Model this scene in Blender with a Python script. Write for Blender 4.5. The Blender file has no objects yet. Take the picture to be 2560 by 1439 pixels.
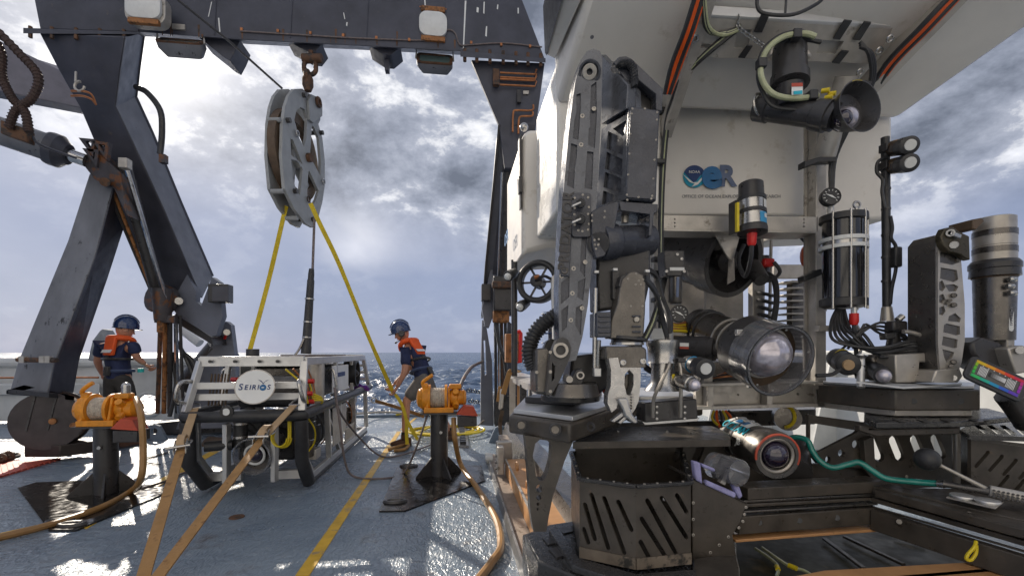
import bpy, bmesh, math, random
import numpy as np
from math import radians, sin, cos, pi, hypot, atan2
from mathutils import Vector as V, Matrix
from mathutils.geometry import tessellate_polygon
random.seed(7)
SC = bpy.context.scene
COL = SC.collection
# ------------------------------------------------------------------ camera
H = 1.25           # eye height above the deck
F = 1138.0         # focal length in pixels of the 2560 px wide photograph
cam = bpy.data.cameras.new('camera')
cam.sensor_width = 36.0
cam.lens = F / 2560 * 36
cam.shift_y = 160.5 / 2560
cam.clip_start = 0.05
cam.clip_end = 9000
co = bpy.data.objects.new('camera', cam)
COL.objects.link(co)
co.location = (0, 0, H)
co.rotation_euler = (radians(90), 0, 0)
SC.camera = co
# ------------------------------------------------------------------ sky and sun
SUN = V((-0.795, 1.0, 0.694)).normalized()
world = bpy.data.worlds.new('World')
SC.world = world
world.use_nodes = True
def sky_nodes():
    nt = world.node_tree
    N, L = nt.nodes, nt.links
    N.clear()
    def nd(t, **k):
        n = N.new(t)
        for a, b in k.items(): setattr(n, a, b)
        return n
    def mth(op, a, b=None, clamp=False):
        n = nd('ShaderNodeMath', operation=op, use_clamp=clamp)
        for i, x in enumerate((a, b)):
            if x is None: continue
            if isinstance(x, (int, float)): n.inputs[i].default_value = x
            else: L.new(x, n.inputs[i])
        return n.outputs[0]
    sky = nd('ShaderNodeTexSky', sky_type='NISHITA', sun_disc=False)
    sky.sun_elevation = math.asin(SUN.z)
    sky.sun_rotation = atan2(SUN.x, SUN.y)
    sky.air_density = 1.0; sky.dust_density = 1.0
    b1 = nd('ShaderNodeBackground'); b1.inputs[1].default_value = 0.1
    L.new(sky.outputs[0], b1.inputs[0])
    tc = nd('ShaderNodeTexCoord')
    sep = nd('ShaderNodeSeparateXYZ'); L.new(tc.outputs['Generated'], sep.inputs[0])
    zz = mth('MAXIMUM', sep.outputs[2], 0.0)
    den = mth('ADD', zz, 0.55)
    cmb = nd('ShaderNodeCombineXYZ')
    L.new(mth('DIVIDE', sep.outputs[0], den), cmb.inputs[0])
    L.new(mth('DIVIDE', sep.outputs[1], den), cmb.inputs[1])
    L.new(mth('MULTIPLY', zz, 0.9), cmb.inputs[2])
    def noise(scale, detail, rough, dist, off=(0, 0, 0)):
        mp = nd('ShaderNodeMapping'); mp.inputs[1].default_value = off
        L.new(cmb.outputs[0], mp.inputs[0])
        n = nd('ShaderNodeTexNoise')
        n.inputs['Scale'].default_value = scale; n.inputs['Detail'].default_value = detail
        n.inputs['Roughness'].default_value = rough; n.inputs['Distortion'].default_value = dist
        L.new(mp.outputs[0], n.inputs['Vector'])
        return n.outputs[0]
    n1 = noise(5.6, 13, 0.62, 0.12, (3.3, 1.2, 0.4))
    n2 = noise(2.4, 4, 0.5, 0.2, (7.1, 4.2, 0))
    dens = mth('ADD', mth('MULTIPLY', n1, 0.72), mth('MULTIPLY', n2, 0.28))
    ramp = nd('ShaderNodeValToRGB')
    cr = ramp.color_ramp
    cr.elements[0].position = 0.36; cr.elements[0].color = (.56, .56, .58, 1)
    cr.elements[1].position = 0.62; cr.elements[1].color = (.075, .085, .11, 1)
    for p, c in ((.425, (.43, .435, .455, 1)), (.47, (.215, .23, .275, 1)), (.53, (.15, .165, .205, 1))):
        e = cr.elements.new(p); e.color = c
    L.new(dens, ramp.inputs[0])
    # towards the horizon the layer thickens into even slate-blue murk
    low = nd('ShaderNodeMapRange'); low.inputs[1].default_value = 0.37; low.inputs[2].default_value = 0.17
    low.interpolation_type = 'SMOOTHSTEP'
    n4 = noise(1.1, 4, 0.5, 0.3, (1.7, 8.2, 2))
    L.new(mth('ADD', zz, mth('MULTIPLY', mth('SUBTRACT', n4, 0.5), 0.45)), low.inputs[0])
    lowc = nd('ShaderNodeMix', data_type='RGBA')
    lowc.inputs[6].default_value = (.15, .178, .26, 1); lowc.inputs[7].default_value = (.215, .235, .305, 1)
    n3 = noise(1.3, 5, 0.5, 0.4, (2, 9, 1))
    stp = nd('ShaderNodeMapRange'); stp.inputs[1].default_value = .42; stp.inputs[2].default_value = .62
    L.new(n3, stp.inputs[0]); L.new(stp.outputs[0], lowc.inputs[0])
    mx = nd('ShaderNodeMix', data_type='RGBA')
    L.new(mth('MULTIPLY', low.outputs[0], 0.93), mx.inputs[0])
    L.new(ramp.outputs[0], mx.inputs[6]); L.new(lowc.outputs[2], mx.inputs[7])
    # glow of the sun through the cloud
    dt = nd('ShaderNodeVectorMath', operation='DOT_PRODUCT')
    L.new(tc.outputs['Generated'], dt.inputs[0]); dt.inputs[1].default_value = SUN
    d = mth('MAXIMUM', dt.outputs['Value'], 0)
    glow = mth('ADD', mth('MULTIPLY', mth('POWER', d, 55), 0.22), mth('MULTIPLY', mth('POWER', d, 380), 1.0))
    # break in the cloud low over the stern
    d2 = nd('ShaderNodeVectorMath', operation='DOT_PRODUCT'); L.new(tc.outputs['Generated'], d2.inputs[0])
    d2.inputs[1].default_value = V(((880 - 1280) / F, 1, (880 - 620) / F)).normalized()
    glow = mth('ADD', glow, mth('MULTIPLY', mth('POWER', mth('MAXIMUM', d2.outputs['Value'], 0), 420), mth('MULTIPLY', stp.outputs[0], 0.30)))
    gcol = nd('ShaderNodeMix', data_type='RGBA', blend_type='MIX')
    gcol.inputs[7].default_value = (.86, .84, .83, 1)
    L.new(mth('MINIMUM', glow, 0.95), gcol.inputs[0]); L.new(mx.outputs[2], gcol.inputs[6])
    b2 = nd('ShaderNodeBackground'); b2.inputs[1].default_value = 1.0
    L.new(gcol.outputs[2], b2.inputs[0])
    ms = nd('ShaderNodeMixShader'); ms.inputs[0].default_value = 0.975
    L.new(b1.outputs[0], ms.inputs[1]); L.new(b2.outputs[0], ms.inputs[2])
    out = nd('ShaderNodeOutputWorld'); L.new(ms.outputs[0], out.inputs[0])
sky_nodes()
sl = bpy.data.lights.new('sun', 'SUN'); sl.energy = 2.5; sl.angle = radians(0.8); sl.color = (1.0, .90, .77)
so = bpy.data.objects.new('sun', sl); COL.objects.link(so)
so.rotation_euler = SUN.to_track_quat('Z', 'Y').to_euler()
so.location = (-20, 25, 18)
SC.view_settings.view_transform = 'Standard'
SC.view_settings.look = 'None'
SC.view_settings.exposure = 1.05
SC.view_settings.gamma = 1.0
SC.view_settings.use_curve_mapping = False
SC.render.engine = 'CYCLES'
SC.cycles.use_denoising = True
SC.cycles.max_bounces = 7
SC.cycles.transparent_max_bounces = 12
SC.cycles.caustics_reflective = False
SC.cycles.caustics_refractive = False
SC.cycles.sample_clamp_indirect = 4.0
# ------------------------------------------------------------------ geometry helpers
UP = V((0, 0, 1))
AX = V((-.1264, .992, 0)).normalized()     # along the ship, aft
RT = V((.992, .1264, 0)).normalized()      # across the ship
YY = V((0, 1, 0))
def P(x, y, d): return V(((x - 1280) / F * d, d, H - (y - 880) / F * d))
def D(x, y, z=0.0): return P(x, y, F * (H - z) / (y - 880))
def Q(x, y, o, n):
    """where the line of sight of a photo pixel meets the plane through o with normal n"""
    d = V(((x - 1280) / F, 1, -(y - 880) / F)); c = V((0, 0, H))
    return c + d * ((o - c).dot(n) / d.dot(n))
def QS(pts, o, n): return [Q(x, y, o, n) for x, y in pts]
def PS(pts, d): return [P(x, y, d) for x, y in pts]
def frame(z, hint=UP):
    z = z.normalized()
    x = hint.cross(z)
    if x.length < 1e-4: x = V((1, 0, 0)).cross(z)
    if x.length < 1e-4: x = V((0, 1, 0)).cross(z)
    x.normalize()
    return x, z.cross(x), z
def spline(pts, k=5):
    pts = [V(p) for p in pts]
    if len(pts) < 3: return pts
    out = []
    for i in range(len(pts) - 1):
        p0 = pts[max(i - 1, 0)]; p1 = pts[i]; p2 = pts[i + 1]; p3 = pts[min(i + 2, len(pts) - 1)]
        for j in range(k):
            t = j / k
            out.append(.5 * ((2 * p1) + (p2 - p0) * t + (2 * p0 - 5 * p1 + 4 * p2 - p3) * t * t + (3 * p1 - p0 - 3 * p2 + p3) * t ** 3))
    out.append(pts[-1])
    return out
def oval(cx, cy, rx, ry, n=16, a0=0.0):
    return [(cx + rx * cos(a0 + 2 * pi * i / n), cy + ry * sin(a0 + 2 * pi * i / n)) for i in range(n)]
def rrect(x0, y0, x1, y1, r, n=3):
    o = []
    for cx, cy, a in ((x1 - r, y1 - r, 0), (x0 + r, y1 - r, 90), (x0 + r, y0 + r, 180), (x1 - r, y0 + r, 270)):
        for i in range(n + 1):
            t = radians(a + 90 * i / n); o.append((cx + r * cos(t), cy + r * sin(t)))
    return o
def slot(x0, y0, x1, y1, r, n=4):
    """stadium from one end centre to the other"""
    a = atan2(y1 - y0, x1 - x0); o = []
    for i in range(n + 1):
        t = a - pi / 2 + pi * i / n; o.append((x1 + r * cos(t), y1 + r * sin(t)))
    for i in range(n + 1):
        t = a + pi / 2 + pi * i / n; o.append((x0 + r * cos(t), y0 + r * sin(t)))
    return o
class B:
    """collects solids and links them as ONE mesh object"""
    def __init__(s): s.v = []; s.f = []; s.holed = False
    def add(s, vs, fs):
        k = len(s.v); s.v += [V(x) for x in vs]; s.f += [tuple(i + k for i in q) for q in fs]; return s
    def prism(s, pts, vec, holes=()):
        s.holed = s.holed or len(holes) > 0     # pierced plates keep crisp edges
        loops = [[V(p) for p in pts]] + [[V(p) for p in h] for h in holes]
        flat = [p for l in loops for p in l]; n = len(flat)
        if len(loops) == 1 and len(pts) <= 4: tris = [tuple(range(len(pts)))]
        else: tris = [tuple(t) for t in tessellate_polygon(loops)]
        fs = list(tris) + [tuple(n + i for i in reversed(t)) for t in tris]
        k = 0
        for l in loops:
            m = len(l)
            for i in range(m):
                a, b = k + i, k + (i + 1) % m; fs.append((a, b, n + b, n + a))
            k += m
        return s.add(flat + [p + V(vec) for p in flat], fs)
    def hexa(s, a, b):
        """solid between two quads"""
        return s.add(list(a) + list(b), [(0, 1, 2, 3), (7, 6, 5, 4), (0, 4, 5, 1), (1, 5, 6, 2), (2, 6, 7, 3), (3, 7, 4, 0)])
    def loft(s, rings):
        m = len(rings[0]); fs = [tuple(range(m)), tuple(range((len(rings) - 1) * m, len(rings) * m))]
        for r in range(len(rings) - 1):
            for i in range(m):
                j = (i + 1) % m; fs.append((r * m + i, r * m + j, (r + 1) * m + j, (r + 1) * m + i))
        return s.add([p for r in rings for p in r], fs)
    def box(s, c, sx, sy, sz, x=RT, y=AX, z=UP):
        c = V(c); a = x * (sx / 2); b = y * (sy / 2); d = z * (sz / 2)
        return s.hexa([c - a - b - d, c + a - b - d, c + a + b - d, c - a + b - d], [c - a - b + d, c + a - b + d, c + a + b + d, c - a + b + d])
    def beam(s, p, q, w, h=None, up=UP):
        p, q = V(p), V(q); h = h or w; x, y, z = frame(q - p, up); a = x * w / 2; b = y * h / 2
        return s.hexa([p - a - b, p + a - b, p + a + b, p - a + b], [q - a - b, q + a - b, q + a + b, q - a + b])
    def lathe(s, p, q, prof, n=20):
        """profile of (fraction along p-q, radius)"""
        p, q = V(p), V(q); x, y, z = frame(q - p); vs = []
        for t, r in prof:
            c = p.lerp(q, t)
            vs += [c + (x * cos(2 * pi * i / n) + y * sin(2 * pi * i / n)) * max(r, 1e-5) for i in range(n)]
        m = len(prof); fs = [tuple(reversed(range(n))), tuple(range((m - 1) * n, m * n))]
        for k in range(m - 1):
            for i in range(n):
                j = (i + 1) % n; fs.append((k * n + i, k * n + j, (k + 1) * n + j, (k + 1) * n + i))
        return s.add(vs, fs)
    def cyl(s, p, q, r, r2=None, n=16): return s.lathe(p, q, [(0, r), (1, r if r2 is None else r2)], n)
    def pipe(s, p, q, r, ri, n=20):
        """hollow tube"""
        p, q = V(p), V(q); x, y, z = frame(q - p); vs = []
        for c, rr in ((p, r), (q, r), (q, ri), (p, ri)):
            vs += [c + (x * cos(2 * pi * i / n) + y * sin(2 * pi * i / n)) * rr for i in range(n)]
        fs = []
        for k in range(4):
            for i in range(n):
                j = (i + 1) % n; k2 = (k + 1) % 4; fs.append((k * n + i, k * n + j, k2 * n + j, k2 * n + i))
        return s.add(vs, fs)
    def tube(s, pts, r, n=8, k=5, smooth=True):
        pts = spline(pts, k) if smooth else [V(p) for p in pts]
        m = len(pts); vs = []; px = None
        for i, p in enumerate(pts):
            t = (pts[min(i + 1, m - 1)] - pts[max(i - 1, 0)])
            if t.length < 1e-7: t = V((0, 0, 1))
            t.normalize()
            if px is None: px = frame(t)[0]
            px = px - t * px.dot(t)
            if px.length < 1e-5: px = frame(t)[0]
            px.normalize(); py = t.cross(px)
            rr = r[min(int(i * len(r) / m), len(r) - 1)] if isinstance(r, (list, tuple)) else r
            vs += [p + (px * cos(2 * pi * j / n) + py * sin(2 * pi * j / n)) * rr for j in range(n)]
        fs = [tuple(reversed(range(n))), tuple(range((m - 1) * n, m * n))]
        for a in range(m - 1):
            for i in range(n):
                j = (i + 1) % n; fs.append((a * n + i, a * n + j, (a + 1) * n + j, (a + 1) * n + i))
        return s.add(vs, fs)
    def ribbon(s, pts, w, t, side, k=4, smooth=True):
        """flat webbing: width along side, thickness across"""
        pts = spline(pts, k) if smooth else [V(p) for p in pts]
        m = len(pts); rings = []
        for i, p in enumerate(pts):
            tg = (pts[min(i + 1, m - 1)] - pts[max(i - 1, 0)]).normalized()
            sd = side[min(int(i * len(side) / m), len(side) - 1)] if isinstance(side, list) else side
            sd = (sd - tg * sd.dot(tg)).normalized(); nn = tg.cross(sd)
            a = sd * w / 2; b = nn * t / 2
            rings.append([p - a - b, p + a - b, p + a + b, p - a + b])
        return s.loft(rings)
    def ball(s, c, r, n=14, m=9, sc=(1, 1, 1)):
        c = V(c); vs = []
        for a in range(1, m):
            th = pi * a / m
            vs += [c + V((r * sc[0] * sin(th) * cos(2 * pi * i / n), r * sc[1] * sin(th) * sin(2 * pi * i / n), r * sc[2] * cos(th))) for i in range(n)]
        k = len(vs); vs += [c + V((0, 0, r * sc[2])), c - V((0, 0, r * sc[2]))]; fs = []
        for a in range(m - 2):
            for i in range(n):
                j = (i + 1) % n; fs.append((a * n + i, a * n + j, (a + 1) * n + j, (a + 1) * n + i))
        for i in range(n):
            j = (i + 1) % n; fs.append((k, j, i)); fs.append((k + 1, (m - 2) * n + i, (m - 2) * n + j))
        return s.add(vs, fs)
    def torus(s, c, axis, R, r, n=24, m=8, a0=0, a1=2 * pi, hint=UP, sx=1.0, sy=1.0):
        x, y, z = frame(V(axis), hint); c = V(c); full = abs(a1 - a0 - 2 * pi) < 1e-3
        pts = [c + x * (R * sx * cos(a0 + (a1 - a0) * i / n)) + y * (R * sy * sin(a0 + (a1 - a0) * i / n)) for i in range(n if full else n + 1)]
        if not full: return s.tube(pts, r, m, smooth=False)
        vs = []; N = len(pts)
        for i, p in enumerate(pts):
            d = (p - c).normalized()
            vs += [p + (d * cos(2 * pi * j / m) + z * sin(2 * pi * j / m)) * r for j in range(m)]
        fs = []
        for a in range(N):
            for i in range(m):
                j = (i + 1) % m; b = (a + 1) % N; fs.append((a * m + i, a * m + j, b * m + j, b * m + i))
        return s.add(vs, fs)
    def done(s, name, mat, parent=None, bev=0.0, sharp=34, label=None, kind=None, flat=False):
        root = parent
        while root is not None and root.parent is not None: root = root.parent
        if root is not None: org = V(root.location)
        elif kind == 'structure': org = V((0, 0, 0))
        else:
            lo = [min(p[i] for p in s.v) for i in range(3)]; hi = [max(p[i] for p in s.v) for i in range(3)]
            org = V(((lo[0] + hi[0]) / 2, (lo[1] + hi[1]) / 2, lo[2]))
        me = bpy.data.meshes.new(name)
        me.from_pydata([tuple(p - org) for p in s.v], [], s.f)
        bm = bmesh.new(); bm.from_mesh(me)
        bmesh.ops.recalc_face_normals(bm, faces=bm.faces[:])
        bm.to_mesh(me); bm.free()
        if not flat:
            me.polygons.foreach_set('use_smooth', [True] * len(me.polygons))
            me.set_sharp_from_angle(angle=radians(sharp))
        me.materials.append(mat)
        o = bpy.data.objects.new(name, me); COL.objects.link(o)
        if root is None: o.location = org
        else: o.parent = parent
        if bev and not s.holed:
            b = o.modifiers.new('bevel', 'BEVEL'); b.width = bev; b.segments = 2; b.limit_method = 'ANGLE'; b.angle_limit = radians(42)
        if label: o['label'] = label
        if kind: o['kind'] = kind
        return o
def thing(name, label, cat, loc, group=None, kind=None):
    o = bpy.data.objects.new(name, None); COL.objects.link(o); o.location = loc; o.empty_display_size = .1
    o['label'] = label; o['category'] = cat
    if group: o['group'] = group
    if kind: o['kind'] = kind
    return o
def tag(o, label, cat, group=None):
    o['label'] = label; o['category'] = cat
    if group: o['group'] = group
    return o
def sub(name, parent, label=None):
    """an Empty part that carries sub-parts"""
    o = bpy.data.objects.new(name, None); COL.objects.link(o); o.parent = parent; o.empty_display_size = .05
    if label: o['label'] = label
    return o
def text(body, name, mat, parent, c, right, up, size, depth=.0015, bold=0.0, shear=0.0, spacing=1.0, squeeze=1.0):
    """lettering as thin solid mesh, centred at c, reading along right"""
    cu = bpy.data.curves.new('txt', 'FONT'); cu.body = body; cu.size = 1; cu.align_x = 'CENTER'; cu.align_y = 'CENTER'
    cu.extrude = depth / size; cu.offset = bold; cu.shear = shear; cu.space_character = spacing; cu.resolution_u = 4
    t = bpy.data.objects.new('txt', cu); COL.objects.link(t)
    dg = bpy.context.evaluated_depsgraph_get(); dg.update()
    me = bpy.data.meshes.new_from_object(t.evaluated_get(dg)); bpy.data.objects.remove(t); bpy.data.curves.remove(cu)
    root = parent
    while root.parent is not None: root = root.parent
    r = right.normalized(); u = up - r * up.dot(r); u.normalize(); n = r.cross(u)
    m4 = Matrix.Translation(V(c) - root.location) @ Matrix((r * squeeze, u, n)).transposed().to_4x4() @ Matrix.Scale(size, 4)
    me.transform(m4); me.name = name; me.materials.clear(); me.materials.append(mat)
    o = bpy.data.objects.new(name, me); COL.objects.link(o); o.parent = parent
    return o
def bolts(parent, mat, pts, n, r=.006, h=.005, name='bolt', sides=6):
    r *= .72; h *= .55
    """one shared mesh per bolt kind, each bolt an object"""
    root = parent
    while root.parent is not None: root = root.parent
    b = B(); n = V(n).normalized()
    b.lathe(-n * .001, n * h, [(0, r), (.8, r), (1, r * .75), (1, r * .5), (.3, r * .45)], sides * 2)
    proto = None
    for p in pts:
        if proto is None:
            me = bpy.data.meshes.new(name); me.from_pydata([tuple(x) for x in b.v], [], b.f); me.materials.append(mat)
            proto = bpy.data.objects.new(name, me); o = proto
        else: o = proto.copy()
        COL.objects.link(o); o.parent = parent; o.location = V(p) - root.location
# ------------------------------------------------------------------ materials
def mat(name, c, rough=.5, metal=0.0, var=.14, scale=7.0, bump=.0, bscale=90.0, rvar=.12, c2=None, amt=.5, c2scale=9.0, drops=0.0, trans=0.0, ior=1.45, spec=.5, stretch=None, coat=0.0):
    m = bpy.data.materials.new(name); m.use_nodes = True
    nt = m.node_tree; N, L = nt.nodes, nt.links
    p = N['Principled BSDF']
    tc = N.new('ShaderNodeTexCoord'); src = tc.outputs['Object']
    if stretch:
        mp = N.new('ShaderNodeMapping'); mp.inputs[3].default_value = stretch; L.new(src, mp.inputs[0]); src = mp.outputs[0]
    def noise(s, det=6, ro=.6):
        n = N.new('ShaderNodeTexNoise'); n.inputs['Scale'].default_value = s; n.inputs['Detail'].default_value = det; n.inputs['Roughness'].default_value = ro
        L.new(src, n.inputs['Vector']); return n.outputs[0]
    def rng(x, a, b, lo, hi):
        r = N.new('ShaderNodeMapRange'); r.inputs[1].default_value = a; r.inputs[2].default_value = b; r.inputs[3].default_value = lo; r.inputs[4].default_value = hi
        L.new(x, r.inputs[0]); return r.outputs[0]
    n1 = noise(scale)
    mx = N.new('ShaderNodeMix'); mx.data_type = 'RGBA'
    mx.inputs[6].default_value = tuple(x * (1 - var) for x in c) + (1,); mx.inputs[7].default_value = tuple(min(1, x * (1 + var)) for x in c) + (1,)
    L.new(rng(n1, .3, .7, 0, 1), mx.inputs[0]); col = mx.outputs[2]
    if c2:
        n2 = noise(c2scale, 8, .68); mk = rng(n2, amt, amt + .07, 0, 1)
        m2 = N.new('ShaderNodeMix'); m2.data_type = 'RGBA'; L.new(mk, m2.inputs[0]); L.new(col, m2.inputs[6]); m2.inputs[7].default_value = tuple(c2) + (1,); col = m2.outputs[2]
    L.new(col, p.inputs['Base Color'])
    n3 = noise(scale * 3.1, 5)
    L.new(rng(n3, .3, .7, max(.02, rough - rvar), min(1, rough + rvar)), p.inputs['Roughness'])
    p.inputs['Metallic'].default_value = metal; p.inputs['IOR'].default_value = ior
    p.inputs['Specular IOR Level'].default_value = spec
    p.inputs['Transmission Weight'].default_value = trans
    p.inputs['Coat Weight'].default_value = coat; p.inputs['Coat Roughness'].default_value = .08
    hgt = None
    if bump:
        b = N.new('ShaderNodeBump'); b.inputs['Strength'].default_value = bump; b.inputs['Distance'].default_value = .004
        L.new(noise(bscale, 4), b.inputs['Height']); hgt = b.outputs[0]
    if drops:
        vo = N.new('ShaderNodeTexVoronoi'); vo.inputs['Scale'].default_value = 95; L.new(src, vo.inputs['Vector'])
        b2 = N.new('ShaderNodeBump'); b2.inputs['Strength'].default_value = drops; b2.inputs['Distance'].default_value = .003
        L.new(rng(vo.outputs['Distance'], .12, .38, 1, 0), b2.inputs['Height'])
        if hgt: L.new(hgt, b2.inputs['Normal'])
        hgt = b2.outputs[0]
    if hgt: L.new(hgt, p.inputs['Normal'])
    return m
RUST = (.14, .055, .02)
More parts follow.
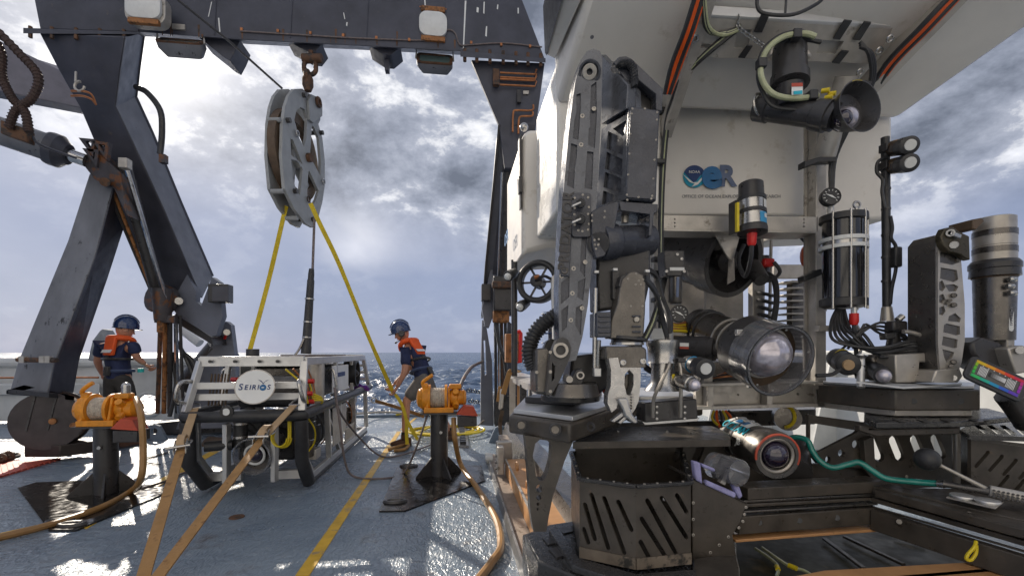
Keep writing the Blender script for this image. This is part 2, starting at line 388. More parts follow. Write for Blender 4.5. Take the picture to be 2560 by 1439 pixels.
M = dict(
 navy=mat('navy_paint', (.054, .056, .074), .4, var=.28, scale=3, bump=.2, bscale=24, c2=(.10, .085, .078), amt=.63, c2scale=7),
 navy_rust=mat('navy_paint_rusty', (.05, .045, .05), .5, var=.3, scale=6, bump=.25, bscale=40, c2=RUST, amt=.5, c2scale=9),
 navy_lit=mat('navy_paint_skylit', (.125, .135, .17), .4, var=.2, scale=2.5, bump=.1, bscale=30, c2=(.03, .032, .04), amt=.66, c2scale=16),  # lit copy of the navy paint, skylight put into its colour
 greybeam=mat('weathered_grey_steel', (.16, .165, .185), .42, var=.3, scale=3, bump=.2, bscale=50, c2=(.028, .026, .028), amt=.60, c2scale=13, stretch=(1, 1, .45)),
 black=mat('black_paint', (.042, .040, .041), .34, var=.3, scale=6, bump=.12, bscale=60),
 rubber=mat('black_rubber', (.031, .031, .033), .42, var=.3, scale=10, bump=.2, bscale=80),
 anod=mat('black_anodised_wet', (.058, .061, .074), .27, metal=.15, var=.3, scale=6, bump=.06, bscale=50, drops=.14, c2=(.095, .10, .115), amt=.6, c2scale=24, rvar=.14),
 hdpe=mat('black_plate_plastic', (.066, .056, .046), .36, var=.35, scale=8, bump=.14, bscale=60, c2=(.10, .075, .05), amt=.62, c2scale=14),
 hdpew=mat('black_plate_wet', (.038, .037, .037), .22, var=.3, scale=8, bump=.2, bscale=35, drops=.4),
 foam=mat('white_foam_paint', (.74, .705, .655), .45, var=.06, scale=3, bump=.1, bscale=110, c2=(.62, .575, .51), amt=.60, c2scale=5),
 foamwet=mat('white_foam_wet', (.74, .715, .67), .3, var=.06, scale=3, bump=.1, bscale=110, drops=.35),
 alu=mat('grey_aluminium', (.46, .43, .39), .42, metal=.45, var=.2, scale=9, bump=.1, bscale=60, c2=(.24, .215, .185), amt=.6, c2scale=9),
 alubright=mat('wet_aluminium', (.56, .555, .545), .36, metal=.55, var=.12, scale=5, bump=.05, bscale=50, rvar=.08),
 steel=mat('stainless_steel', (.42, .41, .395), .27, metal=.9, var=.05, scale=6, rvar=.05),
 titan=mat('titanium', (.40, .37, .33), .38, metal=.6, var=.14, scale=14, bump=.06, bscale=80),
 anodlit=mat('black_anodised_lit', (.12, .125, .14), .3, metal=.3, var=.25, scale=7, bump=.05, bscale=50, c2=(.07, .072, .08), amt=.6, c2scale=20),  # lit copy of the black anodising, sky sheen put into its colour
 titanb=mat('jaw_metal', (.42, .41, .40), .32, metal=.75, var=.12, scale=14, bump=.05, bscale=60),
 dtitan=mat('dark_titanium', (.13, .12, .11), .33, metal=.8, var=.2, scale=10, bump=.05, bscale=70),
 chrome=mat('chrome_rod', (.5, .5, .52), .15, metal=1.0, var=.2, scale=8),
 rust=mat('rusty_steel', (.11, .055, .03), .7, var=.4, scale=9, bump=.5, bscale=60, c2=(.045, .035, .03), amt=.5, c2scale=12),
 rustorange=mat('orange_rust', (.30, .13, .045), .68, var=.35, scale=8, bump=.4, bscale=60, c2=(.1, .045, .02), amt=.52, c2scale=14),
 copper=mat('copper_pipe', (.42, .17, .07), .38, metal=.6, var=.25, scale=12),
 sheave=mat('sheave_grey_paint', (.30, .31, .315), .48, var=.12, scale=5, bump=.12, bscale=40, c2=(.16, .09, .05), amt=.69, c2scale=9),
 brown=mat('stained_brown_steel', (.09, .058, .035), .5, var=.35, scale=7, bump=.25, bscale=50),
 yellow=mat('yellow_webbing', (.56, .42, .015), .65, var=.15, scale=12, bump=.3, bscale=260, c2=(.30, .22, .02), amt=.62, c2scale=11),
 tan=mat('tan_webbing', (.34, .185, .065), .68, var=.22, scale=9, bump=.35, bscale=240, c2=(.20, .10, .035), amt=.56, c2scale=9),
 tanclean=mat('buff_webbing', (.40, .27, .15), .68, var=.12, scale=9, bump=.3, bscale=240),
 yellowcable=mat('yellow_cable', (.68, .52, .02), .4, var=.12),
 winch=mat('orange_yellow_enamel', (.66, .25, .016), .4, var=.25, scale=14, bump=.1, bscale=40, c2=(.30, .10, .02), amt=.64, c2scale=22),
 redguard=mat('faded_red_paint', (.45, .07, .035), .5, var=.2),
 redmat=mat('red_mat', (.48, .075, .04), .5, var=.25, scale=10, bump=.5, bscale=60),
 rope=mat('rope_white', (.45, .40, .33), .8, var=.3, scale=40, bump=.6, bscale=200),
 hose=mat('tan_hose', (.33, .18, .065), .4, var=.22, scale=5, bump=.12, bscale=40),
 greyrope=mat('grey_rope', (.17, .14, .135), .7, var=.3, scale=30, bump=.5, bscale=220),
 bulwark=mat('ship_white_paint', (.58, .58, .56), .45, var=.16, scale=2, bump=.1, bscale=20, c2=(.36, .32, .26), amt=.66, c2scale=3),
 bluepad=mat('blue_grey_paint', (.17, .22, .28), .4, var=.15, scale=8, bump=.15, bscale=40),
 wetsteelplate=mat('wet_black_plate', (.016, .014, .013), .18, var=.5, scale=5, bump=.55, bscale=14, c2=(.06, .03, .018), amt=.60, c2scale=5, rvar=.14),
 tanpaint=mat('orange_tan_paint', (.50, .26, .11), .5, var=.16, scale=5, bump=.25, bscale=30, c2=(.22, .12, .06), amt=.64, c2scale=7),
 cement=mat('gritty_tan_steel', (.30, .245, .20), .55, var=.3, scale=9, bump=.5, bscale=60, c2=(.13, .09, .065), amt=.6, c2scale=9),
 edge=mat('bare_edge_steel', (.34, .33, .32), .35, metal=.6, var=.25, scale=6, bump=.15, bscale=40),
 glass=mat('clear_acrylic', (.93, .94, .94), .04, var=.02, rvar=.02, trans=.96, ior=1.2),
 dome=mat('glass_dome', (.46, .43, .48), .10, metal=.45, var=.45, scale=14, rvar=.04, coat=1.0),
 lens=mat('dark_lens', (.02, .014, .03), .05, var=.6, scale=14, rvar=.03, coat=1.0),
 lamp=mat('lamp_cover', (.66, .66, .64), .35, var=.08, scale=8),
 lampglass=mat('floodlight_glass', (.10, .15, .15), .08, var=.2, coat=.6),
 red=mat('red_plastic', (.62, .022, .018), .34, var=.1),
 orange=mat('orange_cable', (.75, .12, .02), .42, var=.15),
 clearhose=mat('pale_green_hose', (.38, .40, .24), .3, var=.2, scale=15, coat=.3),
 greenhose=mat('green_tubing', (.012, .20, .16), .15, var=.25, scale=8, coat=.6),
 white=mat('white_plastic', (.75, .75, .73), .4, var=.05),
 print_navy=mat('print_navy', (.02, .05, .16), .5, var=.08),
 print_blue=mat('print_blue', (.02, .14, .33), .45, var=.25, scale=9),
 print_teal=mat('print_teal', (.005, .28, .42), .45, var=.08),
 print_dark=mat('print_dark_grey', (.17, .17, .19), .6, var=.05),
 print_grey=mat('print_slate', (.11, .145, .24), .5, var=.05),
 sky_blue=mat('label_blue', (.05, .30, .55), .5, var=.1),
 cyan=mat('print_cyan', (.02, .42, .55), .5, var=.05),
 purple=mat('purple_tape', (.30, .29, .50), .5, var=.25, scale=25, bump=.5, bscale=90),
 purpledark=mat('purple_rope', (.13, .03, .28), .7, var=.3, scale=30),
 skin=mat('skin', (.46, .225, .145), .5, var=.12, scale=12),
 shirt=mat('navy_tee', (.018, .026, .075), .8, var=.25, scale=11, bump=.5, bscale=16),
 shorts=mat('grey_shorts', (.13, .12, .112), .85, var=.25, scale=10, bump=.5, bscale=16),
 shorts2=mat('dark_shorts', (.045, .042, .04), .85, var=.25, scale=10, bump=.5, bscale=16),
 vest=mat('orange_vest', (.78, .105, .018), .6, var=.1, scale=10, bump=.2, bscale=20),
 reflect=mat('reflective_tape', (.66, .66, .66), .3, var=.06),
 helmet=mat('navy_helmet', (.018, .04, .12), .16, var=.12, coat=.6),
 boot=mat('brown_boot', (.085, .036, .018), .6, var=.25, scale=12, bump=.3, bscale=40),
 sock=mat('dark_sock', (.02, .02, .022), .85),
 hair=mat('brown_hair', (.05, .025, .012), .75, var=.4, scale=40, bump=.6, bscale=150),
 belt=mat('blue_belt', (.05, .07, .14), .7),
 turq=mat('turquoise_tape', (.02, .38, .36), .5),
 cloth=mat('grey_cloth', (.25, .26, .27), .8, var=.15, bump=.3, bscale=12),
 jib=mat('mauve_grey_paint', (.17, .16, .185), .5, var=.12),
 bayfloor=mat('wet_bay_floor', (.020, .019, .009), .5, var=.4, scale=4, bump=.15, bscale=20, c2=(.07, .05, .02), amt=.58, c2scale=5),
 rustplate=mat('brown_anodised', (.06, .05, .032), .35, metal=.4, var=.2, scale=10),
 dtitan2=mat('dark_brown_titanium', (.13, .118, .105), .33, metal=.5, var=.25, scale=12, bump=.06, bscale=70, drops=.12),
 anodgloss=mat('gloss_black_tube', (.012, .012, .015), .10, var=.3, coat=.5),
 bouncewall=mat('bounce_white', (.78, .765, .73), .5, var=.06, scale=1),  # white of the unseen wall added to bounce sunlight
 wood=mat('wet_dark_timber', (.03, .022, .018), .4, var=.4, scale=6, bump=.4, bscale=25, stretch=(.4, 1, 1)),
)
# ------------------------------------------------------------------ setting: deck, sea
def deck_material():
    m = bpy.data.materials.new('wet_blue_deck'); m.use_nodes = True
    nt = m.node_tree; N, L = nt.nodes, nt.links; p = N['Principled BSDF']
    tc = N.new('ShaderNodeTexCoord')
    rot = N.new('ShaderNodeMapping'); rot.inputs[2].default_value = (0, 0, -atan2(RT.y, RT.x)); L.new(tc.outputs['Object'], rot.inputs[0])
    def noise(s, det=5, ro=.6, st=None, dist=0):
        src = rot.outputs[0]
        if st:
            mp = N.new('ShaderNodeMapping'); mp.inputs[3].default_value = st; L.new(src, mp.inputs[0]); src = mp.outputs[0]
        n = N.new('ShaderNodeTexNoise'); n.inputs['Scale'].default_value = s; n.inputs['Detail'].default_value = det
        n.inputs['Roughness'].default_value = ro; n.inputs['Distortion'].default_value = dist
        L.new(src, n.inputs['Vector']); return n.outputs[0]
    def rng(x, a, b, lo, hi):
        r = N.new('ShaderNodeMapRange'); r.inputs[1].default_value = a; r.inputs[2].default_value = b; r.inputs[3].default_value = lo; r.inputs[4].default_value = hi
        L.new(x, r.inputs[0]); return r.outputs[0]
    base = N.new('ShaderNodeMix'); base.data_type = 'RGBA'
    base.inputs[6].default_value = (.14, .185, .24, 1); base.inputs[7].default_value = (.24, .29, .345, 1)
    L.new(rng(noise(1.3, 7, .62), .35, .65, 0, 1), base.inputs[0])
    st = N.new('ShaderNodeMix'); st.data_type = 'RGBA'; L.new(base.outputs[2], st.inputs[6]); st.inputs[7].default_value = (.085, .062, .05, 1)
    L.new(rng(noise(2.6, 9, .7), .57, .72, 0, .8), st.inputs[0])
    L.new(st.outputs[2], p.inputs['Base Color'])
    wet = noise(.9, 5, .55, None, .6)
    L.new(rng(wet, .38, .62, .18, .40), p.inputs['Roughness'])
    # trowelled anti-skid ripples running across the deck
    ridg = noise(34, 3, .5, (1.0, .42, 1), 1.2)
    ridg2 = noise(13, 4, .55, (1.0, 1.0, 1), .5)
    ad = N.new('ShaderNodeMath'); ad.operation = 'MULTIPLY_ADD'; L.new(ridg2, ad.inputs[0]); ad.inputs[1].default_value = 1.1; L.new(ridg, ad.inputs[2])
    b = N.new('ShaderNodeBump'); b.inputs['Distance'].default_value = .019
    L.new(rng(noise(.6, 3), .35, .65, .55, .95), b.inputs['Strength'])
    L.new(ad.outputs[0], b.inputs['Height']); L.new(b.outputs[0], p.inputs['Normal'])
    p.inputs['Specular IOR Level'].default_value = .6
    return m
def sea_material():
    m = bpy.data.materials.new('sea_water'); m.use_nodes = True
    nt = m.node_tree; N, L = nt.nodes, nt.links; p = N['Principled BSDF']
    p.inputs['Base Color'].default_value = (.012, .040, .10, 1); p.inputs['Roughness'].default_value = .26; p.inputs['IOR'].default_value = 1.33
    tc = N.new('ShaderNodeTexCoord')
    def noise(s, det, dist=0):
        n = N.new('ShaderNodeTexNoise'); n.inputs['Scale'].default_value = s; n.inputs['Detail'].default_value = det; n.inputs['Distortion'].default_value = dist
        L.new(tc.outputs['Object'], n.inputs['Vector']); return n.outputs[0]
    b1 = N.new('ShaderNodeBump'); b1.inputs['Strength'].default_value = .9; b1.inputs['Distance'].default_value = .6; L.new(noise(.7, 6, .4), b1.inputs['Height'])
    b2 = N.new('ShaderNodeBump'); b2.inputs['Strength'].default_value = .6; b2.inputs['Distance'].default_value = .12; L.new(noise(4.0, 5), b2.inputs['Height']); L.new(b1.outputs[0], b2.inputs['Normal'])
    L.new(b2.outputs[0], p.inputs['Normal'])
    # broken foam on the crests
    r = N.new('ShaderNodeMapRange'); r.inputs[1].default_value = .59; r.inputs[2].default_value = .70; L.new(noise(.35, 8, .8), r.inputs[0])
    mx = N.new('ShaderNodeMix'); mx.data_type = 'RGBA'; mx.inputs[6].default_value = (.022, .06, .13, 1); mx.inputs[7].default_value = (.45, .49, .53, 1)
    L.new(r.outputs[0], mx.inputs[0]); L.new(mx.outputs[2], p.inputs['Base Color'])
    return m
b = B(); o = V((0, 0, 0))
# the deck plate: from behind the camera to the stern
PORT, STBD = -9.0, 5.2
def DL(u, w, z=0.0): return RT * u + AX * w + UP * z
b.prism([DL(PORT, -9), DL(STBD, -9), DL(STBD, 9.05), DL(PORT, 9.05)], V((0, 0, -.25)))
deck = b.done('deck', deck_material(), kind='structure')
def stripe(pts, name='deck_stripe'):
    b = B(); b.prism(pts, V((0, 0, .004))); o = b.done(name, M['stripe'], deck); return o
M['stripe'] = mat('worn_yellow_line', (.60, .36, .03), .4, var=.2, scale=7, bump=.3, bscale=60, c2=(.34, .24, .12), amt=.56, c2scale=8)
stripe([D(738, 1439), D(773, 1439), D(1003, 1078), D(993, 1078)])
stripe([D(1000, 1074), D(1009, 1074), D(1042, 1044), D(1036, 1044)])
stripe([D(195, 1310), D(215, 1322), D(575, 1112), D(562, 1108)])
stripe([D(1, 1332), D(1, 1345), D(230, 1290), D(225, 1283)])
# drain in the deck and its dark lid
b = B(); c = D(592, 1292); b.cyl(c + V((0, 0, .001)), c + V((0, 0, .008)), .055, .05, 18); o1 = b.done('deck_drain', M['rust'], deck)
# rolled gunwale strip at the stern opening
b = B(); b.beam(DL(-4.2, 9.05, .0), DL(STBD, 9.05, .0), .12, .10); b.done('stern_sill', M['bluepad'], deck, bev=.02)
def build_sea():
    Z = -3.6
    ang = list(np.radians(np.linspace(-72, 72, 560))) + list(np.radians(np.linspace(80, 280, 26)))
    rad = np.concatenate([np.geomspace(5, 420, 300), np.geomspace(500, 8000, 12)])
    A, R = np.meshgrid(ang, rad)
    X = np.sin(A) * R; Y = np.cos(A) * R
    rng = np.random.default_rng(4); Zs = np.zeros_like(X)
    for k in range(26):
        wl = 1.6 * (1.16 ** k) if k < 17 else rng.uniform(1.5, 9)
        th = rng.normal(2.2, .75); amp = .018 * wl ** .85
        ph = (X * np.cos(th) + Y * np.sin(th)) * 2 * pi / wl + rng.uniform(0, 6.28)
        step = R * .026
        Zs += amp * (1 - np.abs(np.sin(ph / 2)) * 2) * np.clip((wl * 1.3 - step) / wl, 0, 1)
    Zs *= np.clip(1.2 - R / 420, 0, 1)
    n, m = X.shape
    vs = np.stack([X, Y, Z + Zs], -1).reshape(-1, 3)
    i = np.arange(n - 1)[:, None] * m + np.arange(m)[None, :]
    j = np.arange(n - 1)[:, None] * m + (np.arange(m)[None, :] + 1) % m
    fs = np.stack([i, j, j + m, i + m], -1).reshape(-1, 4)
    me = bpy.data.meshes.new('sea')
    me.from_pydata(vs.tolist(), [], fs.tolist())
    me.polygons.foreach_set('use_smooth', [True] * len(me.polygons))
    me.materials.append(sea_material())
    o = bpy.data.objects.new('sea', me); COL.objects.link(o); o['kind'] = 'structure'
build_sea()
# the ship's white deckhouse stand-in, unseen, added to bounce sunlight onto the vehicle
b = B(); b.box(DL(-2, -5.4, 4.7), 14.2, .3, 9.8)
for u in (-7, -3.4, .2, 3.6): b.box(DL(u, -5.2, 3.2), .18, .16, 6.7)
b.box(DL(-2, -5.1, 3.1), 14.2, .5, .12)
b.done('bounce_wall', M['bouncewall'], kind='structure')
# ------------------------------------------------------------------ bulwarks
def bulwark_port():
    t = thing('bulwark', 'white ship bulwark with round openings behind the man with his back turned', 'bulwark', P(300, 1040, 8.5))
    o = P(300, 1040, 8.45); n = AX
    out = QS([(-900, 1060), (598, 1048), (598, 905), (-900, 910)], o, n)
    hole = [QS(oval(372, 1010, 27, 25, 18), o, n), QS(oval(232, 1000, 25, 23, 18), o, n), QS(oval(30, 1010, 27, 24, 18), o, n)]
    B().prism(out, AX * .02, hole).done('wall_plate', M['bulwark'], t)
    b = B(); b.tube(QS([(-900, 908), (300, 905), (600, 903)], o - AX * .05, n), .085, 10); b.done('top_rail', M['bulwark'], t)
    for cx, cy in ((372, 1010), (232, 1000), (30, 1010)):
        c = Q(cx, cy, o - AX * .015, n); B().torus(c, AX, .23, .035, 26, 8, sx=1, sy=.93).done('port_rim', M['bulwark'], t)
    for x in (90, 160, 290, 430, 520):
        pts = [(x, 1052), (x + 18, 1052), (x + 30, 910), (x + 14, 910)]
        b = B(); q = QS(pts, o, n); b.prism([q[0], Q(x, 1075, o - AX * .35, n), Q(x + 6, 920, o - AX * .05, n)], RT * .025); b.done('stiffener', M['bulwark'], t)
    # low shelf locker in front of it
    t2 = thing('deck_locker', 'white shelf locker low against the bulwark behind the leaning boom', 'locker', P(120, 1000, 7.9))
    B().hexa(QS([(-60, 960), (250, 958), (250, 985), (-60, 988)], P(0, 960, 7.9), AX), QS([(-60, 955), (235, 953), (235, 975), (-60, 978)], P(0, 960, 8.35), AX)).done('lid', M['bulwark'], t2, bev=.02)
    B().hexa(QS([(-60, 988), (245, 985), (245, 1050), (-60, 1052)], P(0, 960, 7.98), AX), QS([(-60, 978), (230, 975), (230, 1040), (-60, 1042)], P(0, 960, 8.35), AX)).done('cabinet', M['bulwark'], t2)
    B().tube([P(-30, 944, 7.6), P(120, 943, 7.6), P(246, 943, 7.6)], .017, 8).done('pipe', M['copper'], t2)
    b = B(); b.prism(PS([(228, 850), (252, 818), (290, 880), (285, 902), (215, 902)], 7.9), AX * .3)
    tag(b.done('tarpaulin', M['cloth'], bev=.05), 'grey cloth cover bunched on the bulwark left of the man facing aft', 'cover')
    b = B(); b.cyl(P(445, 815, 7.8), P(500, 858, 7.8), .075, .075, 14)
    tag(b.done('white_roll', M['white']), 'white striped roll sticking out behind the left gantry foot', 'roll')
bulwark_port()
def bulwark_stbd():
    t = thing('bulwark', 'plain pale starboard bulwark seen behind the right end of the vehicle', 'bulwark', DL(4.9, 3))
    B().prism([DL(4.9, -3, 0), DL(4.9, 9.0, 0), DL(4.9, 9.0, 1.22), DL(4.9, -3, 1.22)], RT * .05).done('wall_plate', M['bulwark'], t)
    B().beam(DL(4.9, -3, 1.24), DL(4.9, 9, 1.24), .2, .06).done('top_rail', M['bulwark'], t, bev=.015)
    for w in (.5, 1.7, 2.9, 4.1, 5.3, 6.5, 7.7):
        B().prism([DL(4.9, w, 0), DL(4.55, w, 0), DL(4.83, w, 1.2), DL(4.9, w, 1.2)], AX * .03).done('stiffener', M['bulwark'], t)
bulwark_stbd()
# ------------------------------------------------------------------ A-frame gantry
GO = P(220, 80, 5.25)
def gantry():
    t = thing('gantry_frame', 'tall dark navy steel A-frame spanning the stern', 'gantry', DL(-2.8, 7.0))
    g = lambda x, y, k=0.0: Q(x, y, GO + AX * k, AX)
    navy = M['navy']
    B().prism([g(*p) for p in [(60, -130), (1292, -14), (1306, 2), (1362, 147), (1150, 128), (590, 99), (352, 80), (100, 72)]], AX * .34 + UP * .17).done('crossbeam', navy, t, bev=.008)
    # flanges with bolts
    b = B(); b.hexa([g(58, 70, -.06), g(350, 80, -.06), g(350, 86, -.06), g(58, 84, -.06)], [g(58, 70, .7), g(350, 80, .7), g(350, 86, .7), g(58, 84, .7)]); b.done('flange', navy, t)
    b = B(); b.hexa([g(1151, 127, -.08), g(1364, 146, -.08), g(1364, 157, -.08), g(1151, 142, -.08)], [g(1151, 127, .7), g(1364, 146, .7), g(1364, 157, .7), g(1151, 142, .7)]); b.done('flange', navy, t)
    for x in (1162, 1192, 1225, 1258, 1290, 1320, 1352):
        y = 142 + (x - 1151) * .07
        B().cyl(g(x, y - 21, -.045), g(x, y + 11, -.045), .024, n=6).done('flange_bolt', M['rust'], t)
    for x in (76, 130, 190, 250, 310):
        y = 72 + (x - 60) * .035
        B().cyl(g(x, y - 6, -.04), g(x, y + 22, -.04), .02, n=6).done('flange_bolt', M['rust'], t)
    # lifting lugs under the beam
    for pts, tab in (([(715, 101), (805, 108), (788, 130), (765, 127)], (777, 124, 150)), ([(920, 112), (1002, 117), (978, 137), (955, 135)], (967, 132, 175)), ([(498, 94), (600, 99), (588, 128), (575, 152), (562, 145)], None)):
        B().prism([g(*p, .1) for p in pts], AX * .3).done('lifting_lug', navy, t, bev=.006)
        if tab:
            x, y0, y1 = tab; B().prism([g(x - 7, y0, .2), g(x + 7, y0, .2), g(x + 5, y1, .2), g(x - 5, y1, .2)], AX * .09).done('lug_tab', navy, t)
    # weld-seam cable run, cable clips, white scrapes
    b = B(); b.tube([g(x, y, -.012) for x, y in [(600, 78), (760, 88), (900, 96), (1060, 101), (1085, 92), (1120, 75), (1138, 84), (1150, 112), (1180, 112), (1260, 108), (1355, 118)]], .009, 6); b.done('conduit', M['greyrope'], t)
    for x, y in [(604, 74), (695, 78), (776, 83), (858, 89), (941, 95), (1023, 100), (1178, 107), (1253, 112), (1325, 116)]:
        B().box(g(x, y, -.012), .028, .02, .034).done('cable_clip', M['copper'], t)
    for pts in ([(1162, 2), (1166, 2), (1160, 122), (1157, 122)], [(1192, 18), (1197, 20), (1196, 32), (1191, 30)], [(1209, 5), (1212, 5), (1211, 35), (1208, 33)], [(1215, 66), (1218, 66), (1217, 92), (1213, 90)], [(1243, 12), (1246, 12), (1245, 24), (1242, 22)], [(866, 56), (869, 56), (868, 66), (865, 64)], [(858, 32), (860, 32), (863, 48), (861, 48)], [(1294, 20), (1297, 20), (1297, 34), (1294, 34)], [(1060, -6), (1063, -6), (1065, 22), (1062, 22)], [(545, 45), (548, 45), (551, 80), (548, 80)], [(528, 5), (530, 5), (522, 42), (520, 42)]):
        B().prism([g(*p, -.003) for p in pts], AX * .002).done('paint_scrape', M['white'], t)
    # rust weeping from the beam's lower edge and bolts
    rs = random.Random(3)
    for i in range(26):
        x = rs.uniform(150, 1330); y = 88 + (x - 350) * .044; h = rs.uniform(8, 40); w = rs.uniform(1.2, 3.5)
        if 352 < x < 1150: B().prism([g(x - w, y - h, -.0015), g(x + w, y - h * 1.0, -.0015), g(x + w * .5, y - 1, -.0015), g(x - w * .4, y - 2, -.0015)], AX * .001).done('rust_run', M['rust'], t)
    for i in range(5): B().tube([g(352 + i * 190, 40 - 12 + i * 8.5 - 60, -.004), g(352 + i * 190 - 6, 78 + i * 8.2, -.004)], .006, 5, smooth=False).done('weld_bead', M['navy'], t)
    # ---- left leg, lofted box sections: front-left, front-right, back-right
    secs = [((98, 82), (312, 92), (357, 80), 5.20), ((150, 182), (300, 172), (346, 160), 5.34), ((200, 270), (288, 266), (337, 241), 5.50), ((232, 345), (330, 352), (378, 330), 5.68), ((300, 525), (412, 530), (452, 510), 6.05), ((398, 745), (503, 745), (530, 690), 6.5)]
    rings = []
    for fl, fr, br, d in secs:
        a, c, e = P(*fl, d), P(*fr, d), P(*br, d + .42); rings.append([a, c, e, a + (e - c)])
    b = B(); b.loft(rings); b.done('leg', M['navy'], t, bev=.012)
    # thin lighter skin puts skylight into the leg's inboard flank; edge flange
    rr = [[r[1], r[2]] for r in rings]
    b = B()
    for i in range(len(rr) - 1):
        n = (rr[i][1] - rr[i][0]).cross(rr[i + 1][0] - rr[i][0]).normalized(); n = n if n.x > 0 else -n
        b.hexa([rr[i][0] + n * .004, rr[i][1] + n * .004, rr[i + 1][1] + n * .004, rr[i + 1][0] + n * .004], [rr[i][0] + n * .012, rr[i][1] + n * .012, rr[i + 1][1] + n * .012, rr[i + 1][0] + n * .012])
    b.done('skylit_flank', M['navy_lit'], t)
    b = B()
    for i in range(len(rr) - 1): b.beam(rr[i][1], rr[i + 1][1], .05, .03)
    b.done('edge_flange', navy, t)
    # knuckle plates
    k = P(470, 760, 6.35)
    kn = [(470, 682), (503, 745), (504, 764), (487, 752), (490, 720), (470, 682)]
    B().prism(QS([(468, 686), (490, 730), (488, 752), (503, 764), (530, 692), (548, 705), (556, 790), (540, 838), (528, 840), (446, 790), (434, 775), (432, 750)], k, YY), YY * .10, [QS(oval(446, 752, 5, 5, 10), k, YY)]).done('knuckle_plate', M['navy_lit'], t, bev=.006)
    B().prism(QS([(440, 782), (528, 842), (532, 862), (430, 800)], k + YY * .1, YY), YY * .35).done('knuckle_web', M['black'], t)
    B().cyl(P(447, 752, 6.25), P(447, 752, 6.5), .05, n=14).done('knuckle_pin', M['steel'], t)
    # foot: tall tapered stand on the deck
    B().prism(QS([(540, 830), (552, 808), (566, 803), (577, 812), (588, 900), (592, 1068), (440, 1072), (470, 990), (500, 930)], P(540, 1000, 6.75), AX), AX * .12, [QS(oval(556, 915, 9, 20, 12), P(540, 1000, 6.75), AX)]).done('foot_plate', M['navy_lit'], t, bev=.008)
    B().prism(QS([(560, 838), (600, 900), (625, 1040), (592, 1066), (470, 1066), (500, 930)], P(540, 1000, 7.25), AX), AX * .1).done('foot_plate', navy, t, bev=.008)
    B().cyl(P(567, 830, 6.6), P(567, 830, 7.3), .045, n=12).done('foot_pin', M['steel'], t)
    B().cyl(P(566, 835, 6.62), P(562, 845, 6.70), .02, n=8).done('pin_keeper', M['red'], t)
    B().prism(QS([(382, 1058), (384, 1086), (590, 1078), (620, 1046), (560, 1040)], P(480, 1080, 6.9), AX), AX * .5).done('foot_block', M['black'], t, bev=.01)
    B().cyl(P(545, 870, 6.9), P(462, 968, 6.85), .16, .16, 16).done('luffing_arm', M['black'], t)
    # main ram: tube against the leg, knuckle, rusty rods down to the deck
    b = B(); b.cyl(P(308, 405, 5.55), P(398, 742, 6.2), .075, .085, 16); b.done('ram_barrel', M['black'], t)
    b = B(); b.cyl(P(312, 408, 5.45), P(415, 745, 6.08), .028, n=10); b.done('ram_pipe', M['chrome'], t)
    b = B(); b.cyl(P(280, 470, 5.6), P(380, 725, 6.15), .02, n=8); b.done('ram_pipe', M['rustorange'], t)
    b = B(); b.cyl(P(268, 470, 5.6), P(383, 740, 6.2), .02, n=8); b.done('ram_pipe', M['black'], t)
    b = B(); b.box(P(313, 410, 5.42), .10, .10, .12); b.done('ram_clamp', M['alu'], t, bev=.01)
    b = B(); b.cyl(P(384, 742, 6.15), P(424, 752, 6.35), .20, .20, 18); b.done('ram_eye', M['navy_rust'], t, bev=.02)
    b = B(); b.cyl(P(405, 720, 6.1), P(407, 800, 6.15), .12, .10, 14); b.done('ram_neck', M['navy_rust'], t)
    for x, m, r in ((402, 'rust', .028), (414, 'rustorange', .03), (425, 'black', .032), (439, 'chrome', .026), (450, 'black', .02)):
        b = B(); b.cyl(P(x, 788, 6.2), P(x - 2 + (x - 420) * .35, 1032, 6.5), r, n=9); b.done('ram_rod', M[m], t)
    b = B(); b.box(P(420, 798, 6.18), .26, .16, .10); b.done('rod_head', M['navy_rust'], t, bev=.01)
    b = B(); b.cyl(P(402, 790, 6.12), P(402, 830, 6.14), .045, n=10); b.done('rod_seal', M['rustorange'], t)
    for pts in ([(455, 880), (480, 900), (492, 940), (470, 990), (440, 1010)], [(440, 850), (470, 905), (485, 960), (455, 1005)], [(430, 880), (440, 960), (424, 1040)]):
        B().tube(PS(pts, 6.4), .028, 8).done('hydraulic_hose', M['rubber'], t)
    B().box(P(552, 734, 6.3), .26, .16, .25).done('junction_box', M['black'], t, bev=.01)
    B().box(P(552, 734, 6.21), .21, .02, .20).done('box_door', M['navy'], t)
    # hoses along the top of the leg
    B().tube([P(340, 218, 5.6), P(368, 232, 5.55), P(400, 275, 5.55), P(405, 330, 5.58), P(400, 385, 5.6)], .034, 9).done('hydraulic_hose', M['rubber'], t)
    B().box(P(409, 398, 5.6), .07, .07, .10).done('hose_end', M['navy_rust'], t)
    b = B(); b.torus(P(199, 216, 5.2), YY, .055, .014, 18, 7, a0=-pi, a1=pi * .55); b.tube([P(190, 180, 5.22), P(189, 205, 5.2)], .012, 6); b.done('hook', M['alu'], t)
    for k2 in (0, 6): B().tube([P(178, 228 + k2 * 2, 5.2), P(205, 228 + k2 * 2, 5.2), P(228, 236 + k2 * 2, 5.22), P(240, 262, 5.28)], .012, 6).done('copper_pipe', M['copper'], t)
    for sx in ((196, 344), (230, 352), (205, 370)):
        B().prism(PS([(sx[0], sx[1]), (sx[0] + 42, sx[1] + 4), (sx[0] + 36, sx[1] + 48)], 5.42), YY * .05, [PS([(sx[0] + 16, sx[1] + 8), (sx[0] + 33, sx[1] + 10), (sx[0] + 30, sx[1] + 30)], 5.42)]).done('trunnion_bracket', M['navy_rust'], t)
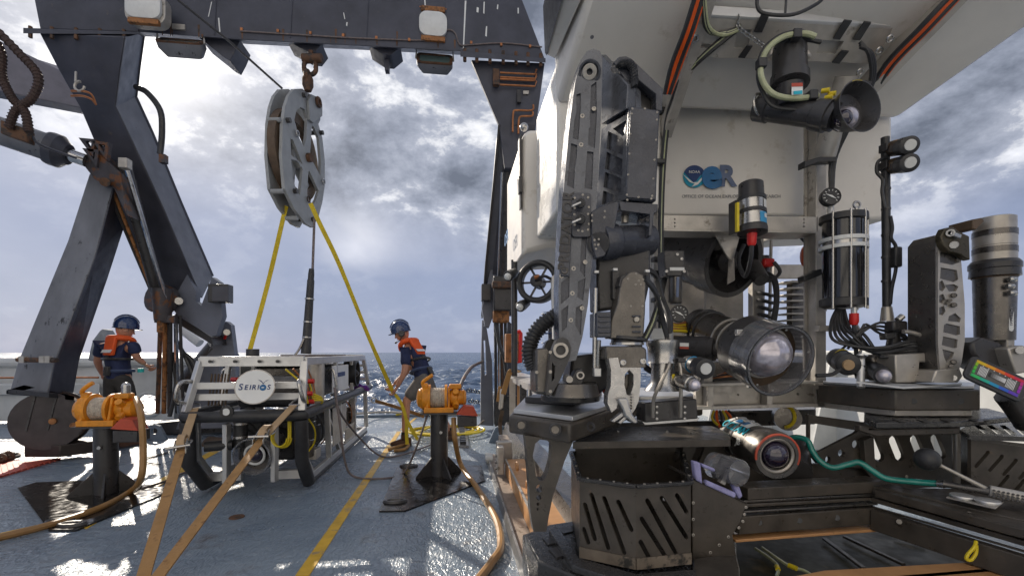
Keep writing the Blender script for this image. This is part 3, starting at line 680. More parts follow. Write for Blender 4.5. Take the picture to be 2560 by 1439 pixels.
    # ---- right leg
    B().prism([g(*p, .05) for p in [(1178, 150), (1362, 158), (1352, 230), (1338, 330), (1322, 420), (1262, 420), (1248, 314)]], AX * .06).done('leg_gusset', navy, t, bev=.008)
    sec2 = [((1248, 312), (1330, 312), 5.95), ((1236, 450), (1312, 450), 6.3), ((1216, 655), (1290, 655), 6.9), ((1206, 790), (1275, 790), 7.3)]
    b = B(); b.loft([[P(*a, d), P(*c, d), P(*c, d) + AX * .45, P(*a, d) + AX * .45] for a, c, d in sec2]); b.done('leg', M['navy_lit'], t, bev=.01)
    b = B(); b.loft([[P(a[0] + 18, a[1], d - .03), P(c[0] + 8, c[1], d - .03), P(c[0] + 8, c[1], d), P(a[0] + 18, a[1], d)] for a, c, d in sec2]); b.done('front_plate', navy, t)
    b = B(); b.loft([[P(a[0] - 3, a[1], d - .06), P(a[0] + 3, a[1], d - .06), P(a[0] + 3, a[1], d), P(a[0] - 3, a[1], d)] for a, c, d in sec2]); b.done('edge_flange', M['black'], t)
    for y, x0 in ((182, 1250), (193, 1250), (198, 1250), (212, 1250)):
        b = B(); b.tube([g(x0, y, 0), g(1337, y + 4, 0), g(1341, y - 8, 0.02)], .012, 7, smooth=False); b.done('copper_pipe', M['copper'], t)
    for pts in ([(1282, 330), (1283, 285), (1290, 276), (1330, 276), (1333, 262)], [(1296, 335), (1297, 300), (1304, 291), (1330, 290), (1332, 280)]):
        B().tube([g(*p, -.02) for p in pts], .013, 8, k=3).done('copper_pipe', M['copper'], t)
    B().box(g(1240, 195, -.02), .08, .06, .20).done('pipe_clamp', M['rust'], t)
    B().box(g(1297, 242, 0), .05, .05, .16).done('valve', M['black'], t)
    B().prism([g(1308, 228, .04), g(1322, 228, .04), g(1321, 236, .04), g(1308, 236, .04)], AX * -.01).done('name_plate', M['alu'], t)
    for x0, x1, m, r in ((1268, 1258, 'black', .06), (1281, 1266, 'rustorange', .022), (1256, 1246, 'chrome', .022)):
        B().cyl(P(x0, 430, 6.1), P(x1, 690, 6.75), r, n=12).done('ram_barrel', M[m], t)
    B().box(P(1256, 735, 6.7), .28, .25, .50).done('ram_neck', M['black'], t, bev=.02)
    B().box(P(1256, 712, 6.55), .30, .10, .10).done('rod_head', M['rust'], t, bev=.02)
    B().box(P(1252, 790, 6.8), .24, .22, .20).done('rod_seal', M['rustorange'], t, bev=.03)
    for x, m in ((1238, 'black'), (1247, 'chrome'), (1254, 'rust'), (1263, 'black')):
        B().cyl(P(x, 780, 6.85), P(x + 2, 1000, 7.2), .024, n=8).done('ram_rod', M[m], t)
    B().tube(PS([(1240, 800), (1248, 860), (1262, 900), (1268, 950)], 6.8), .03, 8).done('hydraulic_hose', M['rubber'], t)
    B().prism(QS([(1206, 800), (1213, 798), (1216, 815), (1230, 900), (1234, 1064), (1202, 1062), (1203, 900)], P(1215, 1000, 7.3), AX), AX * .15, [QS([(1209, 850), (1214, 850), (1217, 935), (1212, 940)], P(1215, 1000, 7.3), AX)]).done('foot_plate', M['navy_lit'], t, bev=.006)
    B().prism(QS([(1270, 800), (1290, 820), (1296, 1064), (1240, 1064), (1262, 900)], P(1275, 1000, 7.5), AX), AX * .5).done('foot_plate', navy, t, bev=.006)
    B().prism(QS([(1238, 990), (1296, 990), (1296, 1066), (1238, 1066)], P(1260, 1050, 7.2), AX), AX * .5).done('foot_block', M['black'], t, bev=.01)
    B().prism(QS([(1205, 770), (1234, 640), (1246, 700), (1240, 770), (1222, 820), (1212, 815)], P(1225, 760, 6.95), AX), AX * .12).done('knuckle_plate', M['navy_lit'], t, bev=.006)
    B().box(P(1215, 732, 6.9), .14, .2, .25).done('junction_box', M['black'], t, bev=.01)
gantry()
def floodlight(kind, x, y, d, w, h, label, tilt=0.0):
    t = thing('floodlight', label, 'floodlight', P(x, y, d), 'floodlights on the gantry')
    c = P(x, y, d)
    if kind == 'cover':
        pl = lambda q, k: [c + RT * a + UP * e + AX * k for a, e in q]
        rim = rrect(-w / 2, -h / 2, w / 2, h / 2, h * .3, 4); inn = rrect(-w * .43, -h * .40, w * .43, h * .40, h * .26, 4)
        face = rrect(-w * .30, -h * .22, w * .30, h * .22, h * .12, 4)
        B().prism(pl(rim, 0), AX * .12).done('housing', M['alu'], t, bev=.01)
        b = B(); b.loft([pl(inn, -.005), pl(inn, -.04), pl(face, -.065)]); b.done('diffuser', M['lamp'], t)
        for i in range(2): B().box(c + UP * (h * (.5 if i == 0 else -.48)) - AX * .01, w * .75, .05, h * .16).done('bracket', M['rustorange'], t, bev=.005)
        bolts(t, M['copper'], pl([(-w * .4, h * .52), (0, h * .5), (w * .4, h * .52), (-w * .35, -h * .5), (0, -h * .52), (w * .35, -h * .5)], -.03), -AX, .012, .012)
    else:
        z = (UP * cos(tilt) + AX * sin(tilt)); n = z.cross(RT).normalized()
        if n.y > 0: n = -n
        pl = lambda q, k: [c + RT * a + z * e - n * k for a, e in q]
        b = B(); b.loft([pl(rrect(-w / 2, -h / 2, w / 2, h / 2, h * .25), 0), pl(rrect(-w / 2, -h / 2, w / 2, h / 2, h * .25), .06), pl(rrect(-w * .38, -h * .4, w * .38, h * .4, h * .2), .15)]); b.done('housing', M['greybeam'], t)
        B().prism(pl(rrect(-w / 2, -h / 2, w / 2, h / 2, h * .25), -.001), n * .02, [pl(rrect(-w * .42, -h * .36, w * .42, h * .36, h * .2), -.001)]).done('bezel', M['rust'], t)
        B().prism(pl(rrect(-w * .42, -h * .36, w * .42, h * .36, h * .2), -.004), n * .006).done('front_glass', M['lampglass'], t)
        b = B(); b.tube([c - RT * w * .52 - n * .05 * 0, c - RT * w * .5 + UP * h * .9, c + RT * w * .5 + UP * h * .9, c + RT * w * .52], .014, 6, smooth=False); b.done('yoke', M['alu'], t)
        B().box(c + UP * h * .95, .14, .1, .06).done('mount', M['alu'], t)
floodlight('cover', 1083, 64, 5.75, .40, .38, 'grey floodlight with rusty brackets on the front of the crossbeam')
floodlight('cover', 362, 18, 5.1, .42, .36, 'grey floodlight at the top left corner of the crossbeam')
floodlight('flood', 1087, 150, 5.9, .46, .17, 'glass-fronted floodlight slung under the crossbeam', .35)
floodlight('flood', 452, 106, 5.4, .5, .16, 'floodlight under the left end of the crossbeam beside the leg', .8)
# ------------------------------------------------------------------ leaning boom with a sheave at its foot, and its ram
def boom():
    t = thing('leaning_boom', 'weathered grey square boom leaning on the gantry leg, dark wheel at its foot', 'boom', P(110, 1120, 5.3))
    secs = [((224, 432), (284, 462), (310, 560), 5.6), ((170, 600), (238, 640), (268, 690), 5.5), ((44, 905), (134, 912), (195, 900), 5.25), ((22, 985), (118, 990), (180, 985), 5.2)]
    rings = []
    for a, c, e, d in secs:
        p, q, r = P(*a, d), P(*c, d - .02), P(*e, d + .38); rings.append([p, q, r, p + (r - q)])
    B().loft(rings).done('beam', M['greybeam'], t, bev=.012)
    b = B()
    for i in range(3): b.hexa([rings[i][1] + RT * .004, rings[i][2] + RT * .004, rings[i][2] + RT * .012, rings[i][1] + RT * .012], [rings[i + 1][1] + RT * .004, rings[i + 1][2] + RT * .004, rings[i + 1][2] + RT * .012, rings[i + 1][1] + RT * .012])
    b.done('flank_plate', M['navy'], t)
    B().hexa(PS([(16, 975), (120, 983), (186, 990), (60, 962)], 5.2), PS([(16, 984), (120, 993), (186, 1000), (60, 972)], 5.2)).done('foot_flange', M['navy'], t)
    b = B(); b.hexa([P(20, 972, 5.05), P(122, 982, 5.0), P(196, 985, 5.6), P(90, 976, 5.65)], [P(20, 982, 5.05), P(122, 993, 5.0), P(196, 996, 5.6), P(90, 986, 5.65)]); b.done('foot_flange', M['black'], t)
    # clamp band of threaded rods round the beam
    b = B(); b.cyl(P(44, 898, 5.08), P(142, 900, 5.08), .028, n=8); b.done('band_rod', M['rust'], t)
    for x in (58, 108, 122): B().box(P(x, 898, 5.07), .05, .05, .075).done('band_nut', M['alu'], t)
    # head fitting at the top
    B().prism(PS([(200, 400), (236, 372), (300, 430), (318, 540), (284, 470), (236, 448), (214, 420)], 5.45), AX * .3).done('head_bracket', M['navy_rust'], t, bev=.01)
    B().cyl(P(262, 455, 5.3), P(262, 455, 5.8), .05, n=12).done('head_pin', M['rust'], t)
    # sheave: two cheeks, rim, nose
    n = (AX * .95 + RT * -.31).normalized(); e = UP.cross(n).normalized()
    e = e if e.x > 0 else -e
    c = P(118, 1052, 5.15)
    def ring(R, k, a0=0, cc=c): return [cc + e * (R * cos(a0 + 2 * pi * i / 30)) + UP * (R * sin(a0 + 2 * pi * i / 30)) + n * k for i in range(30)]
    R = .325
    B().prism(ring(R, -.02), n * .03).done('sheave_cheek', M['brown2'], t, bev=.005)
    B().prism(ring(R, .24), n * .03).done('sheave_cheek', M['brown2'], t, bev=.005)
    B().prism(ring(R * .93, .0), n * .25).done('sheave_wheel', M['rust'], t)
    for dx in (-.16, .02):
        q = c + e * dx - n * .03
        B().prism([q + UP * .31 + e * .06, q + UP * .31 + e * .08, q - UP * .1 - e * .0, q - UP * .1 - e * .02], n * .012).done('cheek_rib', M['black'], t)
    for dx, dz in ((.06, .0), (.24, -.06)):
        B().cyl(c + e * dx + UP * dz - n * .05, c + e * dx + UP * dz, .035, n=9).done('cheek_bolt', M['rustorange'], t)
    b = B(); b.hexa(PS([(60, 1112), (150, 1112), (150, 1142), (60, 1142)], 5.15), [x + AX * .35 + RT * .3 for x in PS([(60, 1112), (150, 1112), (150, 1142), (60, 1142)], 5.15)])
    tag(b.done('timber_block', M['wood'], bev=.01), 'wet dark timber chock under the wheel of the leaning boom', 'chock')
    b = B(); b.hexa([D(105, 1122), D(182, 1135), D(204, 1108), D(140, 1096)], [D(105, 1122) + UP * .12, D(182, 1135) + UP * .12, D(204, 1108) + UP * .1, D(140, 1096) + UP * .1])
    tag(b.done('timber_wedge', M['wood'], bev=.01), 'dark timber wedge right of the boom wheel', 'wedge')
M['brown2'] = mat('dark_sheave_steel', (.042, .034, .036), .42, var=.35, scale=7, bump=.15, bscale=30, c2=(.10, .06, .04), amt=.66, c2scale=7)
boom()
def slewing_ram():
    t = thing('hydraulic_ram', 'large grey hydraulic ram reaching in from the left edge to the gantry leg', 'ram', P(0, 325, 5.0))
    a = P(-260, 238, 4.9); q = P(216, 402, 5.45); L = (q - a)
    B().lathe(a, a + L * .82, [(0, .155), (.96, .155), (.96, .185), (1, .185)], 24).done('barrel', M['greybeam'], t)
    B().lathe(a + L * .80, a + L * .90, [(0, .19), (.5, .19), (.8, .14), (1, .12)], 24).done('gland', M['navy'], t)
    B().cyl(a + L * .88, q, .075, n=16).done('rod', M['chrome'], t)
    b = B(); b.tube([P(20, 318, 4.85), P(75, 335, 4.85), P(100, 362, 4.87), P(190, 395, 5.2)], .014, 7); b.done('pilot_pipe', M['navy'], t)
    B().box(P(45, 333, 4.78), .22, .1, .14, x=L.normalized(), z=UP).done('valve_block', M['rust'], t, bev=.01)
    for pts in ([(-40, 60), (2, 130), (5, 190), (30, 245), (62, 280), (72, 330)], [(-30, 55), (45, 130), (95, 190), (80, 245), (40, 275), (22, 320)]):
        p = PS(pts, 4.7); b = B(); b.tube(p, .036, 9); sp = spline(p, 7)
        for i in range(1, len(sp) - 1): b.torus(sp[i], sp[i + 1] - sp[i - 1], .036, .008, 10, 5)
        o = b.done('hydraulic_hose', M['hosebrown'])
        tag(o, 'brown wrapped hose curving in at the left edge, ' + ('ending further right on the ram' if pts[-1][0] > 50 else 'with the wide bend to the right'), 'hose', 'wrapped hoses on the big ram')
M['hosebrown'] = mat('brown_wrapped_hose', (.05, .028, .022), .6, var=.3, scale=12, bump=.4, bscale=60)
slewing_ram()
b = B(); b.loft([PS([(-260, 20), (-260, 180), (-260, 210), (-260, 60)], 6.6), [P(0, 102, 6.9), P(0, 227, 6.9), P(0, 247, 7.2), P(0, 120, 7.2)], [P(150, 178, 7.3), P(215, 272, 7.3), P(215, 288, 7.5), P(190, 178, 7.5)]])
tag(b.done('crane_jib', M['jib'], bev=.02), 'mauve grey crane jib beyond the gantry at the upper left', 'crane jib')
# ------------------------------------------------------------------ hanging sheave block
def sheave_block():
    t = thing('sheave_block', 'big grey sheave block hanging on shackles from the crossbeam', 'sheave block', P(757, 566, 5.6))
    th = radians(88); e = V((cos(th), sin(th), 0)); n = V((-sin(th), cos(th), 0))      # n points away from the camera
    c = P(757, 392, 5.6)
    U = lambda x, y, k=0.0: Q(x, y, c, n) + n * k
    out = [(722, 240), (735, 223), (755, 222), (785, 242), (800, 262), (801, 300), (796, 310), (806, 345), (812, 400), (812, 465), (806, 505), (797, 540), (782, 569), (765, 560), (735, 520), (712, 472), (705, 390), (707, 310), (713, 268)]
    holes = [[(736, 300), (741, 276), (752, 268), (762, 274), (768, 295), (766, 345), (760, 368), (748, 345)], [(726, 346), (733, 350), (757, 412), (752, 418), (742, 398), (728, 388)], [(728, 398), (742, 402), (754, 415), (757, 425), (750, 488), (740, 475), (732, 440)], [(780, 313), (785, 318), (797, 345), (802, 400), (801, 440), (788, 415), (775, 392)], [(771, 428), (774, 428), (797, 478), (790, 500), (783, 512), (771, 498), (768, 485)]]
    TH = .17
    near = B(); near.prism([U(*p) for p in out], n * .035, [[U(*p) for p in h] for h in holes]); near.done('cheek_plate', M['sheave'], t, bev=.006)
    # far cheek: the same plate one gap behind
    def shift(p): return U(*p) + n * TH
    far = B(); far.prism([shift(p) for p in out], n * .035, [[shift(p) for p in h] for h in holes]); far.done('cheek_plate', M['sheave'], t, bev=.006)
    wc = U(757, 392) + n * .10
    def circ(R, k, m=40): return [wc + e * (R * cos(2 * pi * i / m)) + UP * (R * sin(2 * pi * i / m)) + n * k for i in range(m)]
    b = B(); b.prism(circ(.53, -.045), n * .09, [circ(.40, -.045)]); b.done('wheel_rim', M['brown'], t)
    b = B(); b.prism(circ(.14, -.06), n * .12); b.done('hub', M['sheave'], t)
    for a in range(5):
        d = e * cos(a * 1.2566 + .5) + UP * sin(a * 1.2566 + .5); B().beam(wc + d * .1, wc + d * .44, .10, .05, n).done('spoke', M['sheave'], t)
    for p in ((757, 238), (717, 301), (735, 478), (780, 548), (800, 332)):
        B().cyl(U(*p, -.045), U(*p, .21), .03, n=8).done('spacer_bolt', M['black'], t)
    # spacer bars in the open left edge
    for y in (300, 478, 545):
        x = 706 if y == 300 else (714 if y == 478 else 748); B().cyl(U(x, y, .02), U(x, y, .165), .028, n=8).done('spacer_bar', M['sheave'], t)
    B().cyl(U(769, 394, -.05), U(769, 394, .25), .055, n=10).done('axle', M['rust'], t)
    B().prism([U(*p, -.035) for p in [(772, 236), (790, 244), (800, 262), (800, 290), (778, 308), (768, 300), (765, 250)]], n * .034).done('ear_plate', M['sheave'], t, bev=.005)
    B().torus(U(787, 256, -.05), n, .05, .022, 16, 6).done('ear_bush', M['rust'], t)
    for (x, y), m in (((740, 334), 'steel'), ((806, 454), 'steel'), ((768, 498), 'rust')):
        B().torus(U(x, y, -.02), n, .035, .008, 12, 5).done('lock_pin', M[m], t)
    # shackles
    s = thing('shackle', 'rusty bow shackles chained between the crossbeam lug and the sheave block', 'shackle', P(772, 200, 5.65))
    B().torus(P(775, 165, 5.62), YY, .075, .028, 22, 8, a0=-.5, a1=pi + .5).done('bow', M['rust'], s)
    B().torus(P(775, 172, 5.62), YY, .075, .028, 22, 8, a0=pi - .3, a1=2 * pi + .3).done('bow', M['rust'], s)
    b = B(); b.cyl(P(757, 147, 5.62), P(805, 147, 5.62), .055, n=12); b.done('pin', M['rust'], s)
    b = B(); b.torus(P(770, 195, 5.62), RT, .08, .03, 20, 8, sx=1, sy=.9); b.done('bow', M['rust'], s)
    b = B(); b.lathe(P(769, 185, 5.6), P(770, 228, 5.6), [(0, .04), (.3, .065), (.7, .065), (1, .04)], 12); b.done('swivel', M['rust'], s)
    b = B(); b.cyl(P(777, 128, 5.62), P(777, 150, 5.62), .03, n=8); b.done('pin', M['rust'], s)
sheave_block()
b = B(); b.tube([P(430, -12, 4.9), P(575, 105, 5.25), P(706, 222, 5.55)], .014, 7, smooth=False)
tag(b.done('steel_wire', M['black']), 'thin steel wire running from the upper left down onto the sheave block', 'wire')
def termination():
    t = thing('tow_cable', 'tow cable hanging under the sheave block with a thick black bend stiffener', 'cable', P(765, 885, 5.5))
    B().tube([P(786, 545, 5.6), P(785, 575, 5.6), P(781, 690, 5.55)], .016, 8, smooth=False).done('wire', M['greyrope'], t)
    B().lathe(P(779, 672, 5.55), P(765, 884, 5.5), [(0, .03), (.06, .036), (.12, .036), (.14, .042), (.9, .055), (.92, .06), (1, .06)], 14).done('bend_stiffener', M['rubber'], t)
    for f in (.35, .62, .8): 
        a = P(779, 672, 5.55); c = P(765, 884, 5.5); B().cyl(a.lerp(c, f), a.lerp(c, f + .015), .056, n=14).done('clamp_ring', M['steel'], t)
    B().tube(PS([(760, 845), (748, 872), (735, 890)], 5.45), .014, 7).done('ground_wire', M['steel'], t)
termination()
side = RT
b = B(); b.ribbon([P(716, 515, 5.5), P(708, 545, 5.5), P(668, 715, 5.45), P(617, 902, 5.4)], .052, .006, [RT, RT, (RT + AX * .9), RT, RT])
tag(b.done('yellow_strap', M['yellow']), 'yellow lifting strap from the sheave block down behind the framed sled', 'strap', 'yellow straps under the sheave block')
b = B(); b.ribbon([P(776, 508, 5.45), P(800, 560, 5.45), P(850, 665, 5.6), P(925, 850, 5.9), P(985, 985, 6.12)], .052, .006, [RT, RT, (RT + AX * .9), RT])
tag(b.done('yellow_strap', M['yellow']), 'yellow lifting strap from the sheave block into the hand of the man leaning over', 'strap', 'yellow straps under the sheave block')
b = B(); b.ribbon([P(988, 985, 6.08), P(1004, 1010, 6.0), P(1016, 1050, 5.97), P(1016, 1080, 5.95), P(1018, 1110, 5.93)], .042, .008, RT)
b.ribbon([P(1016, 1048, 5.97), P(1038, 1088, 5.95), P(1046, 1098, 5.95)], .042, .012, RT)
tag(b.done('strap_tail', M['yellow']), 'slack yellow strap tail hanging between the leaning man and the deck', 'strap')
b = B(); b.tube([D(972, 1123, .02), D(990, 1117, .03), D(1020, 1110, .03), D(1012, 1122, .03), D(985, 1126, .02)], .022, 7); 
tag(b.done('strap_loop', M['tan']), 'loose dark strap curl lying by the brown boot', 'strap')
# ------------------------------------------------------------------ framed camera sled
def sled():
    O = V((-2.30, 3.9, 0)); S = lambda u, w, z: O + RT * u + AX * w + UP * z
    t = thing('camera_sled', 'open aluminium framed towed camera sled with black bumper rails standing on the deck', 'camera sled', O)
    al, bl = M['alubright'], M['rubber']
    def bar(name, pts, w=.05, h=.05, m=al):
        b = B()
        for p, q in zip(pts[:-1], pts[1:]): b.beam(S(*p), S(*q), w, h)
        return b.done(name, m, t, bev=.004)
    LEN = 3.05; T = lambda s: .46 if s > 0 else -.40; BT = lambda s: .46 if s > 0 else -.42
    # bumper rails
    b = B(); b.tube([S(-.50, LEN, .72), S(-.50, .2, .71), S(-.48, .03, .70), S(-.43, .0, .70), S(.43, .0, .70), S(.48, .03, .70), S(.50, .2, .71), S(.50, LEN, .72)], .048, 12, smooth=False); b.done('bumper_rail', bl, t)
    for s in (-1, 1):
        b = B(); b.tube([S(s * .46, .03, .66), S(s * .46, .05, .30), S(BT(s), .24, .06)], .058, 12, smooth=False); b.done('front_skid', bl, t)
        b = B(); b.tube([S(BT(s), .22, .05), S(BT(s), LEN - .1, .05)], .032, 10, smooth=False); b.done('skid_runner', bl, t)
        bar('lower_rail', [(BT(s), .26, .10), (BT(s), LEN - .1, .10)], .04, .06)
        bar('upper_rail', [(T(s), .12, 1.17), (T(s), LEN - .25, 1.17)], .05, .07)
        bar('mid_rail', [(s * .46, .06, .68), (s * .46, LEN, .69)], .06, .03)
        bar('front_stay', [(s * .47, .02, .74), (T(s), .12, 1.17)], .06, .05)
        bar('rear_stay', [(s * .49, LEN, .73), (T(s), LEN - .25, 1.15)], .05, .05)
        bar('inner_stay', [(s * .44, .14, .66), (s * .44, .16, .32), (BT(s), .36, .1)], .035, .05)
        for w in (.85, 1.35, 2.1, LEN - .12):
            bar('post', [(s * .46, w, .66), (BT(s), w + .08, .12)], .055, .045)
        bar('brace', [(s * .46, .9, .55), (BT(s), 1.35, .12)], .04, .03)
        for w in (.62, 1.2, 2.0): bar('upper_post', [(s * .47, w, .70), (T(s), w, 1.15)], .05, .04)
        b = B(); b.tube([S(s * .44, .06, 1.0), S(s * .47, -.06, .99), S(s * .50, -.06, .86), S(s * .49, .02, .82)], .017, 8); b.done('grab_handle', M['steel'], t)
        b = B(); b.tube([S(s * .47, .82, 1.06), S(s * .54, .80, 1.06), S(s * .56, .82, .84), S(s * .50, .84, .80)], .016, 8); b.done('grab_handle', M['steel'], t)
        B().prism([S(s * .475, 1.0, .64), S(s * .475, 1.62, .64), S(s * .475, 1.62, .34), S(s * .475, 1.35, .22), S(s * .475, 1.0, .22)], RT * .008).done('side_panel', M['alu'], t, bev=.002); B().prism([S(s * .47, 1.0, 1.10), S(s * .47, 1.75, 1.10), S(s * .47, 1.75, .80), S(s * .47, 1.0, .80)], RT * .008).done('name_panel', M['white'], t, bev=.002); B().prism([S(s * .482, 1.2, 1.02), S(s * .482, 1.55, 1.02), S(s * .482, 1.55, .97), S(s * .482, 1.2, .97)], RT * .002).done('panel_print', M['print_navy'], t)
    for y, (z, w) in enumerate(((1.17, .12), (1.17, LEN - .25))): bar('top_crossbar', [(-.40, w, z), (.46, w, z)], .05, .09)
    for w in (.9, 1.8): bar('top_crossbar', [(-.40, w, 1.16), (.46, w, 1.16)], .05, .05)
    for z in (.96, .86): bar('sign_bar', [(-.44, .07 - (z - .96) * .25, z), (.46, .07 - (z - .96) * .25, z)], .02, .06)
    for u in (-.20, .20): bar('lower_post', [(u, .14, .62), (u, .14, .10)], .07, .04)
    bar('lower_crossbar', [(-.42, .3, .12), (-.14, .3, .12)], .05, .08); bar('lower_crossbar', [(.12, .3, .12), (.45, .3, .12)], .05, .08)
    bar('shelf', [(-.44, .3, .69), (.44, .3, .69)], .5, .012); bar('top_deck', [(-.38, 1.5, 1.19), (.44, 1.5, 1.19)], 1.9, .012, M['alu'])
    bar('rear_crossbar', [(-.48, LEN, .69), (.48, LEN, .69)], .05, .05); bar('rear_crossbar', [(-.42, LEN - .1, .1), (.46, LEN - .1, .1)], .05, .05)
    for z in (.85, .95, 1.05): bar('rear_louvre', [(-.43, LEN - .1, z), (.47, LEN - .1, z)], .02, .04)
    # name disc: round white sign with lettering
    c = P(637, 966, 3.84); nn = (AX * .97 - UP * .22).normalized(); e2 = RT; u2 = nn.cross(e2); u2 = u2 if u2.z > 0 else -u2
    circ = [c + e2 * (.157 * cos(2 * pi * i / 40)) + u2 * (.143 * sin(2 * pi * i / 40)) for i in range(40)]
    B().prism(circ, nn * .012).done('name_disc', M['white'], t, bev=.003)
    B().torus(c + nn * .006, nn, .157, .007, 40, 6, hint=u2, sx=1, sy=.91).done('disc_rim', M['alu'], t)
    text('Seirios', 'lettering', M['print_navy'], t, c - nn * .003 - u2 * .005 - e2 * .0, e2, u2, .075, .001, bold=.012) if False else None
    for ch, x, sz in (('S', -.112, .075), ('E', -.068, .058), ('I', -.036, .058), ('R', -.006, .058), ('I', .027, .058), ('S', .112, .058)):
        text(ch, 'letter', M['print_navy'], t, c - nn * .003 - u2 * (.004 if sz > .06 else .007) + e2 * x, e2, u2, sz, .001, bold=.014, shear=.12)
    k = c - nn * .003 + e2 * .066 - u2 * .008
    B().prism([k + e2 * (.027 * cos(a / 9 * pi)) + u2 * (.027 * sin(a / 9 * pi)) for a in range(18)], nn * .002).done('letter', M['print_blue'], t)
    B().prism([k + e2 * (.012 * cos(a / 9 * pi)) + u2 * (.004 * sin(a / 9 * pi)) - nn * .002 for a in range(18)], nn * .002).done('letter', M['white'], t)
    B().prism([k + e2 * x + u2 * y for x, y in [(-.045, .068), (-.020, .060), (0, .038), (.020, .060), (.045, .068), (.012, .050), (.0, .028), (-.016, .048)]], nn * .002).done('emblem', M['print_navy'], t)
    # floats, canisters, cameras, connectors
    b = B(); b.lathe(S(-.25, .45, .93), S(.35, .45, .93), [(0, .06), (.03, .10), (.97, .10), (1, .06)], 20); b.done('pressure_canister', M['dtitan'], t)
    b = B(); b.lathe(S(-.25, .50, .80), S(.40, .50, .80), [(0, .05), (.03, .08), (.97, .08), (1, .05)], 20); b.done('pressure_canister', M['rubber'], t)
    b = B(); b.box(S(-.02, 1.7, .92), .62, 1.4, .36); b.done('float_block', M['dtitan'], t, bev=.03)
    b = B(); b.box(S(-.05, 1.6, .38), .55, 2.0, .40); b.done('equipment_bay', M['black'], t, bev=.03)
    for i in range(3): B().lathe(S(-.2 + i * .2, .7, .3), S(-.2 + i * .2, 2.3, .3), [(0, .05), (.02, .085), (.98, .085), (1, .05)], 16).done('pressure_canister', M['dtitan' if i % 2 else 'rubber'], t)
    for w, z, r_, m in ((.55, .52, .07, 'rubber'), (.55, .34, .06, 'dtitan'), (.8, .45, .05, 'rubber'), (1.9, .52, .06, 'rubber'), (2.2, .4, .07, 'dtitan'), (2.5, .52, .05, 'rubber')):
        B().lathe(S(.36, w, z - .12), S(.36, w, z + .12), [(0, r_ * .8), (.04, r_), (.96, r_), (1, r_ * .8)], 14).done('pressure_canister', M[m], t)
        B().torus(S(.36, w, z + .05), UP, r_, .006, 16, 5).done('can_band', M['steel'], t)
    for k2 in range(8):
        B().tube([S(.40, .42 + k2 * .26, .62), S(.45, .46 + k2 * .26, .5), S(.43, .5 + k2 * .27, .36), S(.36, .46 + k2 * .26, .26)], .008, 5).done('side_cable', M[('yellowcable', 'rubber', 'copper', 'rubber')[k2 % 4]], t)
    for w, z in ((.62, .24), (1.75, .55), (2.35, .6)): B().box(S(.40, w, z), .08, .16, .10).done('junction_box', M['alu'], t, bev=.006)
    # main dome camera at the front
    a, q = S(.08, .62, .40), S(.03, .08, .335)
    B().lathe(a, q, [(0, .10), (.1, .12), (.55, .12), (.58, .15), (.8, .155), (.8, .13)], 26).done('camera_housing', M['dtitan'], t)
    B().pipe(a.lerp(q, .78), q, .165, .15, 28).done('camera_shroud', M['glassd'], t)
    B().torus(a.lerp(q, .9), q - a, .085, .012, 26, 8).done('lens_ring', M['lamp'], t)
    B().ball(a.lerp(q, .83), .075, 18, 10).done('camera_dome', M['lens'], t)
    B().cyl(S(-.36, .1, .43), S(-.16, .16, .43), .045, n=14).done('side_lamp', M['rubber'], t)
    B().lathe(S(-.12, .22, .40), S(-.12, .22, .66), [(0, .06), (1, .06)], 16).done('battery_can', M['rubber'], t)
    for z in (.48, .60): B().cyl(S(-.12, .22, z), S(-.12, .22, z + .02), .064, n=16).done('can_band', M['steel'], t)
    b = B(); b.cyl(S(-.13, .0, .75), S(-.11, -.06, .75), .05, n=14); b.done('small_camera', M['rubber'], t)
    b = B(); b.cyl(S(-.11, -.062, .75), S(-.11, -.068, .75), .03, n=12); b.done('camera_lens', M['lamp'], t)
    b = B(); b.cyl(S(-.05, .3, 1.18), S(-.05, .3, 1.28), .055, n=16); b.done('top_puck', M['rubber'], t)
    for z, w in ((.98, .3), (.87, .25), (.79, .3)): B().cyl(S(.40, w, z), S(.49, w, z), .022, n=10).done('connector', M['red'], t)
    B().cyl(S(-.25, .35, 1.0), S(-.18, .3, 1.0), .02, n=8).done('connector', M['red'], t)
    for k2 in range(4): B().tube([S(.48, .3, .86 - k2 * .02), S(.53, .38, .82 - k2 * .01), S(.52, .45, .76), S(.46, .42, .72)], .009, 6).done('yellow_cable', M['yellowcable'], t)
    c2 = S(.27, .05, .50)
    for k2 in range(3): B().torus(c2 + RT * .01 * k2 + AX * .01 * k2, AX + RT * .3, .075 + .006 * k2, .008, 24, 6, a0=-pi, a1=.6).done('yellow_cable', M['yellowcable'], t)
    for u in (.345, .36): B().tube([S(u, .06, .66), S(u, .06, .5), S(u - .02, .05, .45)], .009, 6).done('yellow_cable', M['yellowcable'], t)
    for k2 in range(5): B().tube([S(-.3 + k2 * .05, .3, .7), S(-.25 + k2 * .09, .25, .62), S(-.1 + k2 * .06, .3, .5)], .008, 5).done('black_cable', M['rubber'], t)
    for k2 in range(4): B().tube([S(.30 + k2 * .03, .12 + k2 * .1, 1.1), S(.42, .2 + k2 * .1, .95), S(.45, .25 + k2 * .08, .78)], .009, 5).done('copper_cable', M['copper' if k2 % 2 else 'yellowcable'], t)
    # thruster in the rear half of the right side
    B().pipe(S(.36, 2.1, .97), S(.52, 2.1, .97), .17, .15, 26).done('thruster_ring', M['rubber'], t)
    B().lathe(S(.38, 2.1, .97), S(.53, 2.1, .97), [(0, .05), (.7, .06), (1, .02)], 14).done('thruster_hub', M['rubber'], t)
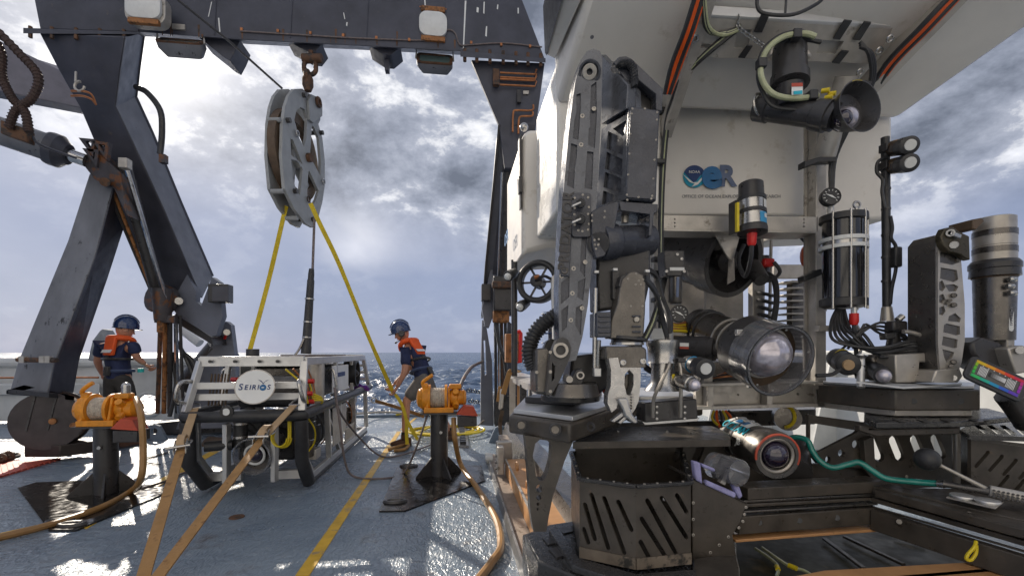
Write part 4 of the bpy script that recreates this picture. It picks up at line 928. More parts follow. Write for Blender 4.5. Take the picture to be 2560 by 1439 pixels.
    for a in range(4): 
        d = AX * cos(a * pi / 2 + .4) + UP * sin(a * pi / 2 + .4); B().beam(S(.48, 2.1, .97), S(.48, 2.1, .97) + d * .15, .05, .01, RT).done('thruster_blade', M['black'], t)
    B().pipe(S(.41, .62, .74), S(.41, .62, 1.13), .085, .075, 18).done('guard_tube', M['alu'], t)
    for k2 in range(6): B().beam(S(-.33 + k2 * .028, .16, 1.06), S(-.36 + k2 * .028, .16, .78), .012, .01).done('rack_bar', M['brown'], t)
    for k2 in range(9): B().beam(S(.465, 1.65 + k2 * .06, .16), S(.465, 1.65 + k2 * .06, .30), .03, .01).done('grille_bar', M['alu'], t)
    B().box(S(.465, 1.9, .31), .02, .6, .03).done('grille_rail', M['alu'], t); B().box(S(.465, 1.9, .15), .02, .6, .03).done('grille_rail', M['alu'], t)
    for u, w in ((-.3, .08), (-.1, .08), (.1, .08), (.25, .08)): B().cyl(S(u, w - .02, 1.17), S(u, w, 1.17), .014, n=8).done('bolt', M['black'], t)
    b = B(); b.tube([S(-.1, 1.4, 1.2), S(.2, 1.2, 1.21), S(.4, 1.9, 1.21), S(0, 2.3, 1.21), S(-.3, 1.7, 1.21)], .012, 6); b.done('tether', M['greyrope'], t)
    b = B()
    for k2 in range(6): b.torus(S(.45, 2.5, .74 + .01 * k2), UP + RT * .2 * (k2 - 2), .10 + .012 * k2, .012, 16, 5, sx=.5)
    tag(b.done('rope_bundle', M['purpledark']), 'small purple rope bundle lying on the far end of the camera sled', 'rope')
    # lashing straps with ratchets
    def lash(top, mid, bot, hook, label):
        s = thing('ratchet_strap', label, 'ratchet strap', bot, 'tan ratchet straps on the sled')
        d = (bot - top).normalized(); sd = RT
        B().ribbon([top, mid], .058, .009, sd, smooth=False).done('webbing', M['tanclean'], s)
        B().ribbon([mid, bot], .058, .009, sd, smooth=False).done('webbing', M['tan'], s)
        nn = d.cross(sd).normalized(); nn = nn if nn.y < 0 else -nn
        x = sd - d * sd.dot(d); x.normalize()
        b = B(); b.ribbon([mid - d * .22, mid - d * .16 + nn * .05, mid - d * .05 + nn * .06, mid + nn * .02], .05, .008, sd, k=3); b.done('strap_roll', M['tanclean'], s)
        for q in (-1, 1): B().prism([mid + x * .034 * q + nn * .0 - d * .10, mid + x * .034 * q + nn * .05 - d * .09, mid + x * .034 * q + nn * .03 + d * .05, mid + x * .034 * q + d * .06], x * .005 * q).done('ratchet_side', M['steel'], s)
        B().cyl(mid - x * .085 + nn * .03, mid + x * .06 + nn * .03, .011, n=8).done('ratchet_handle', M['steel'], s)
        B().cyl(mid - x * .04 + nn * .02 - d * .05, mid + x * .04 + nn * .02 - d * .05, .016, n=8).done('ratchet_spool', M['steel'], s)
        B().tube([mid + x * .045 - d * .1, mid + x * .055 - d * .14, mid + x * .03 - d * .16], .006, 6).done('ratchet_spring', M['steel'], s)
        # hook at the frame
        B().tube([top - x * .04, top - x * .03 - d * .09, hook, top + x * .03 - d * .09, top + x * .04, top - x * .04], .008, 6, smooth=False).done('hook', M['steel'], s)
    lash(P(487, 1020, 3.92), P(452, 1125, 3.3), P(352, 1462, 2.1), S(-.46, 0, .82), 'tan ratchet strap on the left corner of the sled running down to the bottom edge')
    lash(P(735, 1012, 3.95), P(652, 1100, 3.5), P(378, 1462, 2.05), S(.46, .02, .86), 'tan ratchet strap on the right corner of the sled crossing in front of its dome')
    s = thing('ratchet_strap', 'tan lashing strap stretched from the rear of the sled towards the leaning man', 'ratchet strap', P(960, 1015, 7.0), 'tan ratchet straps on the sled')
    B().ribbon([P(938, 1002, 7.0), P(975, 1012, 6.9), P(1060, 1040, 6.7)], .05, .006, UP).done('webbing', M['tan'], s)
    B().torus(P(935, 1000, 7.0), AX, .04, .01, 14, 6).done('hook', M['steel'], s)
M['glassd'] = mat('smoky_acrylic', (.55, .55, .58), .06, var=.1, rvar=.03, trans=.8, ior=1.25, coat=.6)
sled()
# ------------------------------------------------------------------ air winches on posts
def winch(c, h, label, flip, plate_px, cover_right):
    """c: post foot on the deck"""
    t = thing('air_winch', label, 'winch', c, 'orange winches on black posts')
    f = -1 if flip else 1
    W = lambda u, w, z: c + RT * (u * f) + AX * w + UP * z
    B().cyl(W(0, 0, .015), W(0, 0, h), .088, n=26).done('post', M['black'], t)
    for a in range(4):
        d = RT * cos(a * pi / 2 + .5) + AX * sin(a * pi / 2 + .5); sdv = UP.cross(d)
        B().prism([c + d * .07 + sdv * -.008 + UP * .015, c + d * .25 + sdv * -.008 + UP * .015, c + d * .25 + sdv * -.008 + UP * .03, c + d * .07 + sdv * -.008 + UP * .22], sdv * .016).done('post_gusset', M['black'], t)
    bp = [D(*p) for p in plate_px]
    B().prism(bp, UP * .014).done('base_plate', M['wetsteelplate'], t)
    B().box(W(0, 0, h + .008), .36, .28, .016).done('top_plate', M['black'], t)
    O, r0 = M['winch'], h + .016
    for w in (-.11, .11): B().box(W(.0, w, r0 + .025), .29, .05, .05).done('foot_rail', O, t, bev=.006)
    zc = r0 + .135
    # end frames, drum, gearbox, motor
    B().lathe(W(-.22, 0, zc), W(-.10, 0, zc), [(0, .05), (.1, .085), (.35, .10), (.5, .125), (.9, .125), (1, .10)], 26).done('gearbox', O, t)
    B().prism([W(-.125, -.13, r0 + .02), W(-.125, .13, r0 + .02), W(-.125, .10, zc + .10), W(-.125, -.10, zc + .10)], RT * f * .025).done('end_frame', O, t, bev=.01)
    B().pipe(W(-.11, 0, zc), W(-.085, 0, zc), .135, .06, 26).done('drum_flange', O, t)
    B().pipe(W(.055, 0, zc), W(.08, 0, zc), .135, .06, 26).done('drum_flange', O, t)
    b = B(); b.cyl(W(-.09, 0, zc), W(.06, 0, zc), .088, n=24)
    b.done('drum', O, t)
    b = B()
    for k in range(9): b.torus(W(-.078 + k * .0165, 0, zc), RT, .094, .0095, 22, 6)
    b.done('wound_rope', M['rope'], t)
    B().prism([W(.085, -.13, r0 + .02), W(.085, .13, r0 + .02), W(.085, .08, zc + .11), W(.085, -.08, zc + .11)], RT * f * .022).done('end_frame', O, t, bev=.01)
    B().lathe(W(.10, 0, zc), W(.27, 0, zc), [(0, .07), (.2, .09), (.45, .09), (.5, .075), (.8, .075), (.85, .085), (1, .06)], 20).done('air_motor', O, t)
    for a in range(5):
        d = AX * cos(a * 1.2566) + UP * sin(a * 1.2566); B().cyl(W(.165, 0, zc) + d * .07, W(.165, 0, zc) + d * .125, .035, .03, n=10).done('motor_cylinder', O, t)
    B().box(W(.16, -.02, zc + .115), .12, .09, .05).done('control_valve', O, t, bev=.012)
    B().tube([W(-.15, -.02, zc + .10), W(-.16, -.04, zc + .16), W(-.10 if not flip else -.22, -.06, zc + .21), W(-.06 if not flip else -.30, -.06, zc + .235)], .018, 8).done('clutch_lever', O, t)
    B().box(W(-.14, -.02, zc + .12), .06, .06, .06).done('lever_base', O, t, bev=.01)
    for k in range(5): B().cyl(W(-.125, -.10 + k * .05, r0 + .05), W(-.14, -.10 + k * .05, r0 + .05), .012, n=6).done('bolt', O, t)
    for a in range(6):
        d = AX * cos(a * 1.047) + UP * sin(a * 1.047); B().cyl(W(-.165, 0, zc) + d * .10, W(-.185, 0, zc) + d * .10, .012, n=6).done('bolt', O, t)
    # red sheet guard and black control box on the outboard end
    x0 = .17 if cover_right else .10
    B().prism([W(x0, -.20, r0 - .01), W(x0 + .21, -.20, r0 - .03), W(x0 + .17, -.20, r0 + .06), W(x0 + .08, -.20, r0 + .075)], AX * .14).done('sheet_guard', M['redguard'], t)
    B().hexa([W(x0 + .01, -.19, r0 - .13), W(x0 + .20, -.19, r0 - .13), W(x0 + .20, -.19, r0 - .035), W(x0 + .01, -.19, r0 - .025)], [W(x0 + .01, -.02, r0 - .13), W(x0 + .20, -.02, r0 - .13), W(x0 + .20, -.02, r0 - .035), W(x0 + .01, -.02, r0 - .025)]).done('control_box', M['black'], t, bev=.006)
    B().cyl(W(.02, -.09, h * .72), W(.02, -.115, h * .72), .016, n=8).done('post_bolt', M['steel'], t)
    return t
c1 = D(265, 1235)
w1 = winch(c1, .60, 'orange air winch on a black post in front of the man facing aft', False, [(44, 1222), (90, 1208), (300, 1200), (415, 1222), (420, 1232), (190, 1328), (122, 1328)], True)
b = B(); b.cyl(c1 + RT * .16 + UP * .86, c1 + RT * .16 + UP * .95, .035, n=14); b.ball(c1 + RT * .16 + UP * .95, .035, 12, 8); b.done('filter_bowl', M['steel'], w1)
c2 = D(1098, 1190)
w2 = winch(c2, .64, 'orange air winch on a black post between the leaning man and the vehicle', False, [(948, 1280), (1012, 1279), (1212, 1203), (1203, 1165), (1010, 1162), (990, 1175)], True)
for px in ((988, 1258), (1022, 1168), (150, 1308), (180, 1316)):
    b = B(); c = D(*px) + UP * .016; b.torus(c, UP, .05, .02, 14, 6, sx=1.6, sy=.7, hint=AX)
    tag(b.done('lashing_ring', M['black']), 'black lashing ring ' + {988: 'at the near left tip of the right winch plate', 1022: 'at the far left corner of the right winch plate', 150: 'at the near tip of the left winch plate', 180: 'just right of another ring on the left winch plate'}[px[0]], 'lashing ring', 'rings on the winch plates')
def hose(pts, r, name, m, label, cat='hose', n=9, group=None):
    b = B(); b.tube(pts, r, n, k=7); return tag(b.done(name, m), label, cat, group)
hose([c1 + RT * .24 + UP * .84, P(352, 1035, 3.75), P(358, 1120, 3.7), P(352, 1195, 3.65), D(325, 1228, .03), D(250, 1268, .03), D(120, 1312, .03), D(-60, 1356, .03)], .025, 'air_hose', M['hose'], 'tan air hose from the left winch curving down across its plate to the left edge')
hose([P(1134, 1045, 4.5), P(1137, 1095, 4.4), D(1152, 1160, .12), D(1190, 1215, .03), D(1238, 1292, .03), D(1252, 1360, .03), D(1232, 1400, .03), D(1190, 1455, .03)], .025, 'air_hose', M['hose'], 'tan air hose dropping from the right winch and looping along the steel track')
hose([D(1212, 1075, .25), P(1150, 1010, 4.9), P(1160, 950, 5.2), P(1178, 925, 5.6), P(1205, 905, 6.8)], .022, 'supply_hose', M['greyrope'], 'dark hose rising from the right winch to the gantry foot') if False else None
b = B(); b.tube([P(1148, 985, 4.6), P(1152, 962, 4.8), P(1165, 935, 5.4), P(1182, 915, 6.2), P(1206, 904, 7.1)], .022, 8)
tag(b.done('supply_hose', M['navy_rust']), 'wrapped supply hose arching from the right winch to the gantry foot', 'hose')
hose([P(838, 970, 4.6), P(850, 1030, 4.5), P(905, 1100, 5.6), D(950, 1138, .02), D(1000, 1137, .02), D(1080, 1110, .02), D(1180, 1072, .02), P(1210, 1050, 7.2)], .011, 'mooring_line', M['greyrope'], 'thin grey rope from the sled across the deck to the gantry foot', 'rope', 7)
hose([P(836, 968, 4.5), P(850, 1060, 4.4), P(862, 1150, 4.45), D(885, 1190, .02), D(960, 1195, .02), D(1010, 1180, .02), P(1040, 1120, 4.55), P(1068, 1038, 4.5)], .011, 'winch_rope', M['greyrope'], 'thin grey rope from the sled hanging to the deck and up to the right winch', 'rope', 7)
hose([D(355, 1220, .02), D(420, 1200, .02), D(470, 1180, .02), D(560, 1200, .02)], .012, 'deck_rope', M['greyrope'], 'grey rope lying between the left winch plate and the sled', 'rope', 7)
hose([D(360, 1145, .015), D(420, 1130, .015), D(360, 1150, .015), D(400, 1160, .015)], .008, 'deck_cable', M['black'], 'thin black cable loop on the deck right of the left winch post', 'cable', 6)
b = B()
for k in range(3):
    b.torus(D(1110, 1075, .03 + .02 * k) + V((.02 * k, 0, 0)), UP, .42 + .05 * k, .018, 36, 7, hint=AX, sx=1.1, sy=.8)
b.tube([D(990, 1036, .05), D(1060, 1032, .05), D(1100, 1050, .08), D(1040, 1083, .05)], .018, 7)
tag(b.done('coiled_hose', M['yellowcable']), 'coil of yellow hose on the deck behind the right winch', 'hose')
# stern lines and loose gear
hose([D(600, 1045, .25), D(760, 1045, .3), P(940, 1030, 8.7), P(1030, 1032, 8.7), P(1200, 1037, 8.8)], .02, 'stern_line', M['rope'], 'pale rope stretched low across the stern opening', 'rope', 8)
for k, (px, py) in enumerate(((1170, 975), (1175, 1002))):
    b = B()
    for j in range(6):
        b.torus(P(px + j * 6, py + j * 1.0 - (j % 2), 7.9), (AX + (RT if j % 2 else UP) * .6), .028, .008, 10, 5)
    tag(b.done('chain', M['black']), ('upper' if k == 0 else 'lower') + ' short black chain hanging left of the right gantry foot', 'chain', 'stern chains')
for (px, py, s, lab) in ((385, 1100, 1, 'blue grey deck padeye in front of the left gantry foot'), (1252, 1073, 1.05, 'blue grey deck padeye at the end of the steel track by the right gantry foot')):
    c = D(px, py) if px < 900 else P(1252, 1080, 6.3); c.z = 0
    e = lambda x, z: c + RT * x * s + UP * z * s
    B().prism([e(-.16, 0), e(.16, 0), e(.10, .14), e(.07, .20), e(0, .23), e(-.07, .20), e(-.10, .14)], AX * .05, [[e(.045 * cos(a), .13 + .045 * sin(a)) for a in [i * pi / 7 for i in range(14)]]])
    b = B(); b.prism([e(-.16, 0), e(.16, 0), e(.10, .14), e(.07, .20), e(0, .23), e(-.07, .20), e(-.10, .14)], AX * .05, [[e(.045 * cos(a), .13 + .045 * sin(a)) for a in [i * pi / 7 for i in range(14)]]])
    tag(b.done('padeye', M['bluepad'], bev=.004), lab, 'padeye', 'deck padeyes')
b = B(); b.prism([D(-60, 1160), D(152, 1148), D(-60, 1212)], UP * .02); t = b.done('rubber_mat', M['redmat'], None); tag(t, 'rusty red ribbed mat corner lying at the left edge', 'mat')
b = B()
for k in range(14):
    f = k / 14; p = D(-60, 1163, .021).lerp(D(150, 1149, .021), f); q = D(-60, 1208, .021).lerp(D(150, 1149, .021), f); b.beam(p, q, .008, .01)
b.done('mat_rib', M['redmat'], t, kind='stuff')
b = B()
for j in range(5): b.torus(D(-6 + j * 9, 1150 - j * 3, .05), (AX if j % 2 else UP) + RT * .3, .05, .02, 14, 7, sx=1.3)
tag(b.done('chain', M['rust']), 'heavy rusty chain end lying at the left edge by the boom wheel', 'chain')
for k in range(4):
    b = B(); c = D(395 - k * 9, 1108 - k * 9, .06); 
b = B(); b.tube([D(330, 1100, .03), D(365, 1088, .03), D(392, 1068, .03)], .035, 8); b.tube([D(335, 1090, .03), D(372, 1080, .03), D(400, 1060, .03)], .03, 8)
tag(b.done('deck_pipe', M['edge']), 'pair of grey pipes lying on deck behind the left winch', 'pipe')
b = B(); b.hexa([D(500, 1115), D(560, 1120), D(580, 1100), D(520, 1095)], [x + UP * .03 for x in (D(500, 1115), D(560, 1120), D(580, 1100), D(520, 1095))])
tag(b.done('dunnage_board', M['brown']), 'brown board on deck under the left rear of the sled', 'board')
# ------------------------------------------------------------------ people
def skin(name, verts, edges, radii, m, parent, root=0, sub=2):
    me = bpy.data.meshes.new(name); r0 = parent
    while r0.parent is not None: r0 = r0.parent
    me.from_pydata([tuple(V(v) - r0.location) for v in verts], edges, [])
    me.materials.append(m)
    o = bpy.data.objects.new(name, me); COL.objects.link(o); o.parent = parent
    k = o.modifiers.new('skin', 'SKIN'); k.use_smooth_shade = True; k.branch_smoothing = .6
    for i, r in enumerate(radii):
        v = me.skin_vertices[0].data[i]; v.radius = r if isinstance(r, tuple) else (r, r); v.use_root = (i == root)
    s = o.modifiers.new('sub', 'SUBSURF'); s.levels = sub; s.render_levels = sub
    return o
def chain(m, parent, name, pts, radii): return skin(name, pts, [(i, i + 1) for i in range(len(pts) - 1)], radii, m, parent)
def person(label, base, J, fw, grip=None, shorts='shorts', headset=False):
    """J: world joints; fw: facing direction"""
    t = thing('person', label, 'person', base, 'crew members on deck')
    side = UP.cross(fw).normalized()          # the person's left
    fu = (J['neck'] - J['pelvis']).normalized()
    v = [J['pelvis'], J['waist'], J['chest'], J['neck'], J['head0']]; r = [(.14, .125), (.13, .11), (.155, .12), .058, .062]
    e = [(0, 1), (1, 2), (2, 3), (3, 4)]
    def add(p, rad, frm): v.append(V(p)); r.append(rad); e.append((frm, len(v) - 1)); return len(v) - 1
    for s in 'LR':
        i = add(J['sh' + s], .062, 2); i = add(J['el' + s], .045, i); i = add(J['wr' + s], .030, i)
        i = add(J['hip' + s], .098, 0); i = add(J['kn' + s], .062, i); i = add(J['kn' + s].lerp(J['an' + s], .35), .058, i); i = add(J['an' + s], .040, i)
    skin('body', v, e, r, M['skin'], t)
    # head with face
    hd, hf = J['head'], J['look']; hs = UP.cross(hf).normalized(); hu = hf.cross(hs)
    b = B(); b.ball(V((0, 0, 0)), 1, 20, 14)
    pts = []
    for p in b.v:
        x, y, z = p.x * .078, p.y * .098, p.z * .118
        if z < 0: x *= 1 - .25 * (-z / .118); y = y * (1 - .10 * (-z / .118)) + .012 * (-z / .118)
        pts.append(hd + hs * -x + hf * y + hu * z)
    b.v = pts; b.done('head', M['skin'], t)
    b = B(); b.prism([hd + hf * .095 + hu * .02, hd + hf * .118 - hu * .022, hd + hf * .098 - hu * .03], hs * .012); b.v = [p - hs * .006 for p in b.v]; b.done('nose', M['skin'], t, bev=.004)
    for s in (-1, 1):
        B().ball(hd + hs * (.032 * s) + hf * .086 + hu * .018, .010, 8, 6).done('eye', M['sock'], t)
        B().lathe(hd + hs * (.074 * s) - hf * .005 - hu * .005, hd + hs * (.088 * s) - hf * .012 - hu * .005, [(0, .028), (.6, .03), (1, .018)], 12).done('ear', M['skin'], t)
    B().beam(hd + hf * .094 - hu * .052 - hs * .022, hd + hf * .094 - hu * .052 + hs * .022, .008, .008).done('mouth', M['redguard'], t)
    # hair below the helmet
    b = B(); b.ball(V((0, 0, 0)), 1, 18, 10); b.v = [hd + hs * p.x * .083 + hf * (p.y * .09 - .018) + hu * (p.z * .085 + .035) for p in b.v]; b.done('hair', M['hair'], t)
    # hard hat: shell, brim, ridge
    hl = sub('helmet', t); tilt = (hu * .98 - hf * .2).normalized(); tf = (hf + hu * .2).normalized(); hc = hd + hu * .055
    b = B(); b.ball(V((0, 0, 0)), 1, 24, 14); q = []
    for p in b.v: q.append(hc + hs * p.x * .112 + tf * p.y * .138 + tilt * (max(p.z, -.25) * .138))
    b.v = q; b.done('shell', M['helmet'], hl)
    rim = [hc + hs * (.118 * cos(a)) + tf * (.142 * sin(a) + (.032 * max(0, sin(a)) ** 2)) - tilt * .03 for a in [2 * pi * i / 28 for i in range(28)]]
    B().prism(rim, -tilt * .01).done('brim', M['helmet'], hl)
    b = B(); b.tube([hc + tf * (.135 * cos(a)) + tilt * (.141 * sin(a)) for a in [pi * (.12 + .76 * i / 12) for i in range(13)]], .012, 6, smooth=False); b.done('ridge', M['helmet'], hl)
    # shirt
    v = [J['pelvis'] - fu * .06, J['pelvis'] + fu * .07, J['waist'], J['chest'], J['chest'].lerp(J['neck'], .9)]; r = [(.15, .13), (.160, .138), (.165, .138), (.196, .160), (.085, .085)]; e = [(0, 1), (1, 2), (2, 3), (3, 4)]
    for s in 'LR':
        add(J['sh' + s].lerp(J['neck'], .5) - fu * .03, .088, 3); i = add(J['sh' + s], .096, 3); i = add(J['sh' + s].lerp(J['el' + s], .4), .078, i); add(J['sh' + s].lerp(J['el' + s], .72), .070, i)
    skin('shirt', v, e, r, M['shirt'], t)
    # shorts
    v = [J['pelvis'] + fu * .12, J['pelvis'] - fu * .03]; r = [(.165, .145), (.165, .148)]; e = [(0, 1)]
    for s in 'LR':
        i = add(J['hip' + s], .122, 1); i = add(J['hip' + s].lerp(J['kn' + s], .55), .105, i); add(J['hip' + s].lerp(J['kn' + s], .98), .094, i)
    skin('shorts', v, e, r, M[shorts], t)
    c = J['pelvis'] + fu * .10; x = side; b = B(); y = fu.cross(x)
    ring = [c + x * (.158 * cos(a)) + y * (.136 * sin(a)) for a in [2 * pi * i / 24 for i in range(25)]]
    b.tube(ring, .022, 6, smooth=False); b.done('belt', M['belt'], t)
    B().box(c - x * (.02) + y * .0 - fw * .16, .07, .05, .12, x=x, y=fw, z=fu).done('belt_radio', M['black'], t, bev=.01)
    # inflatable vest: yoke round the neck, back flap with tape, harness
    bk = -(fw - fu * fw.dot(fu)).normalized()
    ve = sub('work_vest', t)
    nb = J['chest'].lerp(J['neck'], .72)
    B().tube([nb + side * .10 - bk * .10 - fu * .05, nb + side * .125 - bk * .04 + fu * .01, nb + side * .10 + bk * .07 + fu * .03, nb + bk * .105 + fu * .03, nb - side * .10 + bk * .07 + fu * .03, nb - side * .125 - bk * .04 + fu * .01, nb - side * .10 - bk * .10 - fu * .05], .034, 10).done('collar', M['vest'], ve)
    z0 = nb + bk * .135 + fu * .04
    def flap(f0, f1, hw0, hw1, k): return [z0 + side * hw0 - fu * f0 + bk * k, z0 - side * hw0 - fu * f0 + bk * k, z0 - side * hw1 - fu * f1 + bk * (k + .02), z0 + side * hw1 - fu * f1 + bk * (k + .02)]
    b = B(); b.prism(flap(0, .24, .082, .075, 0), -bk * .05); b.done('back_flap', M['vest'], ve, bev=.014)
    b = B(); b.prism(flap(.165, .205, .078, .076, .014), bk * .004); b.done('reflective_band', M['reflect'], ve)
    b = B(); ring = [J['waist'].lerp(J['chest'], .35) + x * (.176 * cos(a)) + y * (.142 * sin(a)) for a in [2 * pi * i / 24 for i in range(25)]]; b.tube(ring, .017, 6, smooth=False); b.done('harness_band', M['black'], ve)
    b = B(); b.beam(z0 - fu * .24 + bk * .005, J['waist'].lerp(J['chest'], .35) + bk * .145, .04, .01, bk); b.done('harness_strap', M['black'], ve)
    if headset:
        o2 = hd + hs * .088 - hu * .01
        B().lathe(o2, o2 + hs * .035, [(0, .045), (.7, .045), (1, .03)], 14).done('headset_cup', M['black'], t)
        B().tube([o2 + hs * .03 - hu * .03, o2 + hf * .06 - hu * .07 + hs * .01, o2 + hf * .12 - hu * .075 - hs * .03], .006, 6).done('headset_boom', M['black'], t)
        B().ball(o2 + hf * .125 - hu * .075 - hs * .03, .016, 8, 6).done('microphone', M['black'], t)
    # feet
    for s in 'LR':
        a = J['an' + s]; td = J['toe' + s]; td = V((td.x, td.y, 0)).normalized(); ts = UP.cross(td)
        sole = V((a.x, a.y, 0))
        B().cyl(a - UP * .02, a + UP * .085, .047, .045, 14).done('sock', M['sock'], t)
        prof = [(-.085, .034, .10), (-.05, .042, .115), (.0, .046, .125), (.05, .047, .095), (.11, .050, .072), (.16, .044, .058), (.19, .025, .04)]
        rings = []
        for f, hw, h in prof: rings.append([sole + td * f + ts * hw + UP * .012, sole + td * f + ts * hw * .95 + UP * h * .6, sole + td * f + ts * hw * .5 + UP * h, sole + td * f - ts * hw * .5 + UP * h, sole + td * f - ts * hw * .95 + UP * h * .6, sole + td * f - ts * hw + UP * .012])
        b = B(); b.loft(rings); b.done('boot', M['boot'], t, bev=.012, sharp=60)
        B().cyl(sole + UP * .09, sole + UP * .15, .05, .052, 14).done('boot_cuff', M['boot'], t)
        B().prism([sole + td * f + ts * w for f, w in ((-.09, .035), (0, .048), (.11, .052), (.18, .04), (.197, 0), (.18, -.04), (.11, -.052), (0, -.048), (-.09, -.035))], UP * .022).done('boot_sole', M['rubber'], t)
    # hands with five curled fingers
    for s in 'LR':
        w = J['wr' + s]; d = (w - J['el' + s]).normalized(); pn = J.get('palm' + s, fw); pn = (pn - d * pn.dot(d)).normalized(); ac = d.cross(pn)
        chain(M['skin'], t, 'hand', [w - d * .01, w + d * .03, w + d * .085], [.026, (.036, .018), (.040, .017)])
        for k in range(4):
            o = w + d * .09 + ac * (.028 - .019 * k); L = (.030, .034, .032, .025)[k]
            chain(M['skin'], t, 'finger', [o - d * .02, o + d * L * .8 + pn * .006, o + d * L * 1.2 + pn * (.03), o + d * L * .8 + pn * .052], [.010, .0095, .009, .008])
        o = w + d * .035 + ac * .034
        chain(M['skin'], t, 'thumb', [o - ac * .014, o + d * .03 + ac * .012 + pn * .018, o + d * .052 - ac * .0 + pn * .040], [.013, .011, .009])
    return t
def leaning_man():
    d = 6.3; p = lambda x, y, k=0: P(x, y, d + k)
    fw = V((-.82, .57, 0)).normalized()
    J = dict(pelvis=p(1060, 942), waist=p(1052, 915), chest=p(1036, 878), neck=p(1019, 854), head0=p(1010, 842), head=p(1005, 833), look=V((-.88, -.12, -.42)).normalized(),
             shL=p(1016, 879, -.17), elL=p(1012, 930, -.24), wrL=p(992, 968, -.24), shR=p(1050, 874, .14), elR=p(1024, 922, .20), wrR=p(985, 960, .10),
             hipL=p(1056, 955, -.08), knL=p(1016, 1000, -.14), anL=p(1012, 1088, -.20), hipR=p(1068, 956, .10), knR=p(1088, 1010, .12), anR=P(1128, 1085, 6.45),
             toeL=V((-1, -.1, 0)), toeR=V((-1, .2, 0)), palmL=V((-1, 0, 0)), palmR=V((-.4, -.6, 0)))
    J['anL'].z = .10; J['anR'].z = .10
    person('man in blue hard hat and headset leaning over to pull a yellow strap', V((J['pelvis'].x, J['pelvis'].y, 0)), J, fw, headset=True)
def standing_man():
    d = 5.9; p = lambda x, y, k=0: P(x, y, d + k)
    fw = V((.25, 1, 0)).normalized()
    J = dict(pelvis=p(297, 945), waist=p(294, 912), chest=p(294, 868), neck=p(306, 843), head0=p(310, 834), head=p(312, 824), look=V((.62, .72, -.30)).normalized(),
             shL=p(254, 864, .02), elL=p(243, 905, .03), wrL=p(258, 938, .22), shR=p(334, 864, 0), elR=p(341, 893, .02), wrR=p(364, 911, .12),
             hipL=p(280, 958), knL=p(284, 1020), anL=P(285, 1110, 5.9), hipR=p(314, 958), knR=p(322, 1015, .05), anR=P(315, 1110, 6.0),
             toeL=V((-.1, 1, 0)), toeR=V((.4, 1, 0)), palmL=V((1, .2, 0)), palmR=V((-.3, .8, .3)))
    J['anL'].z = .10; J['anR'].z = .10
    person('man in blue hard hat with his back turned, working at the bulwark on the left', V((J['pelvis'].x, J['pelvis'].y, 0)), J, fw, shorts='shorts2')
    b = B(); b.cyl(P(352, 920, 5.95), P(352, 930, 5.95), .035, n=12)
    tag(b.done('tape_roll', M['turq']), 'turquoise roll held low in the hands of the man with his back turned', 'tape roll')
leaning_man(); standing_man()
